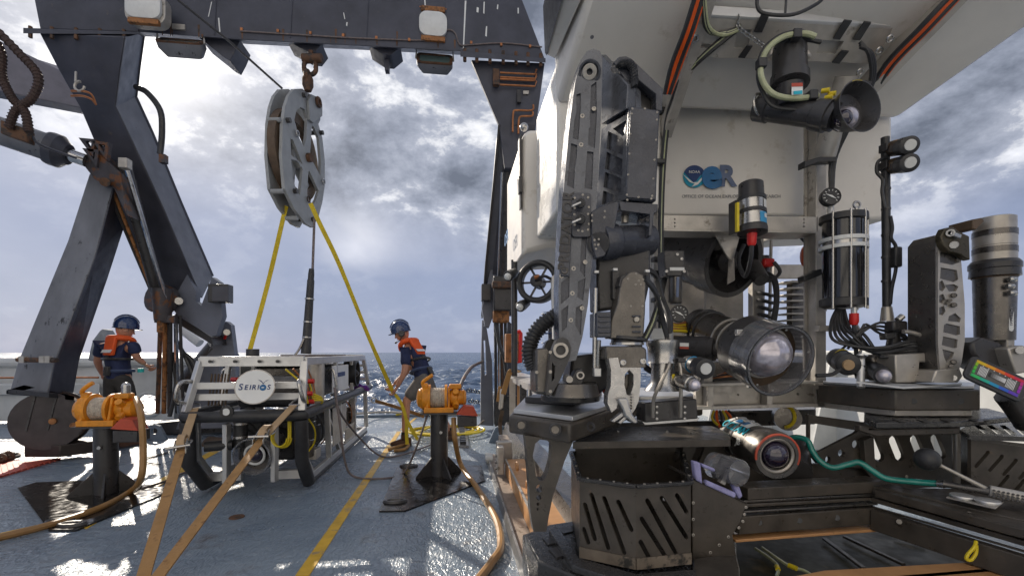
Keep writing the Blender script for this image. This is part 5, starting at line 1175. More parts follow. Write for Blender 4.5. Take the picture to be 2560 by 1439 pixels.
# ------------------------------------------------------------------ steel track and carriage under the vehicle
def track():
    t = thing('carriage_track', 'gritty steel track with an orange tan beam beside the big vehicle', 'track', DL(.45, 3.4))
    B().hexa([DL(.40, 1.2, 0), DL(.60, 1.2, 0), DL(.60, 5.35, 0), DL(.40, 5.35, 0)], [DL(.40, 1.2, .05), DL(.60, 1.2, .05), DL(.60, 5.35, .05), DL(.40, 5.35, .05)]).done('track_bed', M['cement'], t)
    B().hexa([DL(.365, 1.2, 0), DL(.40, 1.2, 0), DL(.40, 5.3, 0), DL(.365, 5.3, 0)], [DL(.375, 1.2, .075), DL(.39, 1.2, .075), DL(.39, 5.3, .075), DL(.375, 5.3, .075)]).done('edge_bar', M['edge'], t)
    B().hexa([DL(.50, 2.55, .052), DL(.70, 2.55, .052), DL(.70, 4.45, .052), DL(.50, 4.45, .052)], [DL(.50, 2.55, .20), DL(.70, 2.55, .20), DL(.70, 4.45, .20), DL(.50, 4.45, .20)]).done('carriage_beam', M['tanpaint'], t, bev=.008)
    B().beam(DL(.503, 2.56, .202), DL(.503, 4.44, .202), .016, .012).done('weld_edge', M['alu'], t)
    for w in (4.05, 3.45):
        c = DL(.56, w, .20); B().torus(c + UP * .02, RT, .04, .012, 16, 6).done('lifting_eye', M['tanpaint'], t)
    B().box(DL(.50, 4.55, .25), .16, .10, .22).done('clamp_block', M['alu'], t, bev=.012)
    B().box(DL(.44, 4.35, .22), .06, .12, .26).done('clamp_plate', M['alu'], t, bev=.008)
    B().box(DL(.52, 4.72, .33), .10, .26, .07).done('clamp_arm', M['cement'], t, bev=.01)
    for dz in (.14, .2, .26): B().cyl(DL(.39, 4.35, dz), DL(.415, 4.35, dz), .016, n=6).done('bolt', M['steel'], t)
    B().hexa([DL(.62, 2.3, .05), DL(.9, 2.3, .05), DL(.9, 6.3, .05), DL(.62, 6.3, .05)], [DL(.72, 2.3, .28), DL(.9, 2.3, .28), DL(.9, 6.3, .28), DL(.72, 6.3, .28)]).done('skid_rail', M['dtitan'], t)
    B().box(DL(.50, 2.50, .15), .10, .05, .24).done('end_bracket', M['alu'], t, bev=.006)
    for z in (.08, .16, .23): B().cyl(DL(.475, 2.46, z), DL(.475, 2.48, z), .016, n=6).done('bolt', M['rust'], t)
    B().lathe(DL(.56, 2.6, .10), DL(.50, 2.6, .10), [(0, .08), (1, .08)], 16).done('roller', M['edge'], t)
    for w in (5.0, 5.12): B().cyl(DL(.35, w, .07), DL(.42, w, .07), .05, n=12).done('bollard_roll', M['lamp'], t)
    # rack teeth on the far ramp
    B().hexa([DL(.05, 6.0, 0), DL(.20, 6.0, 0), DL(.20, 8.7, 0), DL(.05, 8.7, 0)], [DL(.06, 6.0, .03), DL(.19, 6.0, .03), DL(.19, 8.7, .03), DL(.06, 8.7, .03)]).done('far_track', M['edge'], t)
    b = B()
    for k in range(22): b.box(DL(.12, 6.1 + k * .12, .05), .08, .05, .04)
    b.done('rack_tooth', M['black'], t, kind='stuff')
track()
def bench():
    t = thing('cradle_beam', 'grey aluminium cradle beam with black post beside the right gantry leg', 'cradle beam', P(1290, 1050, 3.6))
    B().hexa([P(1268, 935, 3.9), P(1336, 968, 2.9), P(1336, 985, 2.9), P(1268, 948, 3.9)], [P(1300, 930, 4.0), P(1400, 955, 2.9), P(1400, 985, 2.9), P(1300, 948, 4.0)]).done('beam', M['alubright'], t)
    B().cyl(P(1285, 650, 3.6), P(1286, 940, 3.6), .024, n=14).done('upright_pole', M['black'], t)
    B().beam(P(1281, 945, 3.7), P(1281, 1042, 3.7), .05).done('leg', M['alu'], t)
    B().beam(P(1296, 950, 3.6), P(1296, 1030, 3.6), .02).done('yellow_stay', M['tanpaint'], t)
    B().prism(PS([(1300, 960), (1335, 975), (1335, 1010), (1300, 1015)], 3.3), AX * .02).done('mesh_guard', M['black'], t)
    s = thing('ratchet_strap', 'worn ratchet hanging on a buff strap beside the right gantry foot', 'ratchet strap', P(1256, 1100, 3.6), 'loose ratchets by the track')
    B().ribbon([P(1300, 929, 3.5), P(1278, 925, 3.55), P(1268, 950, 3.55), P(1258, 985, 3.55)], .04, .006, RT).done('webbing', M['tan'], s)
    B().prism(PS([(1250, 972), (1262, 972), (1258, 1020), (1248, 1025)], 3.55), AX * .05).done('ratchet_body', M['alu'], s, bev=.008)
    B().ribbon([P(1244, 1003, 3.57), P(1250, 965, 3.57)], .022, .006, RT, smooth=False).done('strap_end', M['tan'], s)
    B().ribbon([P(1256, 1025, 3.55), P(1250, 1060, 3.6), P(1252, 1085, 4.2)], .03, .006, RT).done('webbing', M['brown'], s)
    b = B(); b.tube([P(1282, 832, 5.2), P(1300, 828, 5.2), P(1302, 832, 5.2), P(1300, 905, 5.2), P(1284, 905, 5.2)], .022, 8, smooth=False)
    tag(b.done('red_frame', M['red']), 'red tubular bracket just right of the right gantry leg', 'bracket')
    b = B(); b.box(P(1284, 870, 5.4), .2, .15, .34); tag(b.done('brown_box', M['rustorange'], bev=.01), 'brown box behind the red bracket by the right gantry leg', 'box')
bench()
# ------------------------------------------------------------------ the big underwater vehicle
RO = V((1.0, 2.6, .08))
rov = thing('underwater_vehicle', 'large white-topped remotely operated vehicle with two manipulator arms filling the right half', 'underwater vehicle', RO)
W = M['foam']
def part(b, name, m, bev=0.0, parent=None, **k): return b.done(name, M[m] if isinstance(m, str) else m, parent or rov, bev, **k)
def quad(name, m, pts, d, vec, bev=.003, parent=None, holes=(), **k):
    """pixel outline at one depth, real thickness along vec"""
    return part(B().prism(PS(pts, d), vec, [PS(h, d) for h in holes]), name, m, bev, parent, **k)
# ---- flotation foam
quad('side_foam', M['foamwet'], [(1392, 150), (1655, 150), (1655, 527), (1392, 527)], 2.45, AX * .62, .02)
quad('rear_foam', W, [(1305, 338), (1320, 322), (1480, 322), (1480, 612), (1372, 618), (1318, 632), (1305, 642)], 3.12, AX * .9, .03)
quad('foam_latch', 'black', [(1296, 440), (1306, 440), (1306, 480), (1298, 480)], 3.08, AX * .06)
quad('foam_trim', 'black', [(1298, 345), (1305, 332), (1305, 520), (1301, 520)], 3.10, AX * .06)
b = B(); b.ball(P(1310, 318, 3.2), .03, 12, 8); part(b, 'beacon', 'steel')
quad('front_foam', W, [(1560, 120), (2012, 120), (2012, 537), (1560, 537)], 2.66, AX * .55, .012)
quad('side_foam', W, [(2060, 180), (2232, 280), (2232, 546), (2060, 552)], 2.66, AX * .7, .02)
b = B(); s0 = [P(1390, 262, 2.45), P(2240, 300, 2.62), P(2720, -36, 1.95), P(1478, -40, 1.95)]
n0 = UP * .55 + AX * .12
part(b.hexa(s0, [p + n0 for p in s0]), 'overhang_foam', W, .03)
b = B(); s1 = [P(1364, 138, 2.48), P(1388, 150, 2.42), P(1462, -16, 1.98), P(1408, -16, 2.0)]
part(b.hexa(s1, [p + UP * .3 for p in s1]), 'foam_cheek', W, .012)
b = B(); b.hexa([P(1362, 132, 2.47), P(1367, 140, 2.46), P(1410, -16, 1.98), P(1400, -16, 2.0)], [p + UP * .25 - RT * .01 for p in (P(1362, 132, 2.47), P(1367, 140, 2.46), P(1410, -16, 1.98), P(1400, -16, 2.0))]); part(b, 'cheek_bumper', 'rubber')
for x, y in ((1372, 85), (1362, 105), (1560, 78), (1655, 35), (2150, 410), (2355, 125), (2220, 235)):
    pass
spn = (s0[1] - s0[0]).cross(s0[3] - s0[0]).normalized()
for x, y in ((1362 + 200, 78), (1655, 35), (2355, 125), (2220, 238), (2420, 70), (2300, 215), (1480, 92), (1610, 150), (1950, 12), (1860, 190)):
    p = Q(x, y, s0[0], spn); part(B().cyl(p, p - V((0, .35, .9)).normalized() * .004, .009, n=12), 'foam_plug', 'print_dark')
# edge lip round the recess
quad('foam_groove', 'print_dark', [(1694, 223), (2008, 243), (2008, 244.5), (1694, 224.5)], 2.659, AX * .004, 0)
# ---- emblem and lettering on the front foam
pz = 2.655
def fl(pts, m, name='emblem', k=0.0): return part(B().prism([P(x, y, pz - k) for x, y in pts], YY * .002), name, m)
def arc(cx, cy, r, a0, a1, n=18): return [(cx + r * cos(radians(a0 + (a1 - a0) * i / n)), cy - r * sin(radians(a0 + (a1 - a0) * i / n))) for i in range(n + 1)]
fl(arc(1736, 441, 28, 0, 360, 36)[:-1], 'print_teal', k=.003)
fl([(1710, 430)] + arc(1736, 441, 28, 157, 23, 14) + [(1762, 430), (1750, 440), (1741, 452), (1734, 456), (1722, 443)], 'print_navy', k=.0055)
fl([(1708, 436), (1722, 447), (1733, 456), (1744, 455), (1757, 441), (1764, 437), (1753, 452), (1745, 461), (1729, 467), (1737, 459), (1724, 455)], 'white', k=.008)
text('NOAA', 'lettering', M['white'], rov, P(1736, 430, pz - .0085), V((1, 0, 0)), UP, .022, .001, bold=.006)
text('e', 'letter', M['print_blue'], rov, P(1779, 436, pz - .010), V((1, 0, 0)), UP, .235, .0012, bold=.045)
text('R', 'letter', M['print_grey'], rov, P(1818, 442, pz - .006), V((1, 0, 0)), UP, .165, .0012, bold=.040, squeeze=.95)
text('OFFICE OF OCEAN EXPLORATION & RESEARCH', 'lettering', M['print_dark'], rov, P(1828, 491, pz - .001), V((1, 0, 0)), UP, .0268, .0008, bold=-.008)
text('OER', 'lettering', M['print_blue'], rov, P(1305, 575, 3.3) - RT * .085 + AX * .26, -AX, UP, .13, .001, bold=.02)
# ---- frame
quad('frame_post', 'alu', [(2040, 235), (2066, 235), (2066, 1018), (2040, 1018)], 2.5, AX * .06, .004)
quad('perforated_angle', 'alu', [(2012, 310), (2040, 310), (2040, 1000), (2012, 1000)], 2.56, AX * .01, .002, holes=[oval(2026, y, 2.5, 2.5, 8) for y in range(335, 990, 52)])
quad('front_crossbar', 'alu', [(1655, 538), (2044, 542), (2044, 579), (1655, 572)], 2.5, AX * .05, .003, holes=[oval(x, y, 2.2, 2.2, 8) for x in (1687, 2010) for y in (548, 557, 566)])
quad('crossbar_lip', 'alu', [(1655, 572), (2040, 579), (2040, 583), (1655, 577)], 2.47, AX * .14, .002)
quad('frame_post', 'alu', [(1634, 240), (1657, 240), (1657, 930), (1634, 930)], 2.5, AX * .06, .004)
b = B(); b.beam(P(1662, 335, 2.47), P(1782, -48, 1.93), .085, .05, RT); part(b, 'arch_member', 'alu', .004)
b = B(); b.beam(P(2090, 300, 2.42), P(2425, -52, 1.93), .10, .06, RT); part(b, 'arch_member', 'alu', .004)
b = B(); b.cyl(P(2062, 390, 2.44), P(2118, 190, 2.25), .052, n=20); part(b, 'arch_tube', 'alu')
for x, y, d in ((1697, 128, 2.2), (1720, 125, 2.2), (1738, 97, 2.12), (2225, 97, 2.13), (2198, 127, 2.19), (2150, 180, 2.28)):
    b = B(); b.torus(P(x, y, d - .06), (AX * .7 + UP * .7), .013, .005, 14, 6); part(b, 'rivet_ring', 'steel')
# perforated bracket plate under the arch
pl0 = P(1960, 95, 2.10); pn = (P(1960, 40, 2.03) - P(1960, 150, 2.17)).cross(RT).normalized()
outl = [(1770, 42), (2232, 70), (2222, 92), (2180, 160), (1960, 150), (1690, 141), (1720, 105)]
hol = [[(1740, 108), (1800, 112), (1790, 122), (1730, 118)], [(1845, 72), (1880, 74), (1870, 122), (1835, 120)], [(2055, 100), (2110, 104), (2090, 135), (2040, 132)]]
b = B(); b.prism(QS(outl, pl0, pn), -pn * .012 if pn.z < 0 else pn * .012, [QS(h, pl0, pn) for h in hol]); part(b, 'bracket_plate', 'alu', .002)
b = B(); b.hexa(QS([(1778, 36), (2228, 64), (2230, 74), (1770, 46)], pl0, pn), [p + UP * .04 for p in QS([(1778, 36), (2228, 64), (2230, 74), (1770, 46)], pl0, pn)]); part(b, 'bracket_lip', 'alubright', .002)
for pts in ([(1903, 38), (1923, 40), (1905, 82), (1885, 80)], [(2110, 52), (2130, 54), (2100, 100), (2083, 98)], [(2160, 56), (2178, 58), (2150, 102), (2132, 100)], [(1868, 115), (1882, 116), (1862, 146), (1846, 145)], [(2104, 128), (2122, 130), (2098, 160), (2080, 158)]):
    q = QS(pts, pl0 - UP * .012 - AX * .008, pn); part(B().prism(q, UP * .006), 'tape_wrap', 'rubber')
quad('bracket_boss', 'alu', [(1935, 100), (2010, 100), (2035, 140), (1925, 138)], 2.12, AX * .05, .01)
# cables on the arch
def cable(pts, r, m, name='cable', n=7, parent=None): 
    b = B(); b.tube(pts, r, n); return part(b, name, m, 0, parent)
for k, (m, r) in enumerate((('rubber', .011), ('orange', .008), ('orange', .007), ('rubber', .012), ('orange', .007))):
    dx = k * 6
    cable([P(1742 + dx, -20, 1.9), P(1712 + dx, 75, 2.0), P(1680 + dx, 160, 2.12), P(1662 + dx * .6, 235, 2.22)], r, m)
    cable([P(2385 + dx * 1.2, -20, 1.9), P(2300 + dx * 1.2, 70, 2.0), P(2215 + dx, 160, 2.15), P(2165 + dx * .6, 245, 2.3)], r, m)
for i in range(4): cable([P(1755 + i * 2, -15, 1.9), P(1762 + i * 3, 65, 2.0), P(1790 + i * 5, 85 + i, 2.05), P(1845, 70 + i * 2, 2.05)], .008, 'clearhose' if i % 2 else 'rubber')
for i in range(3): cable([P(1850, 62 + i * 4, 2.05), P(1780, 118 + i * 4, 2.1), P(1712 + i * 3, 185, 2.2), P(1682 + i * 3, 245, 2.3), P(1662 + i * 3, 330, 2.42), P(1650 + i * 3, 520, 2.45), P(1650 + i * 2, 850, 2.45)], .010, ('rubber', 'clearhose', 'rubber')[i], 'hose')
for y in (640, 675, 742, 790, 395, 265): quad('hose_clamp', 'rubber', [(1636, y), (1664, y + 1), (1664, y + 13), (1636, y + 12)], 2.41, AX * .05, .004)
b = B(); b.tube([P(1893, -12, 1.93), P(1895, 22, 1.93), P(1920, 36, 1.93), P(1985, 36, 1.93), P(2045, 8, 1.93), P(2062, -15, 1.93)], .0075, 8); b.tube([P(1966, -10, 1.93), P(1963, 34, 1.93)], .005, 6); part(b, 'bail_cable', 'rubber')
b = B()
cp = [P(1846, 42, 2.02), P(1847, 68, 2.04), P(1885, 98, 2.03), P(1925, 126, 2.0)]; sp = spline(cp, 8)
for i, p in enumerate(sp[:-1]): b.torus(p, (sp[i + 1] - p).cross(UP if i % 2 else AX), .008, .0022, 8, 4)
part(b, 'safety_chain', 'steel')
# ---- upper pan-tilt camera
uc = sub('camera_unit', rov, 'black pan and tilt camera with a flared hood hanging under the bracket')
part(B().lathe(P(1974, 118, 2.06), P(1974, 216, 2.03), [(0, .068), (.75, .070), (.76, .078), (.98, .078), (1, .06)], 24), 'pan_motor', 'black', parent=uc)
part(B().lathe(P(1974, 212, 2.03), P(1972, 262, 2.04), [(0, .055), (1, .05)], 20), 'tilt_neck', 'black', parent=uc)
b = B(); b.hexa([P(1979, 211, 1.955), P(2007, 210, 1.965), P(2007, 237, 1.965), P(1979, 238, 1.955)], [P(1979, 211, 1.965), P(2007, 210, 1.975), P(2007, 237, 1.975), P(1979, 238, 1.965)]); part(b, 'paper_label', 'white', parent=uc)
b = B(); b.hexa([P(1979, 208, 1.953), P(2007, 207, 1.963), P(2007, 216, 1.963), P(1979, 217, 1.953)], [P(1979, 208, 1.96), P(2007, 207, 1.97), P(2007, 216, 1.97), P(1979, 217, 1.96)]); part(b, 'label_band', 'redguard', parent=uc)
b = B(); b.hexa([P(1984, 228, 1.953), P(2006, 226, 1.962), P(2006, 235, 1.962), P(1984, 236, 1.953)], [P(1984, 228, 1.956), P(2006, 226, 1.966), P(2006, 235, 1.966), P(1984, 236, 1.956)]); part(b, 'label_mark', 'cyan', parent=uc)
ca, cq = P(1892, 270, 2.16), P(2143, 300, 1.88)
part(B().lathe(ca, cq, [(0, .035), (.01, .058), (.14, .060), (.15, .053), (.60, .055), (.61, .063), (.74, .066), (.75, .058), (.8, .058)], 26), 'camera_barrel', 'black', parent=uc)
hd = cq + (cq - ca).normalized() * 0.0
x, y, z = frame(V((.22, -.97, -.02)))
part(B().lathe(P(2095, 294, 1.97), P(2095, 294, 1.97) + z * .10, [(0, .062), (.35, .078), (.8, .095), (1, .107), (1, .102), (.45, .074), (.4, .03)], 36), 'lens_hood', 'black', parent=uc)
part(B().ball(P(2112, 297, 1.93), .050, 20, 12), 'camera_dome', 'dome', parent=uc)
part(B().ball(P(2108, 296, 1.90), .034, 16, 10), 'camera_lens', 'lens', parent=uc)
part(B().torus(P(2095, 294, 1.97) + z * .098, z, .104, .0025, 36, 6, a0=1.5, a1=2.0), 'hood_mark', 'yellowcable', parent=uc)
part(B().torus(P(1900, 262, 2.12), V((.5, -.8, 0)), .05, .006, 18, 6), 'clamp_band', 'steel', parent=uc)
loop = [(2038, 92), (2010, 84), (1960, 92), (1920, 122), (1902, 165), (1908, 205), (1935, 236), (1985, 246), (2045, 240)]
cable([P(x, y, 1.97) for x, y in loop], .012, 'clearhose', 'hose_loop', 9, uc)
cable([P(x - 6, y - 4, 1.99) for x, y in loop], .009, 'rubber', 'hose_loop', 8, uc)
cable([P(x - 8, y + 6, 2.0) for x, y in [(2060, 100), (2010, 92), (1950, 100), (1918, 135), (1903, 180), (1915, 225), (1945, 262), (2030, 268)]], .009, 'rubber', 'hose_loop', 8, uc)
for x, y in ((1903, 160), (1990, 88), (2030, 240)): part(B().box(P(x, y, 1.97), .036, .036, .04, V((1, 0, 0)), YY), 'hook_strap', 'rubber', .004, uc)
for x, y in ((2062, 228), (2078, 236), (2070, 245)): part(B().cyl(P(x - 8, y, 1.98), P(x + 12, y - 3, 1.96), .010, n=10), 'brass_fitting', 'yellowcable', parent=uc)
for i in range(3):
    cable([P(2150, 105 + i * 6, 2.1), P(2172 + i * 4, 135, 2.1), P(2178 + i * 4, 190, 2.15), P(2160 + i * 4, 240, 2.2), P(2110 + i * 4, 330, 2.35), P(2078 + i * 5, 400, 2.42), P(2076 + i * 3, 470, 2.42)], .0085, 'rubber')
quad('hook_strap', 'rubber', [(2012, 402), (2050, 392), (2092, 392), (2092, 402), (2050, 404), (2012, 418)], 2.38, AX * .05, .003)
quad('hook_strap', 'rubber', [(2162, 198), (2182, 202), (2176, 222), (2154, 218)], 2.1, AX * .06, .006)
# ---- pressure gauges
def gauge(x, y, d, r, label=None):
    g = sub('pressure_gauge', rov, label); c = P(x, y, d); n = V((-.15, -.95, .12)).normalized(); u = UP; e = V((1, 0, 0))
    part(B().lathe(c - n * .03, c + n * .004, [(0, r * .8), (.15, r), (.9, r), (1, r * .93)], 26), 'gauge_case', 'rubber', parent=g)
    part(B().torus(c + n * .006, n, r * .95, r * .07, 28, 6), 'gauge_rim', 'black', parent=g)
    gx, gy, gz = frame(n)
    for k in range(10):
        a = radians(-45 + k * 30); dd = gx * cos(a) + gy * sin(a); part(B().beam(c + n * .005 + dd * r * .62, c + n * .005 + dd * r * .82, r * .06, .001, n), 'dial_tick', 'white', parent=g)
    part(B().prism([c + n * .006 + gx * r * .5 - gy * r * .35, c + n * .006 + gx * r * .08 - gy * r * -.08, c + n * .006 - gx * r * .6 + gy * r * .3, c + n * .006 - gx * r * .04 + gy * r * -.10], n * .001), 'gauge_needle', 'white', parent=g)
    return g
gauge(2077, 491, 2.28, .045)
part(B().lathe(P(2077, 512, 2.3), P(2075, 545, 2.28), [(0, .012), (.4, .016), (.6, .012), (1, .02)], 10), 'gauge_stem', 'alubright')
gauge(1698, 783, 2.25, .042)
# ---- strapped camera canister in front of the lettering
cc = sub('camera_canister', rov, 'steel canister with blue label and rubber bands on the crossbar')
ta, tb = P(1877, 458, 2.33), P(1881, 584, 2.3)
part(B().lathe(ta, tb, [(0, .05), (.02, .058), (.32, .060), (.33, .052)], 26), 'end_cap', 'black', parent=cc)
part(B().lathe(ta, tb, [(.30, .064), (.88, .064)], 26), 'steel_sleeve', 'steel', parent=cc)
for f in (.30, .56, .86): part(B().lathe(ta.lerp(tb, f), ta.lerp(tb, f + .07), [(0, .068), (1, .068)], 26), 'rubber_band', 'rubber', parent=cc)
part(B().lathe(ta, tb, [(.9, .070), (.99, .070), (1, .055)], 26), 'screw_collar', 'black', parent=cc)
x, y, z = frame(tb - ta)
def wrap(f0, f1, a0, a1, r, m, name='label'):
    c0, c1 = ta.lerp(tb, f0), ta.lerp(tb, f1); vs = []; fs = []
    for k in range(9):
        a = a0 + (a1 - a0) * k / 8; d = V((sin(a), -cos(a), 0)); vs += [c0 + d * r, c1 + d * r, c0 + d * (r + .001), c1 + d * (r + .001)]
    for k in range(8): o = k * 4; fs += [(o, o + 4, o + 5, o + 1), (o + 2, o + 3, o + 7, o + 6), (o, o + 2, o + 6, o + 4), (o + 1, o + 5, o + 7, o + 3)]
    part(B().add(vs, fs), name, m, parent=cc)
wrap(.63, .84, .1, 1.1, .065, 'sky_blue', 'blue_label'); wrap(.38, .54, .5, 1.0, .065, 'white', 'white_label'); wrap(.66, .74, .5, .9, .0665, 'white', 'label_panel')
part(B().lathe(P(1880, 583, 2.3), P(1879, 614, 2.3), [(0, .024), (.8, .022), (1, .016)], 16), 'connector', 'red', parent=cc)
cable([P(1879, 612, 2.3), P(1876, 650, 2.32), P(1862, 690, 2.4), P(1846, 650, 2.5), P(1860, 610, 2.5)], .011, 'rubber', 'canister_cable', 8, cc)
quad('canister_clamp', 'rubber', [(1838, 500), (1848, 498), (1848, 580), (1838, 582)], 2.34, AX * .06, .004, cc)
quad('yellow_edge', 'yellowcable', [(1843, 505), (1849, 505), (1849, 578), (1843, 578)], 2.28, AX * .02, .002, cc)
# ---- inside the frame below the crossbar
part(B().lathe(P(1672, 625, 3.2), P(1835, 655, 2.66), [(0, .16), (.45, .165), (.46, .185), (.72, .19), (.73, .205), (1, .21), (1, .18), (.75, .16)], 34), 'thruster_duct', 'black')
part(B().lathe(P(1800, 648, 2.76), P(1835, 655, 2.62), [(0, .06), (.7, .07), (1, .03)], 16), 'thruster_hub', 'black')
quad('thruster_bracket', 'alu', [(1785, 579), (1852, 581), (1836, 640), (1828, 652), (1818, 640)], 2.55, AX * .012, .002)
quad('bracket_web', 'dtitan', [(1822, 645), (1836, 640), (1838, 700), (1818, 712)], 2.56, AX * .012, .002)
quad('back_panel', 'alu', [(1764, 700), (1912, 700), (1912, 880), (1764, 880)], 3.15, AX * .02, .003, holes=[rrect(1858, 712, 1884, 798, 10)])
quad('back_panel', 'alu', [(1655, 690), (1764, 690), (1764, 850), (1655, 850)], 3.35, AX * .02, .003)
quad('rear_post', 'alu', [(1882, 575), (1910, 575), (1910, 840), (1882, 840)], 2.95, AX * .05, .004)
quad('rear_crossbar', 'alu', [(1936, 661), (2014, 661), (2014, 695), (1936, 695)], 3.0, AX * .04, .003)
quad('rear_foam', W, [(1905, 575), (2012, 580), (2012, 592), (1930, 600)], 3.2, AX * .3, .01)
for k in range(11): quad('cooling_fin', 'alu', [(1968, 702 + k * 16), (2014, 700 + k * 16), (2014, 706 + k * 16), (1968, 705 + k * 16)], 2.85, AX * .12, .0015)
quad('fin_core', 'dtitan', [(1980, 700), (2014, 700), (2014, 872), (1980, 872)], 2.9, AX * .05)
for k in range(6): part(B().torus(P(1916, 735 + k * 18, 2.9), V((.2, -.3, 1)), .045, .010, 16, 6), 'conduit_rib', 'rubber')
cable([P(1928, 600, 2.9), P(1926, 700, 2.9), P(1924, 830, 2.85)], .010, 'alu', 'riser_pipe')
for i in range(3): cable([P(1905 + i * 5, 680, 2.7), P(1932 + i * 4, 700, 2.7), P(1938 + i * 3, 760, 2.7), P(1920 + i * 5, 840, 2.65)], .010, 'rubber')
part(B().box(P(1918, 657, 2.75), .07, .05, .05), 'connector', 'red', .01)
cable([P(1935, 655, 2.72), P(1950, 680, 2.7), P(1925, 700, 2.7), P(1890, 700, 2.7), P(1865, 685, 2.7)], .011, 'rubber')
part(B().cyl(P(1908, 640, 2.8), P(1908, 700, 2.8), .035, n=14), 'motor_pod', 'black')
part(B().cyl(P(1880, 665, 2.7), P(1905, 700, 2.6), .05, .04, 16), 'motor_pod', 'black')
part(B().ball(P(2012, 640, 2.75), .04, 10, 8, (.5, 1, 1.6)), 'marker', 'orange')
quad('hook_strap', 'rubber', [(2010, 690), (2050, 672), (2062, 672), (2062, 684), (2012, 704)], 2.44, AX * .05, .003)
cable([P(1965, 582, 2.9), P(1995, 590, 2.9), P(2012, 605, 2.9)], .008, 'rubber')
# filter block and bowl
quad('filter_block', 'black', [(1660, 626), (1712, 626), (1712, 660), (1703, 690), (1666, 690), (1660, 655)], 2.3, AX * .08, .006)
part(B().lathe(P(1689, 672, 2.34), P(1688, 760, 2.34), [(0, .032), (.95, .034), (1, .028)], 18), 'filter_bowl', 'dtitan')
quad('sight_strip', 'print_grey', [(1692, 692), (1698, 692), (1697, 742), (1691, 742)], 2.302, AX * .004, 0)
quad('name_plate', 'lamp', [(1675, 668), (1711, 668), (1711, 676), (1675, 676)], 2.295, AX * .004, 0)
bolts(rov, M['steel'], [P(1693, 636, 2.3), P(1704, 647, 2.3), P(1666, 678, 2.3), P(1710, 678, 2.3)], -YY, .012, .01, 'filter_bolt')
# ---- big dome camera
bc = sub('dome_camera', rov, 'large dome camera in a clear bolted shroud')
a, q = P(1745, 815, 2.62), P(1952, 903, 1.98)
ax = (q - a).normalized(); fx, fy, fz = frame(ax)
part(B().lathe(a, q, [(0, .09), (.02, .105), (.62, .108), (.63, .115), (.70, .115)], 32), 'camera_body', 'dtitan', parent=bc)
for f in (.12, .2, .46, .54): part(B().torus(a.lerp(q, f), ax, .108, .007, 32, 7), 'body_band', 'titan' if f > .4 else 'rubber', parent=bc)
part(B().pipe(a.lerp(q, .66), a.lerp(q, .84), .155, .118, 40), 'shroud_sleeve', 'black', parent=bc)
part(B().pipe(a.lerp(q, .80), q, .158, .150, 44), 'clear_shroud', M['glassd'], parent=bc)
part(B().pipe(q - ax * .010, q + ax * .002, .160, .149, 44), 'shroud_rim', M['glassd'], parent=bc)
part(B().torus(q, ax, .159, .003, 44, 6), 'rim_seal', 'rubber', parent=bc)
part(B().lathe(a.lerp(q, .83), a.lerp(q, .85), [(0, .15), (1, .15)], 36), 'inner_plate', 'brown', parent=bc)
dc = a.lerp(q, .90) - fx * .026 * (1 if fx.x > 0 else -1) + UP * .018
part(B().torus(dc, ax, .110, .009, 34, 7), 'dome_ring', 'alu', parent=bc)
part(B().ball(dc, .108, 26, 16), 'camera_dome', 'dome', parent=bc)
part(B().lathe(dc - ax * .01, dc + ax * .06, [(0, .05), (1, .03)], 18), 'camera_lens', 'lens', parent=bc)
bolts(bc, M['steel'], [q + (fx * cos(k * pi / 5 + .3) + fy * sin(k * pi / 5 + .3)) * .138 - ax * .01 for k in range(10)], ax, .007, .006, 'rim_bolt')
for k in (0, 2.1, 4.2): part(B().box(a.lerp(q, .80) + (fx * cos(k + .4) + fy * sin(k + .4)) * .158, .03, .02, .03), 'toggle_latch', 'steel', .003, bc)
# ---- lower front frame
quad('lower_beam', 'alu', [(1740, 966), (2044, 958), (2044, 1012), (1740, 1020)], 2.52, AX * .03, .003, holes=[oval(1845, 986, 3, 3, 8), oval(1995, 984, 3, 3, 8)])
quad('beam_flange', 'alu', [(1738, 1016), (2046, 1008), (2046, 1016), (1738, 1024)], 2.44, AX * .14, .002)
quad('beam_flange', 'alu', [(1738, 958), (2046, 952), (2046, 959), (1738, 966)], 2.44, AX * .14, .002)
for x in (1770, 1918): quad('beam_stiffener', 'alu', [(x, 962), (x + 14, 962), (x + 14, 1018), (x, 1018)], 2.46, AX * .05, .002)
quad('stub_post', 'alu', [(1745, 905), (1782, 905), (1782, 964), (1745, 966)], 2.5, AX * .05, .003)
part(B().hexa(PS([(1655, 905), (2010, 905), (2010, 950), (1655, 955)], 2.75), PS([(1655, 890), (2010, 890), (2010, 905), (1655, 910)], 3.4)), 'equipment_tray', 'dtitan', .005)
for i in range(5): cable([P(1770 + i * 8, 952 - i * 4, 2.55), P(1830, 944 - i * 5, 2.5), P(1905, 946 - i * 5, 2.5)], .008, 'copper' if i % 2 else 'rubber')
part(B().lathe(P(1685, 866, 2.45), P(1800, 872, 2.3), [(0, .06), (.9, .063), (.92, .05), (1, .05)], 22), 'actuator_cylinder', 'black')
quad('actuator_label', 'white', [(1700, 856), (1722, 857), (1722, 866), (1700, 865)], 2.335, AX * .003, 0); quad('label_band', 'redguard', [(1700, 866), (1722, 867), (1722, 872), (1700, 871)], 2.335, AX * .003, 0)
for i in range(6): cable([P(1662, 800 + i * 5, 2.5), P(1690 + i * 4, 812 + i * 3, 2.52), P(1730, 806 + i * 6, 2.6), P(1760, 840 + i * 5, 2.6)], .011, 'yellowcable' if i % 2 else 'copper')
for i in range(3): cable([P(1672 + i * 5, 640, 2.38), P(1650 + i * 3, 740, 2.36), P(1668 + i * 5, 800, 2.2), P(1675, 850, 2.05)], .008, 'rubber')
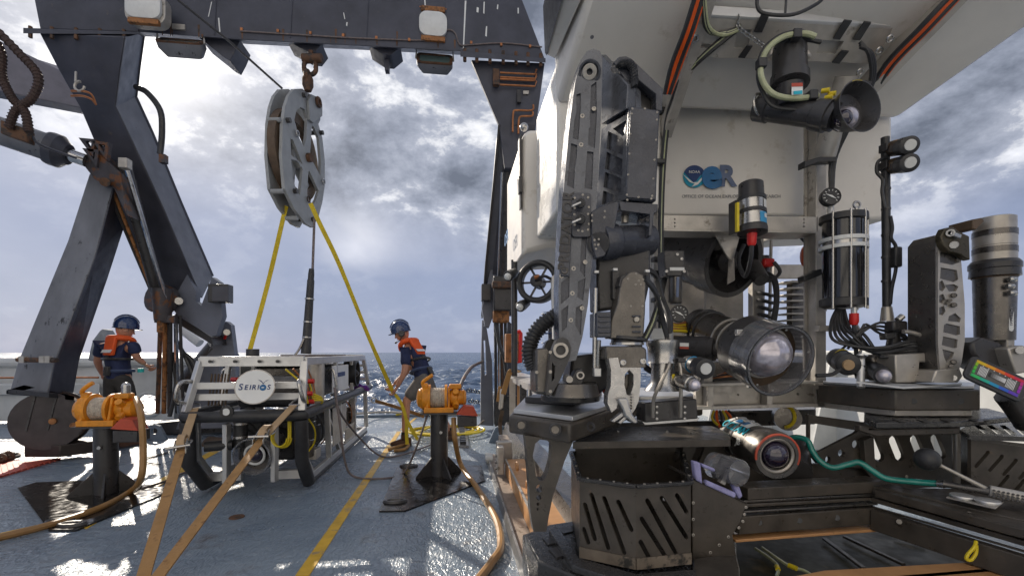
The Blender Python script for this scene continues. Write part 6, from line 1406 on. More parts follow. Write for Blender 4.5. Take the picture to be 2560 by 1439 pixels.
quad('side_bracket', 'lamp', [(1628, 820), (1662, 820), (1662, 850), (1628, 850)], 2.4, AX * .012, .003)
for y in (820, 965): quad('pipe_bracket', 'alu', [(2048, y - 7), (2080, y - 7), (2110, y - 5), (2110, y + 7), (2048, y + 8)], 2.44, AX * .03, .004)
part(B().torus(P(2130, 850, 2.44), V((.1, -1, .1)), .085, .010, 24, 7, a0=-1.9, a1=1.7, sx=.6, sy=1.2), 'guard_loop', 'alu')
# ---- left side thruster, small lamps
lt = sub('side_thruster', rov, 'ducted thruster with spoked hub on the left flank')
tc_, ta_ = P(1343, 703, 3.0), V((-.35, -.92, .05)).normalized()
part(B().torus(tc_, ta_, .125, .020, 36, 10), 'duct_ring', 'rubber', parent=lt)
part(B().pipe(tc_ + ta_ * .01, tc_ - ta_ * .07, .137, .118, 36), 'duct_wall', 'black', parent=lt)
part(B().lathe(tc_ + ta_ * .03, tc_ - ta_ * .08, [(0, .03), (.05, .042), (.9, .042), (1, .03)], 18), 'hub', 'black', parent=lt)
tx, ty, tz = frame(ta_)
for k in range(6): d = tx * cos(k * pi / 3) + ty * sin(k * pi / 3); part(B().beam(tc_ + d * .03 - ta_ * .03, tc_ + d * .125 - ta_ * .03, .016, .012), 'spoke', 'black', parent=lt)
cable([tc_ + ta_ * .04, P(1360, 690, 2.9), P(1385, 700, 2.95), P(1402, 692, 2.95)], .010, 'rubber', 'thruster_cable', 7, lt)
part(B().cyl(P(1336, 694, 2.93), P(1348, 690, 2.93), .012, n=8), 'connector', 'copper', parent=lt)
for x, y in ((1303, 764), (1273, 688)):
    l = sub('small_lamp', rov); part(B().lathe(P(x + 14, y - 8, 3.1), P(x - 4, y + 3, 3.0), [(0, .028), (.6, .036), (.95, .036), (1, .03)], 16), 'lamp_body', 'rubber', parent=l)
    part(B().ball(P(x - 3, y + 3, 3.0), .025, 12, 8), 'lamp_lens', 'lamp', parent=l)
part(B().cyl(P(1286, 655, 3.2), P(1286, 930, 3.2), .022, n=14), 'tube_rail', 'black')
quad('edge_plate', 'foam', [(1380, 690), (1402, 678), (1402, 880), (1386, 880)], 2.9, AX * .05, .004)
part(B().cyl(P(1368, 780, 3.1), P(1368, 870, 3.1), .035, n=16), 'sample_jar', 'glass')
part(B().cyl(P(1375, 778, 3.12), P(1375, 868, 3.12), .014, n=8), 'jar_rod', 'purple')
for i in range(4): part(B().torus(P(1368, 785 + i * 24, 3.1), UP, .038, .004, 16, 5), 'jar_band', 'print_navy')
# ---- left platform and fixed plates
def plat(name, pts, z0, z1, m, bev=.006, parent=None):
    """horizontal slab whose top outline is seen at these pixels"""
    p = [D(x, y, z1) for x, y in pts]; return part(B().prism(p, UP * (z0 - z1)), name, m, bev, parent)
ZP = .973
plat('platform_block', [(1272, 1037), (1425, 1058), (1560, 1015), (1600, 1003), (1757, 1003), (1735, 985), (1500, 975), (1310, 995)], .893, ZP, 'hdpe', .012)
plat('platform_plate', [(1284, 1022), (1432, 1040), (1555, 1002), (1600, 990), (1740, 990), (1720, 975), (1500, 962), (1320, 985)], ZP + .002, ZP + .022, 'alubright', .003)
b = B(); b.hexa([D(1312, 1006, ZP + .024), D(1432, 1014, ZP + .024), D(1505, 990, ZP + .024), D(1400, 980, ZP + .024)], [D(1312, 1006, ZP + .024) + UP * .03, D(1432, 1014, ZP + .024) + UP * .03, D(1505, 990, ZP + .024) + UP * .03, D(1400, 980, ZP + .024) + UP * .03]); part(b, 'arm_base_plate', 'black', .004)
for x, y in ((1323, 996), (1427, 1008), (1484, 984)): part(B().lathe(D(x, y, 1.0), D(x, y, 1.0) + UP * .05, [(0, .016), (.7, .016), (1, .013), (1, .007), (.6, .006)], 14), 'cap_screw', 'steel')
for x, y, d in ((1303, 1062, 1.90), (1388, 1073, 1.80)):
    part(B().lathe(P(x, y, d - .02), P(x, y, d + .02), [(0, .016), (.3, .016), (.31, .007), (1, .007)], 14), 'recessed_bolt', 'dtitan')
    part(B().torus(P(x, y, d - .02), YY, .02, .005, 16, 6), 'bolt_recess', 'black')
part(B().torus(P(1477, 1066, 1.86), (AX + RT * .9), .015, .006, 14, 6), 'bolt_recess', 'black')
# rod-mounted bracket pieces on the block's right face
quad('bracket_face', 'black', [(1612, 1006), (1742, 996), (1746, 1046), (1612, 1056)], 2.05, AX * .10, .006)
quad('face_flange', 'alubright', [(1606, 1054), (1750, 1044), (1744, 1052), (1612, 1062)], 2.06, AX * .14, .002)
bolts(rov, M['steel'], [P(x, y, 2.05) for x in (1642, 1712) for y in (1016, 1031, 1046)], -YY, .009, .006, 'face_bolt')
for pts in ([(1668, 905, 2.0), (1672, 915, 1.98), (1645, 970, 1.98), (1634, 1000, 2.0), (1632, 1042, 2.02)], [(1698, 905, 2.0), (1702, 930, 1.99), (1702, 980, 1.99), (1701, 1042, 2.02)]):
    part(B().tube([P(*p) for p in pts], .008, 8), 'bent_rod', 'titan')
# ---- left manipulator arm
arm = sub('manipulator_arm', rov, 'black folded manipulator arm with a bright metal jaw')
def ap(b, name, m, bev=.003, **k): return part(b, name, m, bev, arm, **k)
d0 = 1.92
# swivel base
ap(B().prism(PS([(1340, 872), (1372, 868), (1392, 900), (1385, 988), (1340, 985)], 1.93), AX * .16), 'base_housing', 'dtitan', .01)
ap(B().lathe(D(1425, 1000, ZP + .055), D(1425, 1000, ZP + .055) + UP * .035, [(0, .135), (.8, .135), (1, .12)], 36), 'turntable', 'black', .004)
ap(B().lathe(D(1432, 990, ZP + .09), D(1432, 990, ZP + .09) + UP * .06, [(0, .115), (1, .10)], 30), 'swivel_drum', 'dtitan', .004)
cheek = [(1384, 868), (1392, 850), (1406, 842), (1420, 848), (1428, 868), (1424, 895), (1400, 950), (1378, 988), (1366, 985), (1372, 930), (1376, 890)]
ap(B().prism(PS(cheek, 1.86), AX * .05, [PS([(1380, 905), (1388, 915), (1386, 945), (1379, 955)], 1.86)]), 'pivot_cheek', 'black', .004)
ap(B().prism([p + AX * .20 for p in PS(cheek, 1.86)], AX * .05), 'pivot_cheek', 'black', .004)
ap(B().pipe(P(1402, 875, 1.845), P(1402, 875, 1.90), .032, .019, 26), 'pivot_bush', 'titan', .002)
ap(B().prism(PS([(1424, 955), (1440, 925), (1455, 920), (1462, 935), (1458, 955), (1432, 982), (1405, 990)], 1.86), AX * .05), 'ram_lug', 'black', .004)
ap(B().pipe(P(1451, 938, 1.845), P(1451, 938, 1.9), .017, .009, 18), 'ram_bush', 'titan', .002)
ap(B().lathe(P(1424, 948, 1.83), P(1418, 945, 1.88), [(0, .014), (.6, .016), (1, .016)], 14), 'lock_screw', 'titan', 0)
bolts(arm, M['titan'], [P(1376, 880, 1.86), P(1376, 929, 1.86), P(1376, 978, 1.86), P(1342, 930, 1.93)], -YY, .010, .006, 'base_bolt')
ap(B().prism(PS([(1430, 890), (1520, 880), (1528, 960), (1500, 985), (1420, 985)], 2.0), AX * .14), 'base_knuckle', 'black', .01)
for x, y0, y1 in ((1489, 720, 924), (1497, 850, 920)): ap(B().cyl(P(x, y0, 1.88), P(x - 3, y1, 1.90), .010, n=12), 'ram_rod', 'steel', 0)
ap(B().box(P(1492, 930, 1.88), .03, .03, .035), 'rod_end', 'alubright', .003)
# upper link: pocketed plate on a solid web, twin cheeks
ul = [(1452, 150), (1466, 130), (1484, 122), (1500, 128), (1506, 146), (1504, 260), (1498, 400), (1488, 560), (1480, 660), (1470, 760), (1456, 842), (1440, 900), (1412, 905), (1398, 850), (1396, 720), (1404, 560), (1411, 450), (1424, 310), (1438, 205)]
pk = [[(1441, 236), (1452, 233), (1452, 270), (1446, 350), (1432, 346), (1436, 300), (1441, 280)], [(1478, 214), (1491, 204), (1492, 290), (1487, 371), (1470, 362), (1472, 322), (1476, 316), (1474, 290)],
      [(1428, 358), (1443, 363), (1442, 392), (1437, 420), (1435, 472), (1417, 463), (1423, 410)], [(1468, 378), (1484, 380), (1480, 474), (1461, 470)],
      [(1455, 588), (1468, 582), (1462, 692), (1450, 676), (1452, 620)], [(1403, 706), (1424, 690), (1423, 742), (1402, 760)], [(1445, 704), (1464, 694), (1458, 752), (1443, 742)],
      [(1403, 776), (1421, 762), (1417, 818), (1405, 828)], [(1440, 768), (1456, 760), (1452, 838), (1438, 812)]]
ap(B().prism(PS(ul, 1.885), AX * .012, [PS(h, 1.885) for h in pk]), 'upper_link_face', 'anodlit', 0)
ap(B().prism([p + AX * .0095 for p in PS(ul, 1.885)], AX * .09), 'upper_link', 'anod', .004)
ap(B().pipe(P(1474, 180, 1.872), P(1474, 180, 1.90), .046, .036, 30), 'elbow_boss', 'anod', .002)
ap(B().pipe(P(1474, 180, 1.868), P(1474, 180, 1.90), .030, .012, 26), 'elbow_bush', 'titan', .002)
# raised name plate with lettering, valve cluster
npl = [(1406, 480), (1430, 488), (1434, 500), (1424, 690), (1404, 690), (1398, 660)]
ap(B().prism(PS(npl, 1.872), AX * .013), 'name_plate', 'anod', .003)
v0, v1 = P(1410, 668, 1.869), P(1423, 500, 1.869)
text('PREDATOR', 'lettering', M['black'], arm, P(1416, 578, 1.871), (v1 - v0).normalized(), V((-1, 0, 0)), .062, .003, bold=.02, spacing=1.05)
ap(B().torus(P(1411, 676, 1.870), YY, .012, .003, 16, 5), 'plate_emblem', 'dtitan', 0)
ap(B().prism(PS(rrect(1430, 482, 1478, 592, 8), 1.868), AX * .017), 'valve_plate', 'anod', .003)
for y in (507, 548):
    ap(B().cyl(P(1452, y, 1.82), P(1452, y, 1.87), .016, .019, 16), 'valve_stem', 'black', 0); ap(B().beam(P(1452, y - 1, 1.815), P(1430, y + 9, 1.81), .012, .008), 'valve_lever', 'alubright', .002)
bolts(arm, M['titan'], [P(x, y, 1.868) for x, y in ((1437, 495), (1457, 487), (1470, 494), (1472, 518), (1437, 520), (1436, 536), (1470, 535), (1472, 560), (1437, 562), (1456, 578), (1446, 576), (1470, 574))], -YY, .007, .005, 'valve_bolt')
bolts(arm, M['titan'], [P(x, y, 1.885) for x, y in ((1456, 290), (1485, 272), (1453, 362), (1434, 671), (1431, 733), (1455, 770), (1427, 800), (1404, 690), (1463, 655))], -YY, .013, .004, 'link_bolt')
# elbow box: side panels, ribbed flank, bolted cover
ap(B().hexa([P(1503, 136, 2.02), P(1570, 212, 1.86), P(1566, 272, 1.86), P(1503, 312, 2.02)], [P(1515, 136, 2.05), P(1590, 212, 1.90), P(1590, 272, 1.90), P(1520, 312, 2.05)]), 'elbow_side_panel', 'anodlit', .004)
A0 = [P(1504, 322, 2.02), P(1574, 280, 1.86), P(1562, 498, 1.86), P(1490, 527, 2.02)]
e1 = (A0[1] - A0[0]); e2 = (A0[3] - A0[0]); nn = e1.cross(e2).normalized(); nn = nn if nn.y < 0 else -nn
f0 = P(1504, 322, 2.02)
def fl2(pts): return QS(pts, f0, nn)
pk2 = [[(1532, 322), (1566, 300), (1562, 338), (1556, 340)], [(1520, 328), (1558, 346), (1557, 388), (1516, 372)], [(1517, 380), (1556, 398), (1555, 440), (1512, 422)], [(1513, 430), (1553, 446), (1552, 482), (1508, 468)], [(1508, 476), (1536, 488), (1534, 502), (1504, 512)]]
ap(B().prism(fl2([(1504, 322), (1574, 282), (1563, 498), (1490, 527)]), -nn * .014, [fl2(h) for h in pk2]), 'rib_panel', 'anodlit', 0)
ap(B().prism([p - nn * .012 for p in fl2([(1504, 322), (1574, 282), (1563, 498), (1490, 527)])], -nn * .03), 'rib_backing', 'anod', 0)
ap(B().prism(PS([(1574, 264), (1650, 276), (1641, 503), (1563, 497)], 1.85), AX * .16), 'elbow_box', 'anod', .006)
ap(B().prism(PS([(1577, 268), (1646, 279), (1638, 498), (1567, 493)], 1.842), AX * .008), 'cover_plate', 'anod', .001)
bolts(arm, M['titan'], [P(x, y, 1.842) for x, y in ((1581, 264 + 8), (1612, 272), (1643, 281), (1579, 285), (1642, 300), (1576, 335), (1640, 350), (1573, 385), (1636, 400), (1570, 437), (1633, 447), (1567, 487), (1596, 493), (1628, 497), (1568, 500), (1630, 490))], -YY, .006, .005, 'cover_screw')
ap(B().prism(PS([(1534, 155), (1548, 142), (1566, 140), (1580, 147), (1658, 222), (1656, 278), (1640, 276), (1640, 235), (1586, 190), (1574, 215)], 1.90), AX * .05), 'elbow_cheek', 'anod', .004)
ap(B().prism(PS([(1580, 190), (1640, 235), (1640, 276), (1578, 268)], 1.96), AX * .04), 'elbow_recess', 'black', 0)
b = B(); b.tube(PS([(1548, 160), (1568, 158), (1582, 172), (1586, 200), (1585, 215)], 1.88), .016, 10)
for p in spline(PS([(1548, 160), (1568, 158), (1582, 172), (1586, 200), (1585, 215)], 1.88), 4): b.torus(p, V((.6, 0, -.7)), .016, .004, 10, 5)
ap(b, 'elbow_conduit', 'rubber', 0)
ap(B().prism([p - nn * .045 for p in fl2([(1503, 140), (1568, 214), (1572, 300), (1563, 496), (1490, 524)])], -nn * .03), 'elbow_core', 'anodlit', .002)
# forearm
ap(B().prism(PS([(1478, 530), (1492, 520), (1545, 502), (1548, 512), (1534, 590), (1512, 640), (1490, 645), (1480, 610)], 1.85), AX * .04), 'forearm_cheek', 'anod', .004)
bolts(arm, M['titan'], [P(x, y, 1.85) for x, y in ((1480, 538), (1512, 528), (1511, 543), (1480, 552), (1487, 612), (1497, 610))], -YY, .006, .004, 'cheek_screw')
ap(B().prism(PS([(1548, 503), (1646, 510), (1644, 530), (1636, 532), (1630, 590), (1622, 590), (1625, 535), (1550, 525)], 1.86), AX * .14), 'forearm_yoke', 'anod', .004)
ap(B().cyl(P(1562, 535, 1.93), P(1562, 558, 1.93), .016, n=12), 'yoke_stud', 'titan', 0)
ap(B().lathe(P(1500, 606, 1.90), P(1625, 600, 1.98), [(0, .07), (.03, .075), (.28, .075), (.3, .066), (1, .066)], 32), 'elbow_motor', 'anod', .002)
ap(B().lathe(P(1496, 609, 1.85), P(1503, 607, 1.90), [(0, .045), (1, .05)], 26), 'motor_cap', 'black', .002)
bolts(arm, M['titan'], [P(1486, 600, 1.83), P(1495, 612, 1.83), P(1497, 598, 1.83), P(1490, 622, 1.83)], -YY, .006, .005, 'cap_screw')
ap(B().prism(PS([(1492, 630), (1628, 615), (1628, 700), (1615, 760), (1494, 778)], 1.93), AX * .12), 'forearm_body', 'black', .012)
ap(B().prism(PS(rrect(1532, 672, 1548, 748, 5), 1.90), AX * .05), 'pin_block', 'black', .004)
for x, y in ((1537, 674), (1490, 680), (1617, 678)): ap(B().box(P(x, y, 1.90), .02, .02, .012), 'lock_nut', 'alubright', .002)
# wrist arm
wr = [(1550, 716), (1556, 696), (1572, 680), (1590, 677), (1608, 686), (1616, 704), (1614, 780), (1610, 842), (1524, 846), (1528, 800), (1544, 760)]
ap(B().prism(PS(wr, 1.86), AX * .07), 'wrist_link', 'dtitan2', .006)
ap(B().prism(PS([(1552, 720), (1556, 700), (1572, 681), (1552, 690), (1546, 715)], 1.86), AX * .10), 'wrist_boss', 'black', .004)
bolts(arm, M['titan'], [P(x, y, 1.86) for x, y in ((1570, 697), (1590, 684), (1597, 702), (1609, 698), (1589, 711), (1602, 711), (1606, 765), (1577, 765))], -YY, .006, .004, 'wrist_screw')
ap(B().lathe(P(1592, 798, 1.845), P(1592, 798, 1.87), [(0, .010), (.5, .014), (1, .014)], 14), 'centre_screw', 'titan', 0)
ap(B().prism(PS([(1492, 780), (1528, 778), (1528, 842), (1492, 842)], 1.85), AX * .10), 'actuator_block', 'anod', .004)
for k in range(4): ap(B().beam(P(1496, 790 + k * 13, 1.848), P(1526, 790 + k * 13, 1.848), .010, .01), 'actuator_fin', 'anod', .003); ap(B().beam(P(1580, 790 + k * 13, 1.856), P(1602, 790 + k * 13, 1.856), .009, .008), 'actuator_fin', 'anod', .003) if k != 1 else None
ap(B().lathe(P(1568, 842, 1.92), P(1566, 862, 1.92), [(0, .085), (.4, .085), (.45, .065), (1, .065)], 28), 'wrist_collar', 'black', .002)
ap(B().lathe(P(1567, 856, 1.90), P(1567, 862, 1.90), [(0, .07), (1, .07)], 28), 'collar_ring', 'steel', 0)
# jaw
ap(B().prism(PS([(1514, 864), (1605, 864), (1618, 872), (1618, 918), (1550, 920), (1540, 898), (1512, 898)], 1.83), AX * .11), 'jaw_housing', 'dtitan2', .008)
bolts(arm, M['steel'], [P(1557, 906, 1.83), P(1607, 903, 1.83)], -YY, .018, .016, 'jaw_bolt')
ap(B().prism(PS([(1522, 895), (1545, 893), (1551, 918), (1602, 918), (1601, 965), (1597, 1000), (1588, 1022), (1576, 1038), (1568, 1028), (1562, 1000), (1547, 997), (1541, 1020), (1529, 1030), (1519, 1008), (1520, 985), (1527, 965), (1528, 925)], 1.82), AX * .05, [PS([(1573, 923), (1584, 935), (1584, 962), (1576, 988), (1567, 986), (1561, 962), (1562, 935)], 1.82)]), 'gripper_jaw', 'titanb', .005)
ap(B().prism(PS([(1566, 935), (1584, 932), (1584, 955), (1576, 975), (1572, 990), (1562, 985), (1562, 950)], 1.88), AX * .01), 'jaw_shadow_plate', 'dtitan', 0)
ap(B().prism(PS([(1545, 996), (1570, 994), (1574, 1012), (1582, 1035), (1596, 1052), (1592, 1060), (1580, 1056), (1564, 1040), (1556, 1020)], 1.79), AX * .05), 'gripper_finger', 'titanb', .006)
for k in range(6): ap(B().box(P(1579, 985 + k * 7, 1.815), .008, .03, .006), 'jaw_tooth', 'alu', 0)
for pts in ([(1556, 1030), (1562, 1038), (1536, 1056), (1528, 1052)], [(1562, 1040), (1568, 1046), (1552, 1060), (1545, 1056)]): ap(B().prism(PS(pts, 1.81), AX * .03), 'jaw_tip', 'titanb', .003)
# armoured conduit to the base
path = PS([(1412, 770), (1392, 788), (1362, 806), (1338, 832), (1324, 866), (1327, 900), (1336, 918)], 2.05); b = B(); b.tube(path, .030, 12)
for p, q in zip(spline(path, 4)[:-1], spline(path, 4)[1:]): b.torus(p, q - p, .0315, .006, 16, 6)
ap(b, 'armoured_conduit', 'rubber', 0)
for i in range(3): cable([P(1612, 690 + i * 4, 1.86), P(1640, 730 + i * 3, 1.9), P(1655 + i * 2, 800, 1.98), P(1668, 845, 2.0)], .009, 'rubber', 'jaw_cable', 7, arm)
for i in range(3): cable([P(1648, 740 + i * 3, 2.0), P(1630 + i * 4, 800, 1.96), P(1605 + i * 5, 850, 1.95)], .008, ('rubber', 'clearhose', 'rubber')[i], 'jaw_cable', 7, arm)
# ---- load cell, lamp and camera on the left platform
part(B().lathe(P(1656, 848, 2.05), P(1656, 975, 2.05), [(0, .055), (.02, .072), (.10, .072), (.16, .066), (.4, .062), (.46, .068), (.47, .05), (.72, .05), (.85, .055), (1, .082)], 30), 'steel_spool', 'steel')
part(B().lathe(P(1674, 830, 2.02), P(1674, 850, 2.04), [(0, .016), (1, .016)], 12), 'cable_gland', 'alubright')
cable([P(1674, 835, 2.02), P(1672, 790, 2.03), P(1655, 745, 2.1), P(1640, 690, 2.1), P(1615, 672, 2.0)], .013, 'rubber', 'sensor_cable')
sl_ = sub('work_lamp', rov, 'black lamp with blue band on the left platform')
part(B().lathe(P(1718, 905, 2.12), P(1765, 922, 1.95), [(0, .03), (.1, .034), (.6, .034), (.62, .042), (.98, .044), (1, .034)], 22), 'lamp_body', 'rubber', parent=sl_)
part(B().lathe(P(1764, 921, 1.952), P(1766, 922, 1.945), [(0, .026), (1, .024)], 18), 'lamp_lens', 'lamp', parent=sl_)
part(B().torus(P(1733, 911, 2.065), P(1765, 922, 1.95) - P(1718, 905, 2.12), .035, .004, 20, 5), 'blue_band', 'sky_blue', parent=sl_)
sc_ = sub('steel_camera', rov, 'small stainless camera between the bent rods')
part(B().lathe(P(1662, 936, 2.1), P(1735, 962, 1.93), [(0, .02), (.05, .027), (.55, .027), (.58, .033), (.9, .034), (.92, .030), (1, .03)], 22), 'camera_body', 'steel', parent=sc_)
part(B().ball(P(1736, 962, 1.93), .026, 16, 10), 'camera_dome', 'dome', parent=sc_)
part(B().torus(P(1690, 946, 2.03), P(1735, 962, 1.93) - P(1662, 936, 2.1), .028, .005, 18, 5), 'clamp_band', 'rubber', parent=sc_)
part(B().box(P(1680, 943, 2.02), .02, .02, .03), 'camera_label', 'yellowcable', .002, sc_)
part(B().box(P(1702, 900, 2.0), .035, .03, .02), 'rod_clamp', 'black', .003)
for i in range(3): cable([P(1612, 912 + i * 4, 2.1), P(1630, 925 + i * 3, 2.08), P(1655, 934 + i * 2, 2.08)], .009, 'rubber')
part(B().tube([P(1735, 962, 2.0), P(1752, 955, 2.0), P(1760, 935, 2.0)], .008, 7), 'lamp_stay', 'black')
part(B().cyl(P(1520, 975, 2.15), P(1542, 955, 2.1), .04, n=12), 'cable_drum', 'redguard')
# ---- reservoir with tie rods on the right post
rv = sub('fluid_reservoir', rov, 'black fluid reservoir with tie rods and a pale middle flange')
rc = lambda y, dx=0.0: P(2108, y, 2.3) + V((dx, 0, 0))
part(B().lathe(rc(550), rc(762), [(0, 0.0903), (1, 0.0903)], 34), 'reservoir_tube', 'anodgloss', parent=rv)
part(B().lathe(rc(537), rc(556), [(0, .07), (.1, 0.1032), (.9, 0.1049), (1, 0.0946)], 34), 'top_flange', 'rubber', parent=rv)
part(B().lathe(rc(746), rc(770), [(0, 0.0963), (.1, 0.1032), (.8, 0.1032), (1, .078)], 34), 'bottom_flange', 'rubber', parent=rv)
for y in (597, 616): part(B().lathe(rc(y), rc(y + 9), [(0, 0.1049), (1, 0.1049)], 34), 'middle_flange', 'lamp', parent=rv)
part(B().lathe(rc(604), rc(616), [(0, 0.0963), (1, 0.0963)], 34), 'band_clamp', 'steel', parent=rv)
for k in range(7):
    a_ = radians(-150 + k * 42); v_ = V((cos(a_) * .1005, sin(a_) * .1005, 0)); part(B().cyl(rc(535) + v_, rc(773) + v_, .0055, n=8), 'tie_rod', 'steel', parent=rv)
part(B().torus(P(2142, 512, 2.26), YY, .016, .006, 14, 6), 'lifting_eye', 'steel', parent=rv); part(B().cyl(P(2141, 520, 2.26), P(2141, 540, 2.26), .007, n=8), 'eye_shank', 'steel', parent=rv)
part(B().lathe(P(2135, 768, 2.24), P(2135, 785, 2.24), [(0, .014), (1, .014)], 10), 'connector_stub', 'alubright', parent=rv)
part(B().lathe(P(2135, 783, 2.24), P(2135, 812, 2.24), [(0, .020), (.7, .021), (1, .015)], 14), 'connector', 'red', parent=rv)
cable([P(2135, 810, 2.24), P(2139, 850, 2.22), P(2142, 905, 2.2)], .010, 'rubber', 'reservoir_cable', 7, rv)
# ---- light mast
mt = sub('light_mast', rov, 'thin black mast carrying two lamps')
part(B().cyl(P(2213, 344, 2.25), P(2217, 772, 2.25), .0185, n=18), 'mast_pole', 'rubber', parent=mt)
part(B().lathe(P(2217, 766, 2.25), P(2218, 802, 2.25), [(0, .018), (.05, .022), (1, .030)], 18), 'mast_socket', 'titan', parent=mt)
for y in (368, 412):
    lp = mt
    part(B().lathe(P(2228, y + 4, 2.25), P(2276, y - 5, 2.1), [(0, .03), (.1, .037), (.55, .037), (.58, .033), (.6, .040), (.97, .041), (1, .033)], 24), 'lamp_body', 'rubber', parent=lp)
    part(B().lathe(P(2275, y - 5, 2.102), P(2277, y - 5, 2.095), [(0, .026), (1, .022)], 20), 'lamp_lens', 'lamp', parent=lp)
    for f in (.25, .38, .5): part(B().torus(P(2228, y + 4, 2.25).lerp(P(2276, y - 5, 2.1), f), P(2276, y - 5, 2.1) - P(2228, y + 4, 2.25), .0365, .0012, 20, 5), 'yellow_ring', 'tan', parent=lp)
    part(B().box(P(2216, y + 3, 2.24), .045, .045, .04), 'lamp_clamp', 'black', .004, lp)
for y in (420, 470, 520, 585, 640, 700): part(B().lathe(P(2215, y, 2.25), P(2215, y + 5, 2.25), [(0, .0205), (1, .0205)], 16), 'cable_tie', 'black', parent=mt)
cable([P(2215, 392, 2.23), P(2195, 405, 2.23), P(2192, 430, 2.23), P(2207, 450, 2.22), P(2205, 480, 2.22), P(2212, 520, 2.22)], .008, 'rubber', 'mast_cable', 7, mt)
cable([P(2226, 540, 2.23), P(2231, 570, 2.23), P(2228, 595, 2.23), P(2240, 618, 2.23), P(2240, 670, 2.23), P(2230, 720, 2.23), P(2226, 760, 2.23)], .008, 'rubber', 'mast_cable', 7, mt)
part(B().box(P(2239, 643, 2.23), .04, .04, .10), 'cable_splice', 'rubber', .008, mt)
part(B().lathe(P(2232, 805, 2.2), P(2236, 880, 2.2), [(0, .03), (.3, .035), (.5, .025), (1, .04)], 16), 'mast_pivot', 'black', parent=mt)
part(B().box(P(2240, 815, 2.16), .08, .05, .05), 'mast_clamp', 'black', .01, mt); part(B().cyl(P(2244, 800, 2.13), P(2256, 790, 2.13), .014, n=10), 'clamp_knob', 'steel', parent=mt)
part(B().beam(P(2205, 842, 2.15), P(2232, 838, 2.15), .04, .03), 'clamp_handle', 'black', .006, mt)
# ---- cables between reservoir and right arm
for i in range(7): cable([P(2092 + i * 3, 772, 2.3), P(2078 + i * 8, 805 + i * 3, 2.28), P(2082 + i * 13, 848 - i * 2, 2.2), P(2140 + i * 9, 866 + i * 3, 2.15 + .03 * (i % 3)), P(2210, 868 + i * 4, 2.1 + .04 * (i % 3)), P(2280, 852 + i * 6, 2.1), P(2340, 868 + i * 3, 2.1)], .0075, 'rubber')
for i in range(4): cable([P(2105 + i * 14, 872, 2.22), P(2145 + i * 5, 838 - i * 9, 2.2), P(2200, 806 + i * 9, 2.2), P(2250 + i * 4, 826 + i * 8, 2.18), P(2280, 862, 2.15)], .006, 'rubber')
part(B().tube(PS([(2258, 828), (2285, 832), (2318, 846), (2332, 862), (2334, 890)], 2.08), .010, 9), 'bent_tube', 'titan')
quad('tube_foot', 'titan', [(2328, 864), (2340, 862), (2340, 888), (2328, 888)], 2.06, AX * .03, .003)
# ---- right manipulator arm
ra = sub('manipulator_arm', rov, 'grey metal manipulator arm folded at the right edge')
def rp(b, name, m, bev=.003, **k): return part(b, name, m, bev, ra, **k)
b = B(); rings = []
for y0, x0, x1 in ((0, 0, 0), (1, 0, 0)):
    pass
def halfpipe(top, bot, x1t, x1b, d, n=10):
    """rounded column: straight right edge, round left side"""
    r = []
    for (xa, ya), xb in ((top, x1t), (bot, x1b)):
        R = P(xb, ya, d).x - P(xa, ya, d).x; c = P(xb, ya, d); r.append([c + V((-R * cos(a), -R * .55 * sin(a) , (0))) for a in [-pi / 2 + pi * i / n for i in range(n + 1)]])
    return r
rg = halfpipe((2298, 640), (2312, 880), 2350, 2350, 2.15)
tp = [V(p) for p in rg[0]]
for i, p in enumerate(tp): p.z += (p.x - tp[len(tp) // 2].x) * .9
rp(B().loft([tp, rg[1]]), 'link_column', 'titan', 0, sharp=30)
lk = [(2345, 600), (2360, 582), (2385, 580), (2402, 640), (2412, 760), (2412, 850), (2404, 905), (2392, 940), (2372, 945), (2350, 925), (2345, 860)]
pk3 = [[(2350, 632), (2362, 625), (2394, 632), (2398, 655), (2380, 662), (2350, 656)], [(2352, 668), (2392, 675), (2396, 698), (2384, 705), (2350, 696)], [(2348, 705), (2356, 700), (2364, 718), (2356, 728), (2348, 724)], [(2362, 712), (2385, 710), (2396, 716), (2390, 728), (2372, 728)],
       [(2348, 738), (2358, 734), (2364, 748), (2356, 758), (2348, 756)], [(2348, 768), (2360, 764), (2364, 778), (2356, 788), (2348, 786)], [(2372, 790), (2388, 782), (2402, 795), (2400, 805), (2370, 802)], [(2360, 812), (2366, 808), (2400, 815), (2400, 835), (2392, 838), (2358, 830)], [(2358, 840), (2394, 848), (2392, 868), (2384, 870), (2354, 862)], [(2356, 872), (2386, 880), (2382, 892), (2366, 905), (2360, 892)]]
rp(B().prism(PS(lk, 2.0), AX * .009, [PS(h, 2.0) for h in pk3]), 'link_face', 'titan', 0)
rp(B().prism([p + AX * .007 for p in PS(lk, 2.0)], AX * .13), 'link_body', 'dtitan', .004)
rp(B().prism(PS([(2352, 590), (2362, 570), (2382, 566), (2398, 578), (2424, 590), (2426, 650), (2415, 645), (2402, 635), (2372, 628), (2358, 612)], 1.97), AX * .03), 'elbow_plate', 'rustplate', .004)
rp(B().pipe(P(2376, 582, 1.955), P(2376, 582, 1.98), .016, .008, 18), 'elbow_pin', 'steel', .001)
rp(B().beam(P(2376, 582, 1.955), P(2402, 592, 1.955), .018, .008, YY), 'pin_keeper', 'steel', .003)
rp(B().lathe(P(2385, 612, 1.958), P(2385, 612, 1.98), [(0, .015), (1, .017)], 16), 'slotted_pin', 'steel', 0)
for x, y in ((2385, 738), (2385, 762), (2376, 750), (2372, 757), (2378, 914), (2384, 904)): rp(B().lathe(P(x, y, 1.985), P(x, y, 2.005), [(0, .007), (.5, .011 if y > 735 and x > 2380 else .007), (1, .011 if x > 2380 else .007)], 14), 'link_pin', 'dtitan', 0)
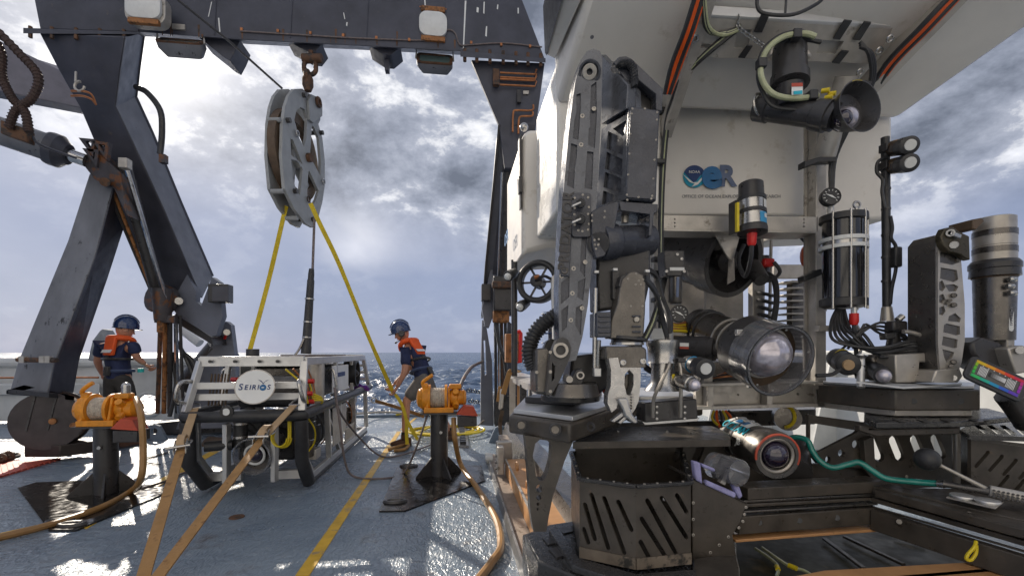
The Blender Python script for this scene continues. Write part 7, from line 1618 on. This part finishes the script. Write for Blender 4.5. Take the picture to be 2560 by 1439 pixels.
# forearm
F0 = lambda y, d=2.05: P(2486, y, d)
rp(B().lathe(F0(545), F0(652), [(0, 0.0629), (.02, 0.0703), (.30, 0.0703), (.31, 0.0725), (.66, 0.0725), (.67, 0.0703), (.80, 0.0703), (.81, 0.0725), (1, 0.0725)], 34), 'forearm_motor', 'titan', 0)
rp(B().lathe(F0(578), F0(592), [(0, 0.0740), (1, 0.0740)], 34), 'motor_band', 'dtitan', 0); rp(B().lathe(F0(620), F0(634), [(0, 0.0740), (1, 0.0740)], 34), 'motor_band', 'dtitan', 0)
rp(B().prism(PS([(2432, 548), (2455, 544), (2462, 552), (2440, 575), (2432, 570)], 1.99), AX * .1), 'motor_lug', 'brown', .004)
rp(B().lathe(F0(652), F0(692), [(0, 0.0770), (.2, 0.0873), (.5, 0.0873), (.55, 0.0829), (1, 0.0851)], 34), 'forearm_flange', 'black', 0)
rp(B().lathe(F0(690), F0(850), [(0, 0.0725), (1, 0.0666)], 34), 'forearm_tube', 'dtitan', 0)
rp(B().torus(F0(694), UP, .0725, .004, 34, 6), 'sealant_ring', 'brown', 0)
rp(B().prism(PS([(2518, 690), (2540, 690), (2538, 870), (2518, 880)], 1.99), AX * .06), 'side_bracket', 'titan', .005)
rp(B().prism(PS(slot(2529, 760, 2529, 822, 6), 1.982), AX * .008), 'arm_label', 'lamp', .001)
for k in range(9): rp(B().beam(P(2529, 768 + k * 5.4, 1.979), P(2529, 768 + k * 5.4 + (2.2, 3.4, 1.6)[k % 3], 1.979), (.010, .007, .011)[k % 3], .001, YY), 'worn_print', 'print_dark', 0)
for x, y in ((2530, 698), (2524, 715), (2530, 732)): rp(B().lathe(P(x - 8, y, 1.96), P(x + 10, y, 1.96), [(0, .009), (.2, .012), (.8, .012), (1, .009)], 12), 'bracket_pin', 'steel', 0)
rp(B().prism(PS([(2428, 858), (2458, 842), (2500, 852), (2532, 880), (2540, 925), (2500, 930), (2450, 905), (2432, 880)], 2.0), AX * .14), 'wrist_housing', 'black', .012)
rp(B().prism(PS([(2520, 870), (2560, 862), (2572, 880), (2572, 930), (2540, 935)], 1.95), AX * .1), 'wrist_clevis', 'titan', .006)
rp(B().lathe(P(2552, 875, 1.93), P(2552, 875, 2.0), [(0, .016), (1, .018)], 14), 'clevis_pin', 'steel', 0)
rp(B().tube(PS([(2520, 985), (2540, 1010), (2575, 1060)], 2.0), .05, 12), 'wrist_joint', 'dtitan', 0)
# base of the right arm
rp(B().prism(PS([(2238, 886), (2345, 880), (2345, 905), (2300, 905), (2298, 938), (2345, 938), (2345, 956), (2240, 956)], 2.06), AX * .14), 'base_clevis', 'titan', .005)
rp(B().prism(PS([(2290, 905), (2332, 903), (2336, 912), (2336, 930), (2330, 936), (2290, 938)], 2.16), AX * .03), 'base_recess', 'black', 0)
rp(B().cyl(P(2312, 903, 2.10), P(2312, 938, 2.10), .014, n=14), 'base_pin', 'steel', 0)
rp(B().prism(PS([(2340, 925), (2400, 920), (2408, 940), (2396, 956), (2330, 956)], 1.985), AX * .16), 'base_foot', 'titan', .005)
rp(B().lathe(P(2384, 944, 1.985), P(2384, 944, 2.005), [(0, .012), (1, .014)], 14), 'foot_bolt', 'steel', 0)
rp(B().prism(PS([(2180, 890), (2238, 886), (2240, 950), (2190, 950)], 2.15), AX * .12), 'base_gearbox', 'dtitan', .01)
# ---- right platform
ZR = P(2240, 972, 2.1).z
b = B(); top = [P(2046, 958, 2.42), P(2200, 975, 2.12), P(2240, 977, 2.07), P(2450, 968, 2.07), P(2450, 940, 2.6), P(2046, 935, 2.9)]
for p in top: p.z = ZR
part(B().prism(top, -UP * .095), 'platform_block', 'hdpe', .006)
part(B().prism([p + UP * .002 + (V((2.1, 2.5, 0)) - V((p.x, p.y, 0))) * .06 for p in top], UP * .012), 'platform_plate', 'alubright', .002)
part(B().prism([p - UP * .125 + (V((2.1, 2.5, 0)) - V((p.x, p.y, 0))) * .08 for p in top], UP * .028), 'platform_underplate', 'alu', .003)
part(B().prism([P(2140, 957, 2.02), P(2260, 972, 2.02), P(2405, 962, 2.02), P(2400, 955, 2.3)], UP * .008), 'mount_plate', 'alubright', .001)
for x in (2284, 2401): part(B().lathe(P(x, 1002, 2.066), P(x, 1002, 2.09), [(0, .013), (1, .012)], 16), 'bolt_hole', 'rubber')
# lamp and camera on the right platform
rl = sub('work_lamp', rov, 'black lamp with a pale yellow lens on the right platform')
part(B().lathe(P(2092, 893, 2.3), P(2122, 912, 2.1), [(0, .04), (.1, .05), (.5, .052), (.55, .047), (.6, .052), (.97, .05), (1, .04)], 24), 'lamp_body', 'rubber', parent=rl)
part(B().lathe(P(2120, 911, 2.105), P(2123, 913, 2.09), [(0, .026), (1, .022)], 20), 'lamp_lens', 'tanclean', parent=rl)
part(B().torus(P(2103, 900, 2.22), V((.2, -.95, -.15)), .052, .004, 24, 6), 'green_band', 'yellowcable', parent=rl)
rcx = sub('small_camera', rov, 'small dome camera beside the clamp post on the right platform')
part(B().lathe(P(2168, 905, 2.25), P(2208, 938, 2.02), [(0, .022), (.1, .028), (.6, .028), (.65, .036), (1, .036)], 22), 'camera_body', 'rubber', parent=rcx)
part(B().ball(P(2209, 939, 2.015), .030, 18, 12), 'camera_dome', 'dome', parent=rcx)
part(B().cyl(P(2152, 886, 2.12), P(2152, 968, 2.08), .016, n=14), 'clamp_post', 'alubright')
for y in (888, 912, 940): part(B().lathe(P(2152, y, 2.11), P(2152, y + 6, 2.11), [(0, .021), (1, .021)], 14), 'post_collar', 'rubber')
part(B().tube(PS([(2040, 938), (2080, 935), (2110, 920), (2150, 940)], 2.12), .009, 7), 'lamp_cable', 'rubber')
# colour chart: dark framed card held in the right wrist
ch = thing('colour_chart', 'tilted colour test chart in a black frame below the right arm wrist', 'colour chart', P(2490, 985, 1.9))
cx0, ux, uy = P(2491, 945, 1.9), (P(2544, 968, 1.88) - P(2440, 921, 1.93)).normalized(), None
nrm = V((.1, -.95, .18)); uy = nrm.cross(ux).normalized(); uy = uy if uy.z > 0 else -uy; nrm = ux.cross(uy).normalized(); nrm = nrm if nrm.y < 0 else -nrm
cp_ = lambda a, c, k=0.0: cx0 + ux * a + uy * c + nrm * k
def cbox(name, x0, y0, x1, y1, k, m): B().prism([cp_(x0, y0, k), cp_(x1, y0, k), cp_(x1, y1, k), cp_(x0, y1, k)], nrm * .0012).done(name, m, ch)
B().prism([cp_(a, c, -.012) for a, c in rrect(-.107, -.058, .107, .058, .022)], nrm * .012).done('chart_frame', M['rubber'], ch, bev=.004)
cbox('grey_field', -.09, -.043, .09, .043, .0005, mat('chart_grey', (.09, .085, .08), .5, var=.03))
hues = [(.62, .42, .01), (.70, .30, .01), (.68, .15, .01), (.62, .04, .02), (.55, .015, .06)], [(.02, .42, .10), (.01, .36, .25), (.01, .25, .45), (.02, .10, .50), (.10, .04, .42)]
for r, row in enumerate(hues):
    for k, c in enumerate(row):
        y0 = .028 if r == 0 else -.042; cbox('colour_patch', -.085 + k * .034, y0, -.085 + (k + 1) * .034, y0 + .014, .0025, mat('chart_hue', c, .5, var=.02))
for k, c in enumerate([(.25, .45, .01), (.10, .45, .03), (.02, .45, .06)]): cbox('colour_patch', -.086, .014 - k * .019, -.076, .030 - k * .019, .003, mat('chart_hue', c, .5, var=.02))
for k, c in enumerate([(.5, .02, .20), (.40, .03, .38), (.28, .03, .45)]): cbox('colour_patch', .076, .014 - k * .019, .086, .030 - k * .019, .003, mat('chart_hue', c, .5, var=.02))
for k in range(7):
    cbox('line_bar', -.066 + k * .0045, -.022, -.064 + k * .0045, .020, .003, M['white']); cbox('line_bar', .034 + k * .0045, -.022, .036 + k * .0045, .020, .003, M['white'])
for k in range(8): cbox('grey_step', -.03 + k * .0075, -.008, -.03 + (k + 1) * .0075, .012, .003, mat('grey_step', (.02 + .08 * k,) * 3, .5, var=.02))
for k in range(7): cbox('tick_mark', -.06 + k * .02, .023, -.056 + k * .02, .026, .003, M['white'])
# ---- tool skid below: left leg, bumper shelf, crates, rails
quad('skid_leg', 'hdpe', [(1312, 1088), (1432, 1104), (1412, 1150), (1382, 1240), (1372, 1290), (1366, 1328), (1334, 1328), (1326, 1280), (1322, 1200), (1316, 1120)], 1.88, AX * .06, .005,
     holes=[[(1332, 1138), (1338, 1108), (1350, 1098), (1368, 1100), (1380, 1112), (1378, 1150), (1368, 1185), (1358, 1201), (1348, 1200), (1340, 1188)], oval(1348, 1220, 8, 10, 14), oval(1347, 1243, 6, 7, 12), oval(1345, 1259, 3.5, 4, 10), oval(1344, 1272, 2.5, 3, 8)])
b = B(); b.hexa([P(1425, 1098, 1.95), P(1600, 1066, 2.1), P(1790, 1060, 2.2), P(1824, 1088, 2.05)], [P(1425, 1112, 1.95), P(1600, 1096, 2.1), P(1790, 1090, 2.2), P(1824, 1104, 2.05)])
tp = [D(1430, 1106, .86), D(1560, 1070, .86), D(1780, 1062, .86), D(1822, 1088, .86), D(1820, 1096, .86), D(1560, 1100, .86)]
part(B().prism([D(1432, 1104, .86), D(1500, 1103, .86), D(1826, 1098, .86), D(1822, 1082, .86), D(1780, 1064, .86), D(1550, 1066, .86)], -UP * .03), 'bumper_shelf', 'hdpe', .006)
bolts(rov, M['steel'], [D(x, y, .862) for x, y in ((1545, 1078), (1602, 1082), (1668, 1078), (1730, 1082), (1782, 1072))], UP, .010, .008, 'shelf_bolt')
quad('slotted_panel', 'hdpe', [(1440, 1110), (1826, 1102), (1826, 1240), (1440, 1240)], 2.3, AX * .02, .003, holes=[slot(1752, 1118, 1738, 1152, 10), slot(1700, 1120, 1690, 1145, 9)])
quad('inner_bulkhead', 'black', [(1440, 1060), (1840, 1050), (1840, 1120), (1440, 1120)], 2.6, AX * .02)
# hexagonal sample crate (top-level: it sits in the tray)
def crate():
    ZT, ZB = .735, .425
    t = thing('sample_crate', 'dark hexagonal sample crate with diagonal slots in the left half of the tool skid', 'crate', V((.42, 1.9, ZB)))
    top = [D(1449, 1200, ZT), D(1590, 1219, ZT), D(1727, 1210, ZT), D(1706, 1133, ZT), D(1565, 1116, ZT), D(1428, 1134, ZT)]
    bot = [V((p.x, p.y, ZB)) for p in top]; bot[0] = V((bot[0].x + .0, bot[0].y, ZB))
    slots = {0: [((825, 850), (905, 1170)), ((875, 800), (1000, 1190)), ((975, 815), (1110, 1220)), ((1075, 835), (1155, 1135)), ((1085, 840), (1150, 970))],
             }
    def wall(i, j, sl):
        a, c, e, f = top[i], top[j], bot[j], bot[i]; n = (c - a).cross(f - a).normalized(); cen = V((.42, 2.05, .6)); n = n if (cen - a).dot(n) > 0 else -n
        x = (c - a).normalized(); L = (c - a).length; Hh = ZT - ZB
        g = lambda u, v: a + x * (u * L) - UP * (v * Hh)
        hs = [[a + x * px - UP * py for px, py in slot(u0 * L, v0 * Hh, u1 * L, v1 * Hh, .009, 3)] for u0, v0, u1, v1 in sl]
        B().prism([a, c, e, f], n * .012, hs).done('crate_panel', M['hdpe'], t, bev=0)
    sl = [(.10, .30, .28, .72), (.22, .16, .52, .80), (.45, .18, .80, .82), (.70, .20, .92, .52), (.08, .62, .16, .78)]
    sr = [(.10, .38, .52, .86), (.20, .16, .72, .84), (.46, .14, .92, .66), (.74, .12, .92, .34), (.08, .66, .26, .90)]
    wall(0, 1, sl); wall(1, 2, sr); wall(2, 3, [(.2, .2, .6, .8), (.5, .15, .85, .7)]); wall(3, 4, [(.15, .2, .3, .8), (.35, .15, .5, .8), (.55, .15, .7, .75), (.75, .15, .88, .55)]); wall(4, 5, []); wall(5, 0, [])
    B().prism(bot, UP * .012).done('crate_floor', M['hdpe'], t)
    for i in range(6):
        a, c = top[i], top[(i + 1) % 6]; B().beam(a + UP * .006, c + UP * .006, .022, .014).done('crate_rim', M['hdpew'], t, bev=.003)
        b0, b1 = bot[i], bot[(i + 1) % 6]
        if i < 2: n = UP.cross(b1 - b0).normalized(); n = n if n.y < 0 else -n; B().prism([b0 + n * .002 + UP * .002, b1 + n * .002 + UP * .002, b1 + n * .002 + UP * .045, b0 + n * .002 + UP * .045], n * .004).done('bare_edge_strip', M['barewear'], t)
    bolts(t, M['titan'], [top[i].lerp(top[(i + 1) % 6], f) + UP * .014 for i in (0, 1, 2, 5) for f in (.15, .38, .62, .85)], UP, .007, .004, 'rim_screw')
M['barewear'] = mat('scuffed_edge', (.16, .13, .10), .5, var=.4, scale=9, c2=(.03, .028, .025), amt=.52, c2scale=12)
crate()
# tray under the crate
ZS = .40
plat('skid_tray', [(1312, 1336), (1372, 1310), (1440, 1300), (1732, 1330), (1840, 1330), (1842, 1405), (1836, 1500), (1600, 1500), (1450, 1445), (1345, 1400)], ZS - .14, ZS, 'hdpew', .008)
for pts in ([(1356, 1342), (1388, 1334), (1404, 1352), (1370, 1360)], [(1372, 1370), (1405, 1362), (1420, 1384), (1392, 1392)], [(1395, 1318), (1425, 1314), (1434, 1326), (1408, 1332)], [(1404, 1398), (1428, 1394), (1450, 1420), (1425, 1424)]): plat('tray_pocket', pts, ZS + .001, ZS + .006, 'black', 0)
plat('tray_step', [(1372, 1322), (1392, 1310), (1448, 1392), (1592, 1432), (1740, 1420), (1740, 1448), (1590, 1462), (1430, 1412)], ZS + .002, ZS + .03, 'hdpew', .006)
plat('skid_foot', [(1306, 1335), (1340, 1322), (1400, 1420), (1420, 1500), (1330, 1500)], .16, ZS - .08, 'hdpew', .008)
# sloping dark side panel right of the crate
b = B(); b.prism(PS([(1731, 1192), (1868, 1256), (1852, 1300), (1832, 1336), (1848, 1430), (1731, 1425)], 1.86), AX * .03); part(b, 'side_panel', 'hdpe', .003)
b = B(); b.prism(PS([(1731, 1192), (1868, 1256), (1868, 1262), (1731, 1200)], 1.86), AX * .22); part(b, 'panel_top', 'hdpe', .003)
bolts(rov, M['titan'], [P(x, y, 1.86) for x, y in ((1733, 1256), (1733, 1297), (1733, 1336), (1865, 1267), (1861, 1285), (1857, 1302), (1847, 1318), (1821, 1341), (1798, 1361), (1776, 1380))], -YY, .009, .004, 'panel_screw')
plat('corner_base', [(1732, 1395), (1840, 1380), (1850, 1420), (1846, 1500), (1732, 1500)], .30, .42, 'hdpe', .006)
bx = thing('tube_holder', 'clear tube in a holder padded with purple tape right of the hexagonal crate', 'tube holder', P(1800, 1235, 1.86))
for pts in ([(1734, 1152), (1752, 1156), (1758, 1210), (1740, 1200)], [(1756, 1158), (1790, 1172), (1788, 1180), (1758, 1168)], [(1768, 1200), (1842, 1232), (1838, 1246), (1764, 1212)], [(1828, 1204), (1846, 1206), (1858, 1240), (1850, 1248), (1834, 1215)]):
    b = B(); b.prism(PS(pts, 1.85), AX * .03); b.done('padding_tape', M['purple'], bx, bev=.006)
B().lathe(P(1783, 1160, 1.98), P(1850, 1182, 1.84), [(0, .045), (.02, .055), (.98, .055), (1, .045)], 26).done('clear_tube', M['glassd'], bx)
B().prism(PS([(1800, 1205), (1824, 1172), (1830, 1178), (1812, 1212)], 1.88), AX * .02).done('tube_bracket', M['alu'], bx)
# ---- camera with lettering low in the bay
oc = sub('bay_camera', rov, 'short steel camera with a red-ringed glass port and blue lettering')
oa, oq = P(1838, 1088, 2.36), P(1945, 1140, 1.98); ox = (oq - oa).normalized(); f1, f2, f3 = frame(ox)
part(B().lathe(oa, oq, [(0, .08), (.03, .095), (.70, .097), (.72, .105), (.93, .105), (1, .098), (1, .078), (.93, .07)], 36), 'camera_body', 'dtitan', parent=oc)
part(B().torus(oa.lerp(oq, .99), ox, .094, .006, 34, 6, a0=-.4, a1=3.3), 'red_ring', 'redguard', parent=oc)
part(B().torus(oa.lerp(oq, .96), ox, .075, .010, 32, 7), 'port_ring', 'titan', parent=oc)
part(B().ball(oa.lerp(oq, .90), .062, 24, 14), 'glass_port', 'lens', parent=oc)
for f in (.16, .36): part(B().torus(oa.lerp(oq, f), ox, .098, .005, 34, 6), 'band_clamp', 'steel', parent=oc); part(B().box(oa.lerp(oq, f) + UP * .1, .05, .02, .014), 'clamp_buckle', 'steel', .002, oc)
sd = V((-.45, -.75, .48)).normalized(); sd = (sd - ox * sd.dot(ox)).normalized(); su = sd.cross(ox); su = su if su.z > 0 else -su
oc0 = oa.lerp(oq, .34)
def cyl_lab(t0, t1, a0, a1, m, name, r=.0985):
    vs, fs = [], []
    for k in range(7):
        a_ = a0 + (a1 - a0) * k / 6; dd = sd * cos(a_) + su * sin(a_)
        vs += [oa.lerp(oq, t0) + dd * r, oa.lerp(oq, t1) + dd * r, oa.lerp(oq, t0) + dd * (r + .001), oa.lerp(oq, t1) + dd * (r + .001)]
    for k in range(6): o_ = k * 4; fs += [(o_, o_ + 4, o_ + 5, o_ + 1), (o_ + 2, o_ + 3, o_ + 7, o_ + 6), (o_, o_ + 2, o_ + 6, o_ + 4), (o_ + 1, o_ + 5, o_ + 7, o_ + 3)]
    part(B().add(vs, fs), name, m, parent=oc)
cyl_lab(.06, .56, .20, .75, 'white', 'label_sheet'); cyl_lab(.20, .45, .30, .62, 'print_blue', 'label_mark', .1); cyl_lab(.08, .30, -.75, -.45, 'lamp', 'label_strip')
for k, c_ in enumerate('OCEAN'):
    text(c_, 'letter', M['cyan'], oc, oa.lerp(oq, .10 + .115 * k) + (sd * cos(-.05) + su * sin(-.05)) * .0985, ox, su, .062, .0012, bold=.012)
text('JB', 'lettering', M['lamp'], oc, oa.lerp(oq, .58) + (sd * cos(-.62) + su * sin(-.62)) * .0985, ox, (su * cos(-.62) - sd * sin(-.62)), .045, .0012, bold=.01)
part(B().cyl(P(1985, 1120, 2.4), P(1990, 1180, 2.2), .07, n=16), 'rear_canister', 'black')
# green suction tube
gh = [P(1962, 1098, 2.3), P(1990, 1092, 2.25), P(2018, 1100, 2.2), P(2030, 1125, 2.18), P(2048, 1150, 2.15), P(2080, 1168, 2.12), P(2120, 1160, 2.1), P(2148, 1155, 2.08), P(2180, 1175, 2.05), P(2215, 1195, 2.02), P(2280, 1203, 1.98), P(2350, 1208, 1.92)]
b = B(); b.tube(gh, .0135, 12)
tag(b.done('green_tube', M['greenhose']), 'translucent green tube snaking from behind the steel camera to the probe', 'tube')
b = B()
for k in range(3): b.torus(P(1995, 1140 + k * 8, 2.25), V((.5, -.6, .6)), .055, .012, 20, 8)
tag(b.done('green_tube_coil', M['greenhose']), 'small coil of green tubing right of the steel camera in the bay', 'tube coil')
# probe with ball handle
pr = thing('probe_tool', 'metal probe with a black ball handle lying at the lower right', 'probe', P(2450, 1225, 1.8))
B().lathe(P(2345, 1208, 1.92), P(2362, 1210, 1.90), [(0, .016), (1, .016)], 12).done('hose_clip', M['steel'], pr)
B().lathe(P(2358, 1209, 1.9), P(2478, 1228, 1.8), [(0, .014), (.3, .011), (1, .018)], 14).done('probe_neck', M['dtitan'], pr)
B().lathe(P(2472, 1226, 1.8), P(2600, 1252, 1.72), [(0, .021), (.02, .023), (1, .023)], 18).done('perforated_tube', M['alu'], pr)
for k in range(8):
    for s in (-1, 0, 1): B().cyl(P(2485 + k * 12, 1232 + k * 2.4 + s * 7, 1.765 - k * .006), P(2486 + k * 12, 1232 + k * 2.4 + s * 7, 1.80), .0045, n=8).done('tube_hole', M['black'], pr)
B().lathe(P(2342, 1158, 1.88), P(2480, 1228, 1.80), [(0, .011), (.06, .011), (.08, .007), (1, .009)], 12).done('handle_rod', M['titan'], pr)
B().ball(P(2318, 1147, 1.9), .046, 24, 16).done('ball_handle', M['rubber'], pr)
# ---- right hand perforated plate, shelf and crate
quad('perforated_plate', 'hdpe', [(2022, 1036), (2160, 1055), (2400, 1060), (2405, 1215), (2200, 1222), (2160, 1170), (2045, 1158), (2022, 1130)], 2.3, AX * .02, .003,
     holes=[[(2026, 1056), (2146, 1076), (2140, 1082), (2050, 1128), (2026, 1134)], oval(2140, 1110, 10, 11, 14), oval(2104, 1132, 9, 10, 14), oval(2070, 1148, 7, 9, 12)] + [slot(x, 1102 - k * 2, x + 16, 1142 - k * 2, 12) for k, x in enumerate((2183, 2234, 2287, 2338))])
quad('plate_strut', 'hdpe', [(2160, 1100), (2185, 1090), (2190, 1180), (2165, 1170)], 2.26, AX * .03, .003)
part(B().cyl(P(2392, 1082, 2.2), P(2394, 1205, 2.2), .018, n=12), 'plate_stay', 'titan')
bolts(rov, M['titan'], [P(x, y, 2.3) for x, y in ((2178, 1090), (2180, 1118), (2180, 1145), (2210, 1078), (2270, 1075), (2330, 1072), (2218, 1192), (2266, 1190))], -YY, .010, .006, 'plate_bolt')
b = B(); sh = [P(2160, 1048, 2.1), P(2190, 1062, 1.95), P(2400, 1058, 1.98), P(2540, 1042, 2.15), P(2470, 1030, 2.45), P(2160, 1032, 2.45)]
zz = P(2190, 1055, 1.95).z
for p in sh: p.z = zz
part(B().prism(sh, -UP * .028), 'right_shelf', 'hdpew', .006)
for x in (2230, 2290, 2350, 2420): plat('shelf_slot', [(x, 1046), (x + 16, 1045), (x + 40, 1052), (x + 22, 1053)], zz + .001, zz + .004, 'black', 0)
quad('shelf_skirt', 'hdpe', [(2150, 1062), (2192, 1072), (2400, 1068), (2400, 1084), (2192, 1090), (2150, 1076)], 2.02, AX * .03, .004)
def crate_right():
    t = thing('slotted_bin', 'black slotted bin with a louvred lid at the right edge', 'bin', P(2500, 1310, 1.9))
    z = P(2420, 1085, 2.0).z; lid = [P(2400, 1064, 2.12), P(2424, 1086, 1.98), P(2640, 1112, 1.92), P(2640, 1060, 2.4), P(2440, 1050, 2.4)]
    for p in lid: p.z = z
    g = lambda x, y: D(x, y, z)
    B().prism(lid, -UP * .02, [[g(x, 1062), g(x + 14, 1062), g(x + 44, 1082 + k * 1.5), g(x + 26, 1082 + k * 1.5)] for k, x in enumerate((2434, 2466, 2498, 2530))]).done('lid', M['hdpew'], t, bev=.003)
    a, c = P(2402, 1072, 2.13), P(2428, 1096, 2.0)
    B().prism(PS([(2428, 1098), (2640, 1128), (2640, 1310), (2600, 1300), (2428, 1232)], 2.0), AX * .015, [PS(slot(x, y, x - 30, y + 34, 5, 3), 2.0) for x, y in ((2470, 1130), (2505, 1140), (2540, 1150), (2580, 1160), (2520, 1190), (2560, 1200))]).done('front_panel', M['hdpe'], t)
    B().prism([P(2402, 1082, 2.14), P(2427, 1098, 2.005), P(2427, 1232, 2.005), P(2402, 1215, 2.14)], RT * .012).done('side_panel', M['hdpe'], t)
    B().prism(PS([(2410, 1090), (2640, 1118), (2640, 1300), (2410, 1230)], 2.4), AX * .015).done('rear_panel', M['hdpe'], t)
crate_right()
# ---- rails of the open bay
def rail(name, m, pa, da, pb, db, h0, w, up=UP, bev=.003, z=0):
    a_, b_ = P(*pa, da), P(*pb, db); b_.z = a_.z if z else b_.z; part(B().beam(a_, b_, w, h0, up), name, m, bev)
rail('bay_rail', 'hdpe', (1850, 1226), 2.0, (2190, 1208), 2.14, .05, .10)
rail('bay_extrusion', 'dtitan', (1850, 1249), 1.98, (2185, 1232), 2.1, .012, .05)
rail('bay_extrusion', 'hdpe', (1850, 1258), 1.98, (2185, 1241), 2.1, .014, .06)
rail('bay_extrusion', 'dtitan', (1850, 1275), 1.95, (2182, 1255), 2.08, .010, .05)
rail('bay_beam', 'hdpe', (1838, 1308), 1.95, (2186, 1284), 2.08, .075, .05)
for x, y, d in ((1898, 1305, 1.944), (1998, 1300, 1.975), (2092, 1293, 2.01)): part(B().lathe(P(x, y, d), P(x, y, d + .01), [(0, .012), (1, .012)], 14), 'beam_hole', 'rubber')
rail('bay_lip', 'tanpaint', (1828, 1345), 1.96, (2190, 1318), 2.08, .012, .06)
bolts(rov, M['titan'], [P(x, 1240 - (x - 1920) * .055, 1.95 + (x - 1850) * .0004) for x in (1918, 1982, 2046, 2109)], (UP - YY).normalized(), .007, .005, 'rail_screw')
rail('bay_rail', 'hdpe', (2182, 1222), 2.12, (2640, 1330), 1.62, .06, .10)
rail('bay_extrusion', 'hdpe', (2190, 1245), 2.08, (2640, 1372), 1.58, .02, .08)
rail('bay_extrusion', 'hdpe', (2182, 1266), 2.06, (2640, 1400), 1.55, .007, .015)
plat('skid_deck', [(2186, 1222), (2300, 1218), (2660, 1225), (2660, 1345), (2520, 1312)], .60, .635, 'hdpe', .004)
rail('bay_beam', 'hdpe', (2182, 1296), 2.05, (2640, 1445), 1.54, .09, .04)
rail('bay_lip', 'dtitan', (2220, 1333), 2.03, (2330, 1362), 1.9, .006, .04)
part(B().lathe(P(2248, 1303, 1.935), P(2248, 1303, 1.95), [(0, .010), (1, .012)], 12), 'beam_screw', 'dtitan'); part(B().lathe(P(2424, 1284, 1.75), P(2424, 1284, 1.77), [(0, .009), (1, .011)], 12), 'beam_screw', 'dtitan')
wp = thing('puck_plate', 'white plate with two round pucks below the probe', 'plate', P(2435, 1255, 1.8))
pzz = P(2435, 1252, 1.8).z; g3 = lambda x, y: D(x, y, pzz)
B().prism([g3(2366, 1244), g3(2386, 1233), g3(2510, 1255), g3(2488, 1272)], UP * .005).done('base_sheet', M['alu'], wp)
for x, y in ((2406, 1247), (2468, 1259)): B().lathe(g3(x, y) + UP * .005, g3(x, y) + UP * .018, [(0, .034), (.5, .034), (.55, .04), (.95, .038), (1, .03)], 24).done('puck', M['alubright'], wp)
b = B(); b.tube([P(2440, 1352, 1.7), P(2436, 1366, 1.69), P(2420, 1384, 1.69), P(2416, 1396, 1.69), P(2428, 1398, 1.69), P(2440, 1380, 1.69), P(2440, 1360, 1.69)], .006, 8)
tag(b.done('rope_loop', M['yellowcable']), 'small yellow rope loop hanging in the open bay at lower right', 'rope loop')
# floor of the bay, cables on it, tan carriage beam across the bottom
plat('bay_floor', [(1840, 1352), (2200, 1325), (2660, 1420), (2660, 1600), (1840, 1600)], .26, .28, 'bayfloor', 0)
part(B().prism(PS([(1440, 1120), (2000, 1100), (2000, 1215), (1440, 1230)], 2.7), AX * .02), 'bay_bulkhead', 'hdpe')
part(B().prism(PS([(1830, 1170), (2200, 1150), (2200, 1222), (1830, 1235)], 2.35), AX * .02), 'bay_panel', 'hdpe')
part(B().hexa(PS([(1780, 1028), (2040, 1022), (2040, 1060), (1780, 1068)], 2.9), PS([(1780, 1020), (2040, 1015), (2040, 1040), (1780, 1045)], 3.5)), 'pump_housing', 'dtitan', .01)
part(B().lathe(P(1970, 1045, 2.6), P(1960, 1040, 2.8), [(0, .07), (1, .07)], 24), 'pump_flange', 'dtitan')
part(B().torus(P(1962, 1040, 2.57), V((.1, -1, .1)), .06, .010, 24, 7, a0=-1.6, a1=1.4), 'yellow_cable', 'yellowcable')
for i in range(6): part(B().tube([P(1785 + i * 7, 1025, 2.6), P(1780 + i * 12, 1045, 2.58), P(1795 + i * 5, 1062 + (i % 3) * 6, 2.55)], .007, 6), 'loose_cable', ('yellowcable', 'orange', 'rubber')[i % 3])
for pts in ([(1888, 1370, .30), (1925, 1395, .30), (1945, 1415, .30), (1942, 1440, .30)], [(1905, 1368, .30), (1970, 1412, .30), (2010, 1425, .30), (2040, 1445, .30)]): part(B().tube([D(*p) for p in pts], .007, 7), 'bay_cable', 'clearhose')
for p, q in (((1942, 1415, .305), (1945, 1422, .305)), ((1972, 1412, .305), (1992, 1420, .305))): part(B().cyl(D(*p), D(*q), .011, n=8), 'cable_sleeve', 'yellowcable')
for x0, y0, x1, y1 in ((2060, 1345, 2160, 1420), (2110, 1340, 2260, 1410), (2235, 1338, 2310, 1358)): part(B().beam(D(x0, y0, .30), D(x1, y1, .30), .02, .012), 'floor_batten', 'hdpe', .002)
t_ = thing('carriage_crossbeam', 'orange tan carriage beam across the bottom right corner', 'beam', P(2250, 1435, 1.55))
zb = .44
B().prism([D(1935, 1448, zb), D(2060, 1424, zb), D(2660, 1390, zb), D(2660, 1420, zb), D(2200, 1470, zb)], -UP * .02).done('top_flange', M['tanpaint'], t_, bev=.003)
B().prism([D(1950, 1470, zb), D(2660, 1412, zb), D(2660, 1412, zb) - UP * .2, D(1950, 1470, zb) - UP * .2], AX * .02).done('web', M['tanpaint'], t_)
part(B().hexa([V((.62, 1.75, .085)), V((2.5, 1.9, .085)), V((2.3, 3.6, .085)), V((.4, 3.6, .085))], [V((.62, 1.75, .2)), V((2.5, 1.9, .2)), V((2.3, 3.6, .2)), V((.4, 3.6, .2))]), 'skid_base', 'hdpe')
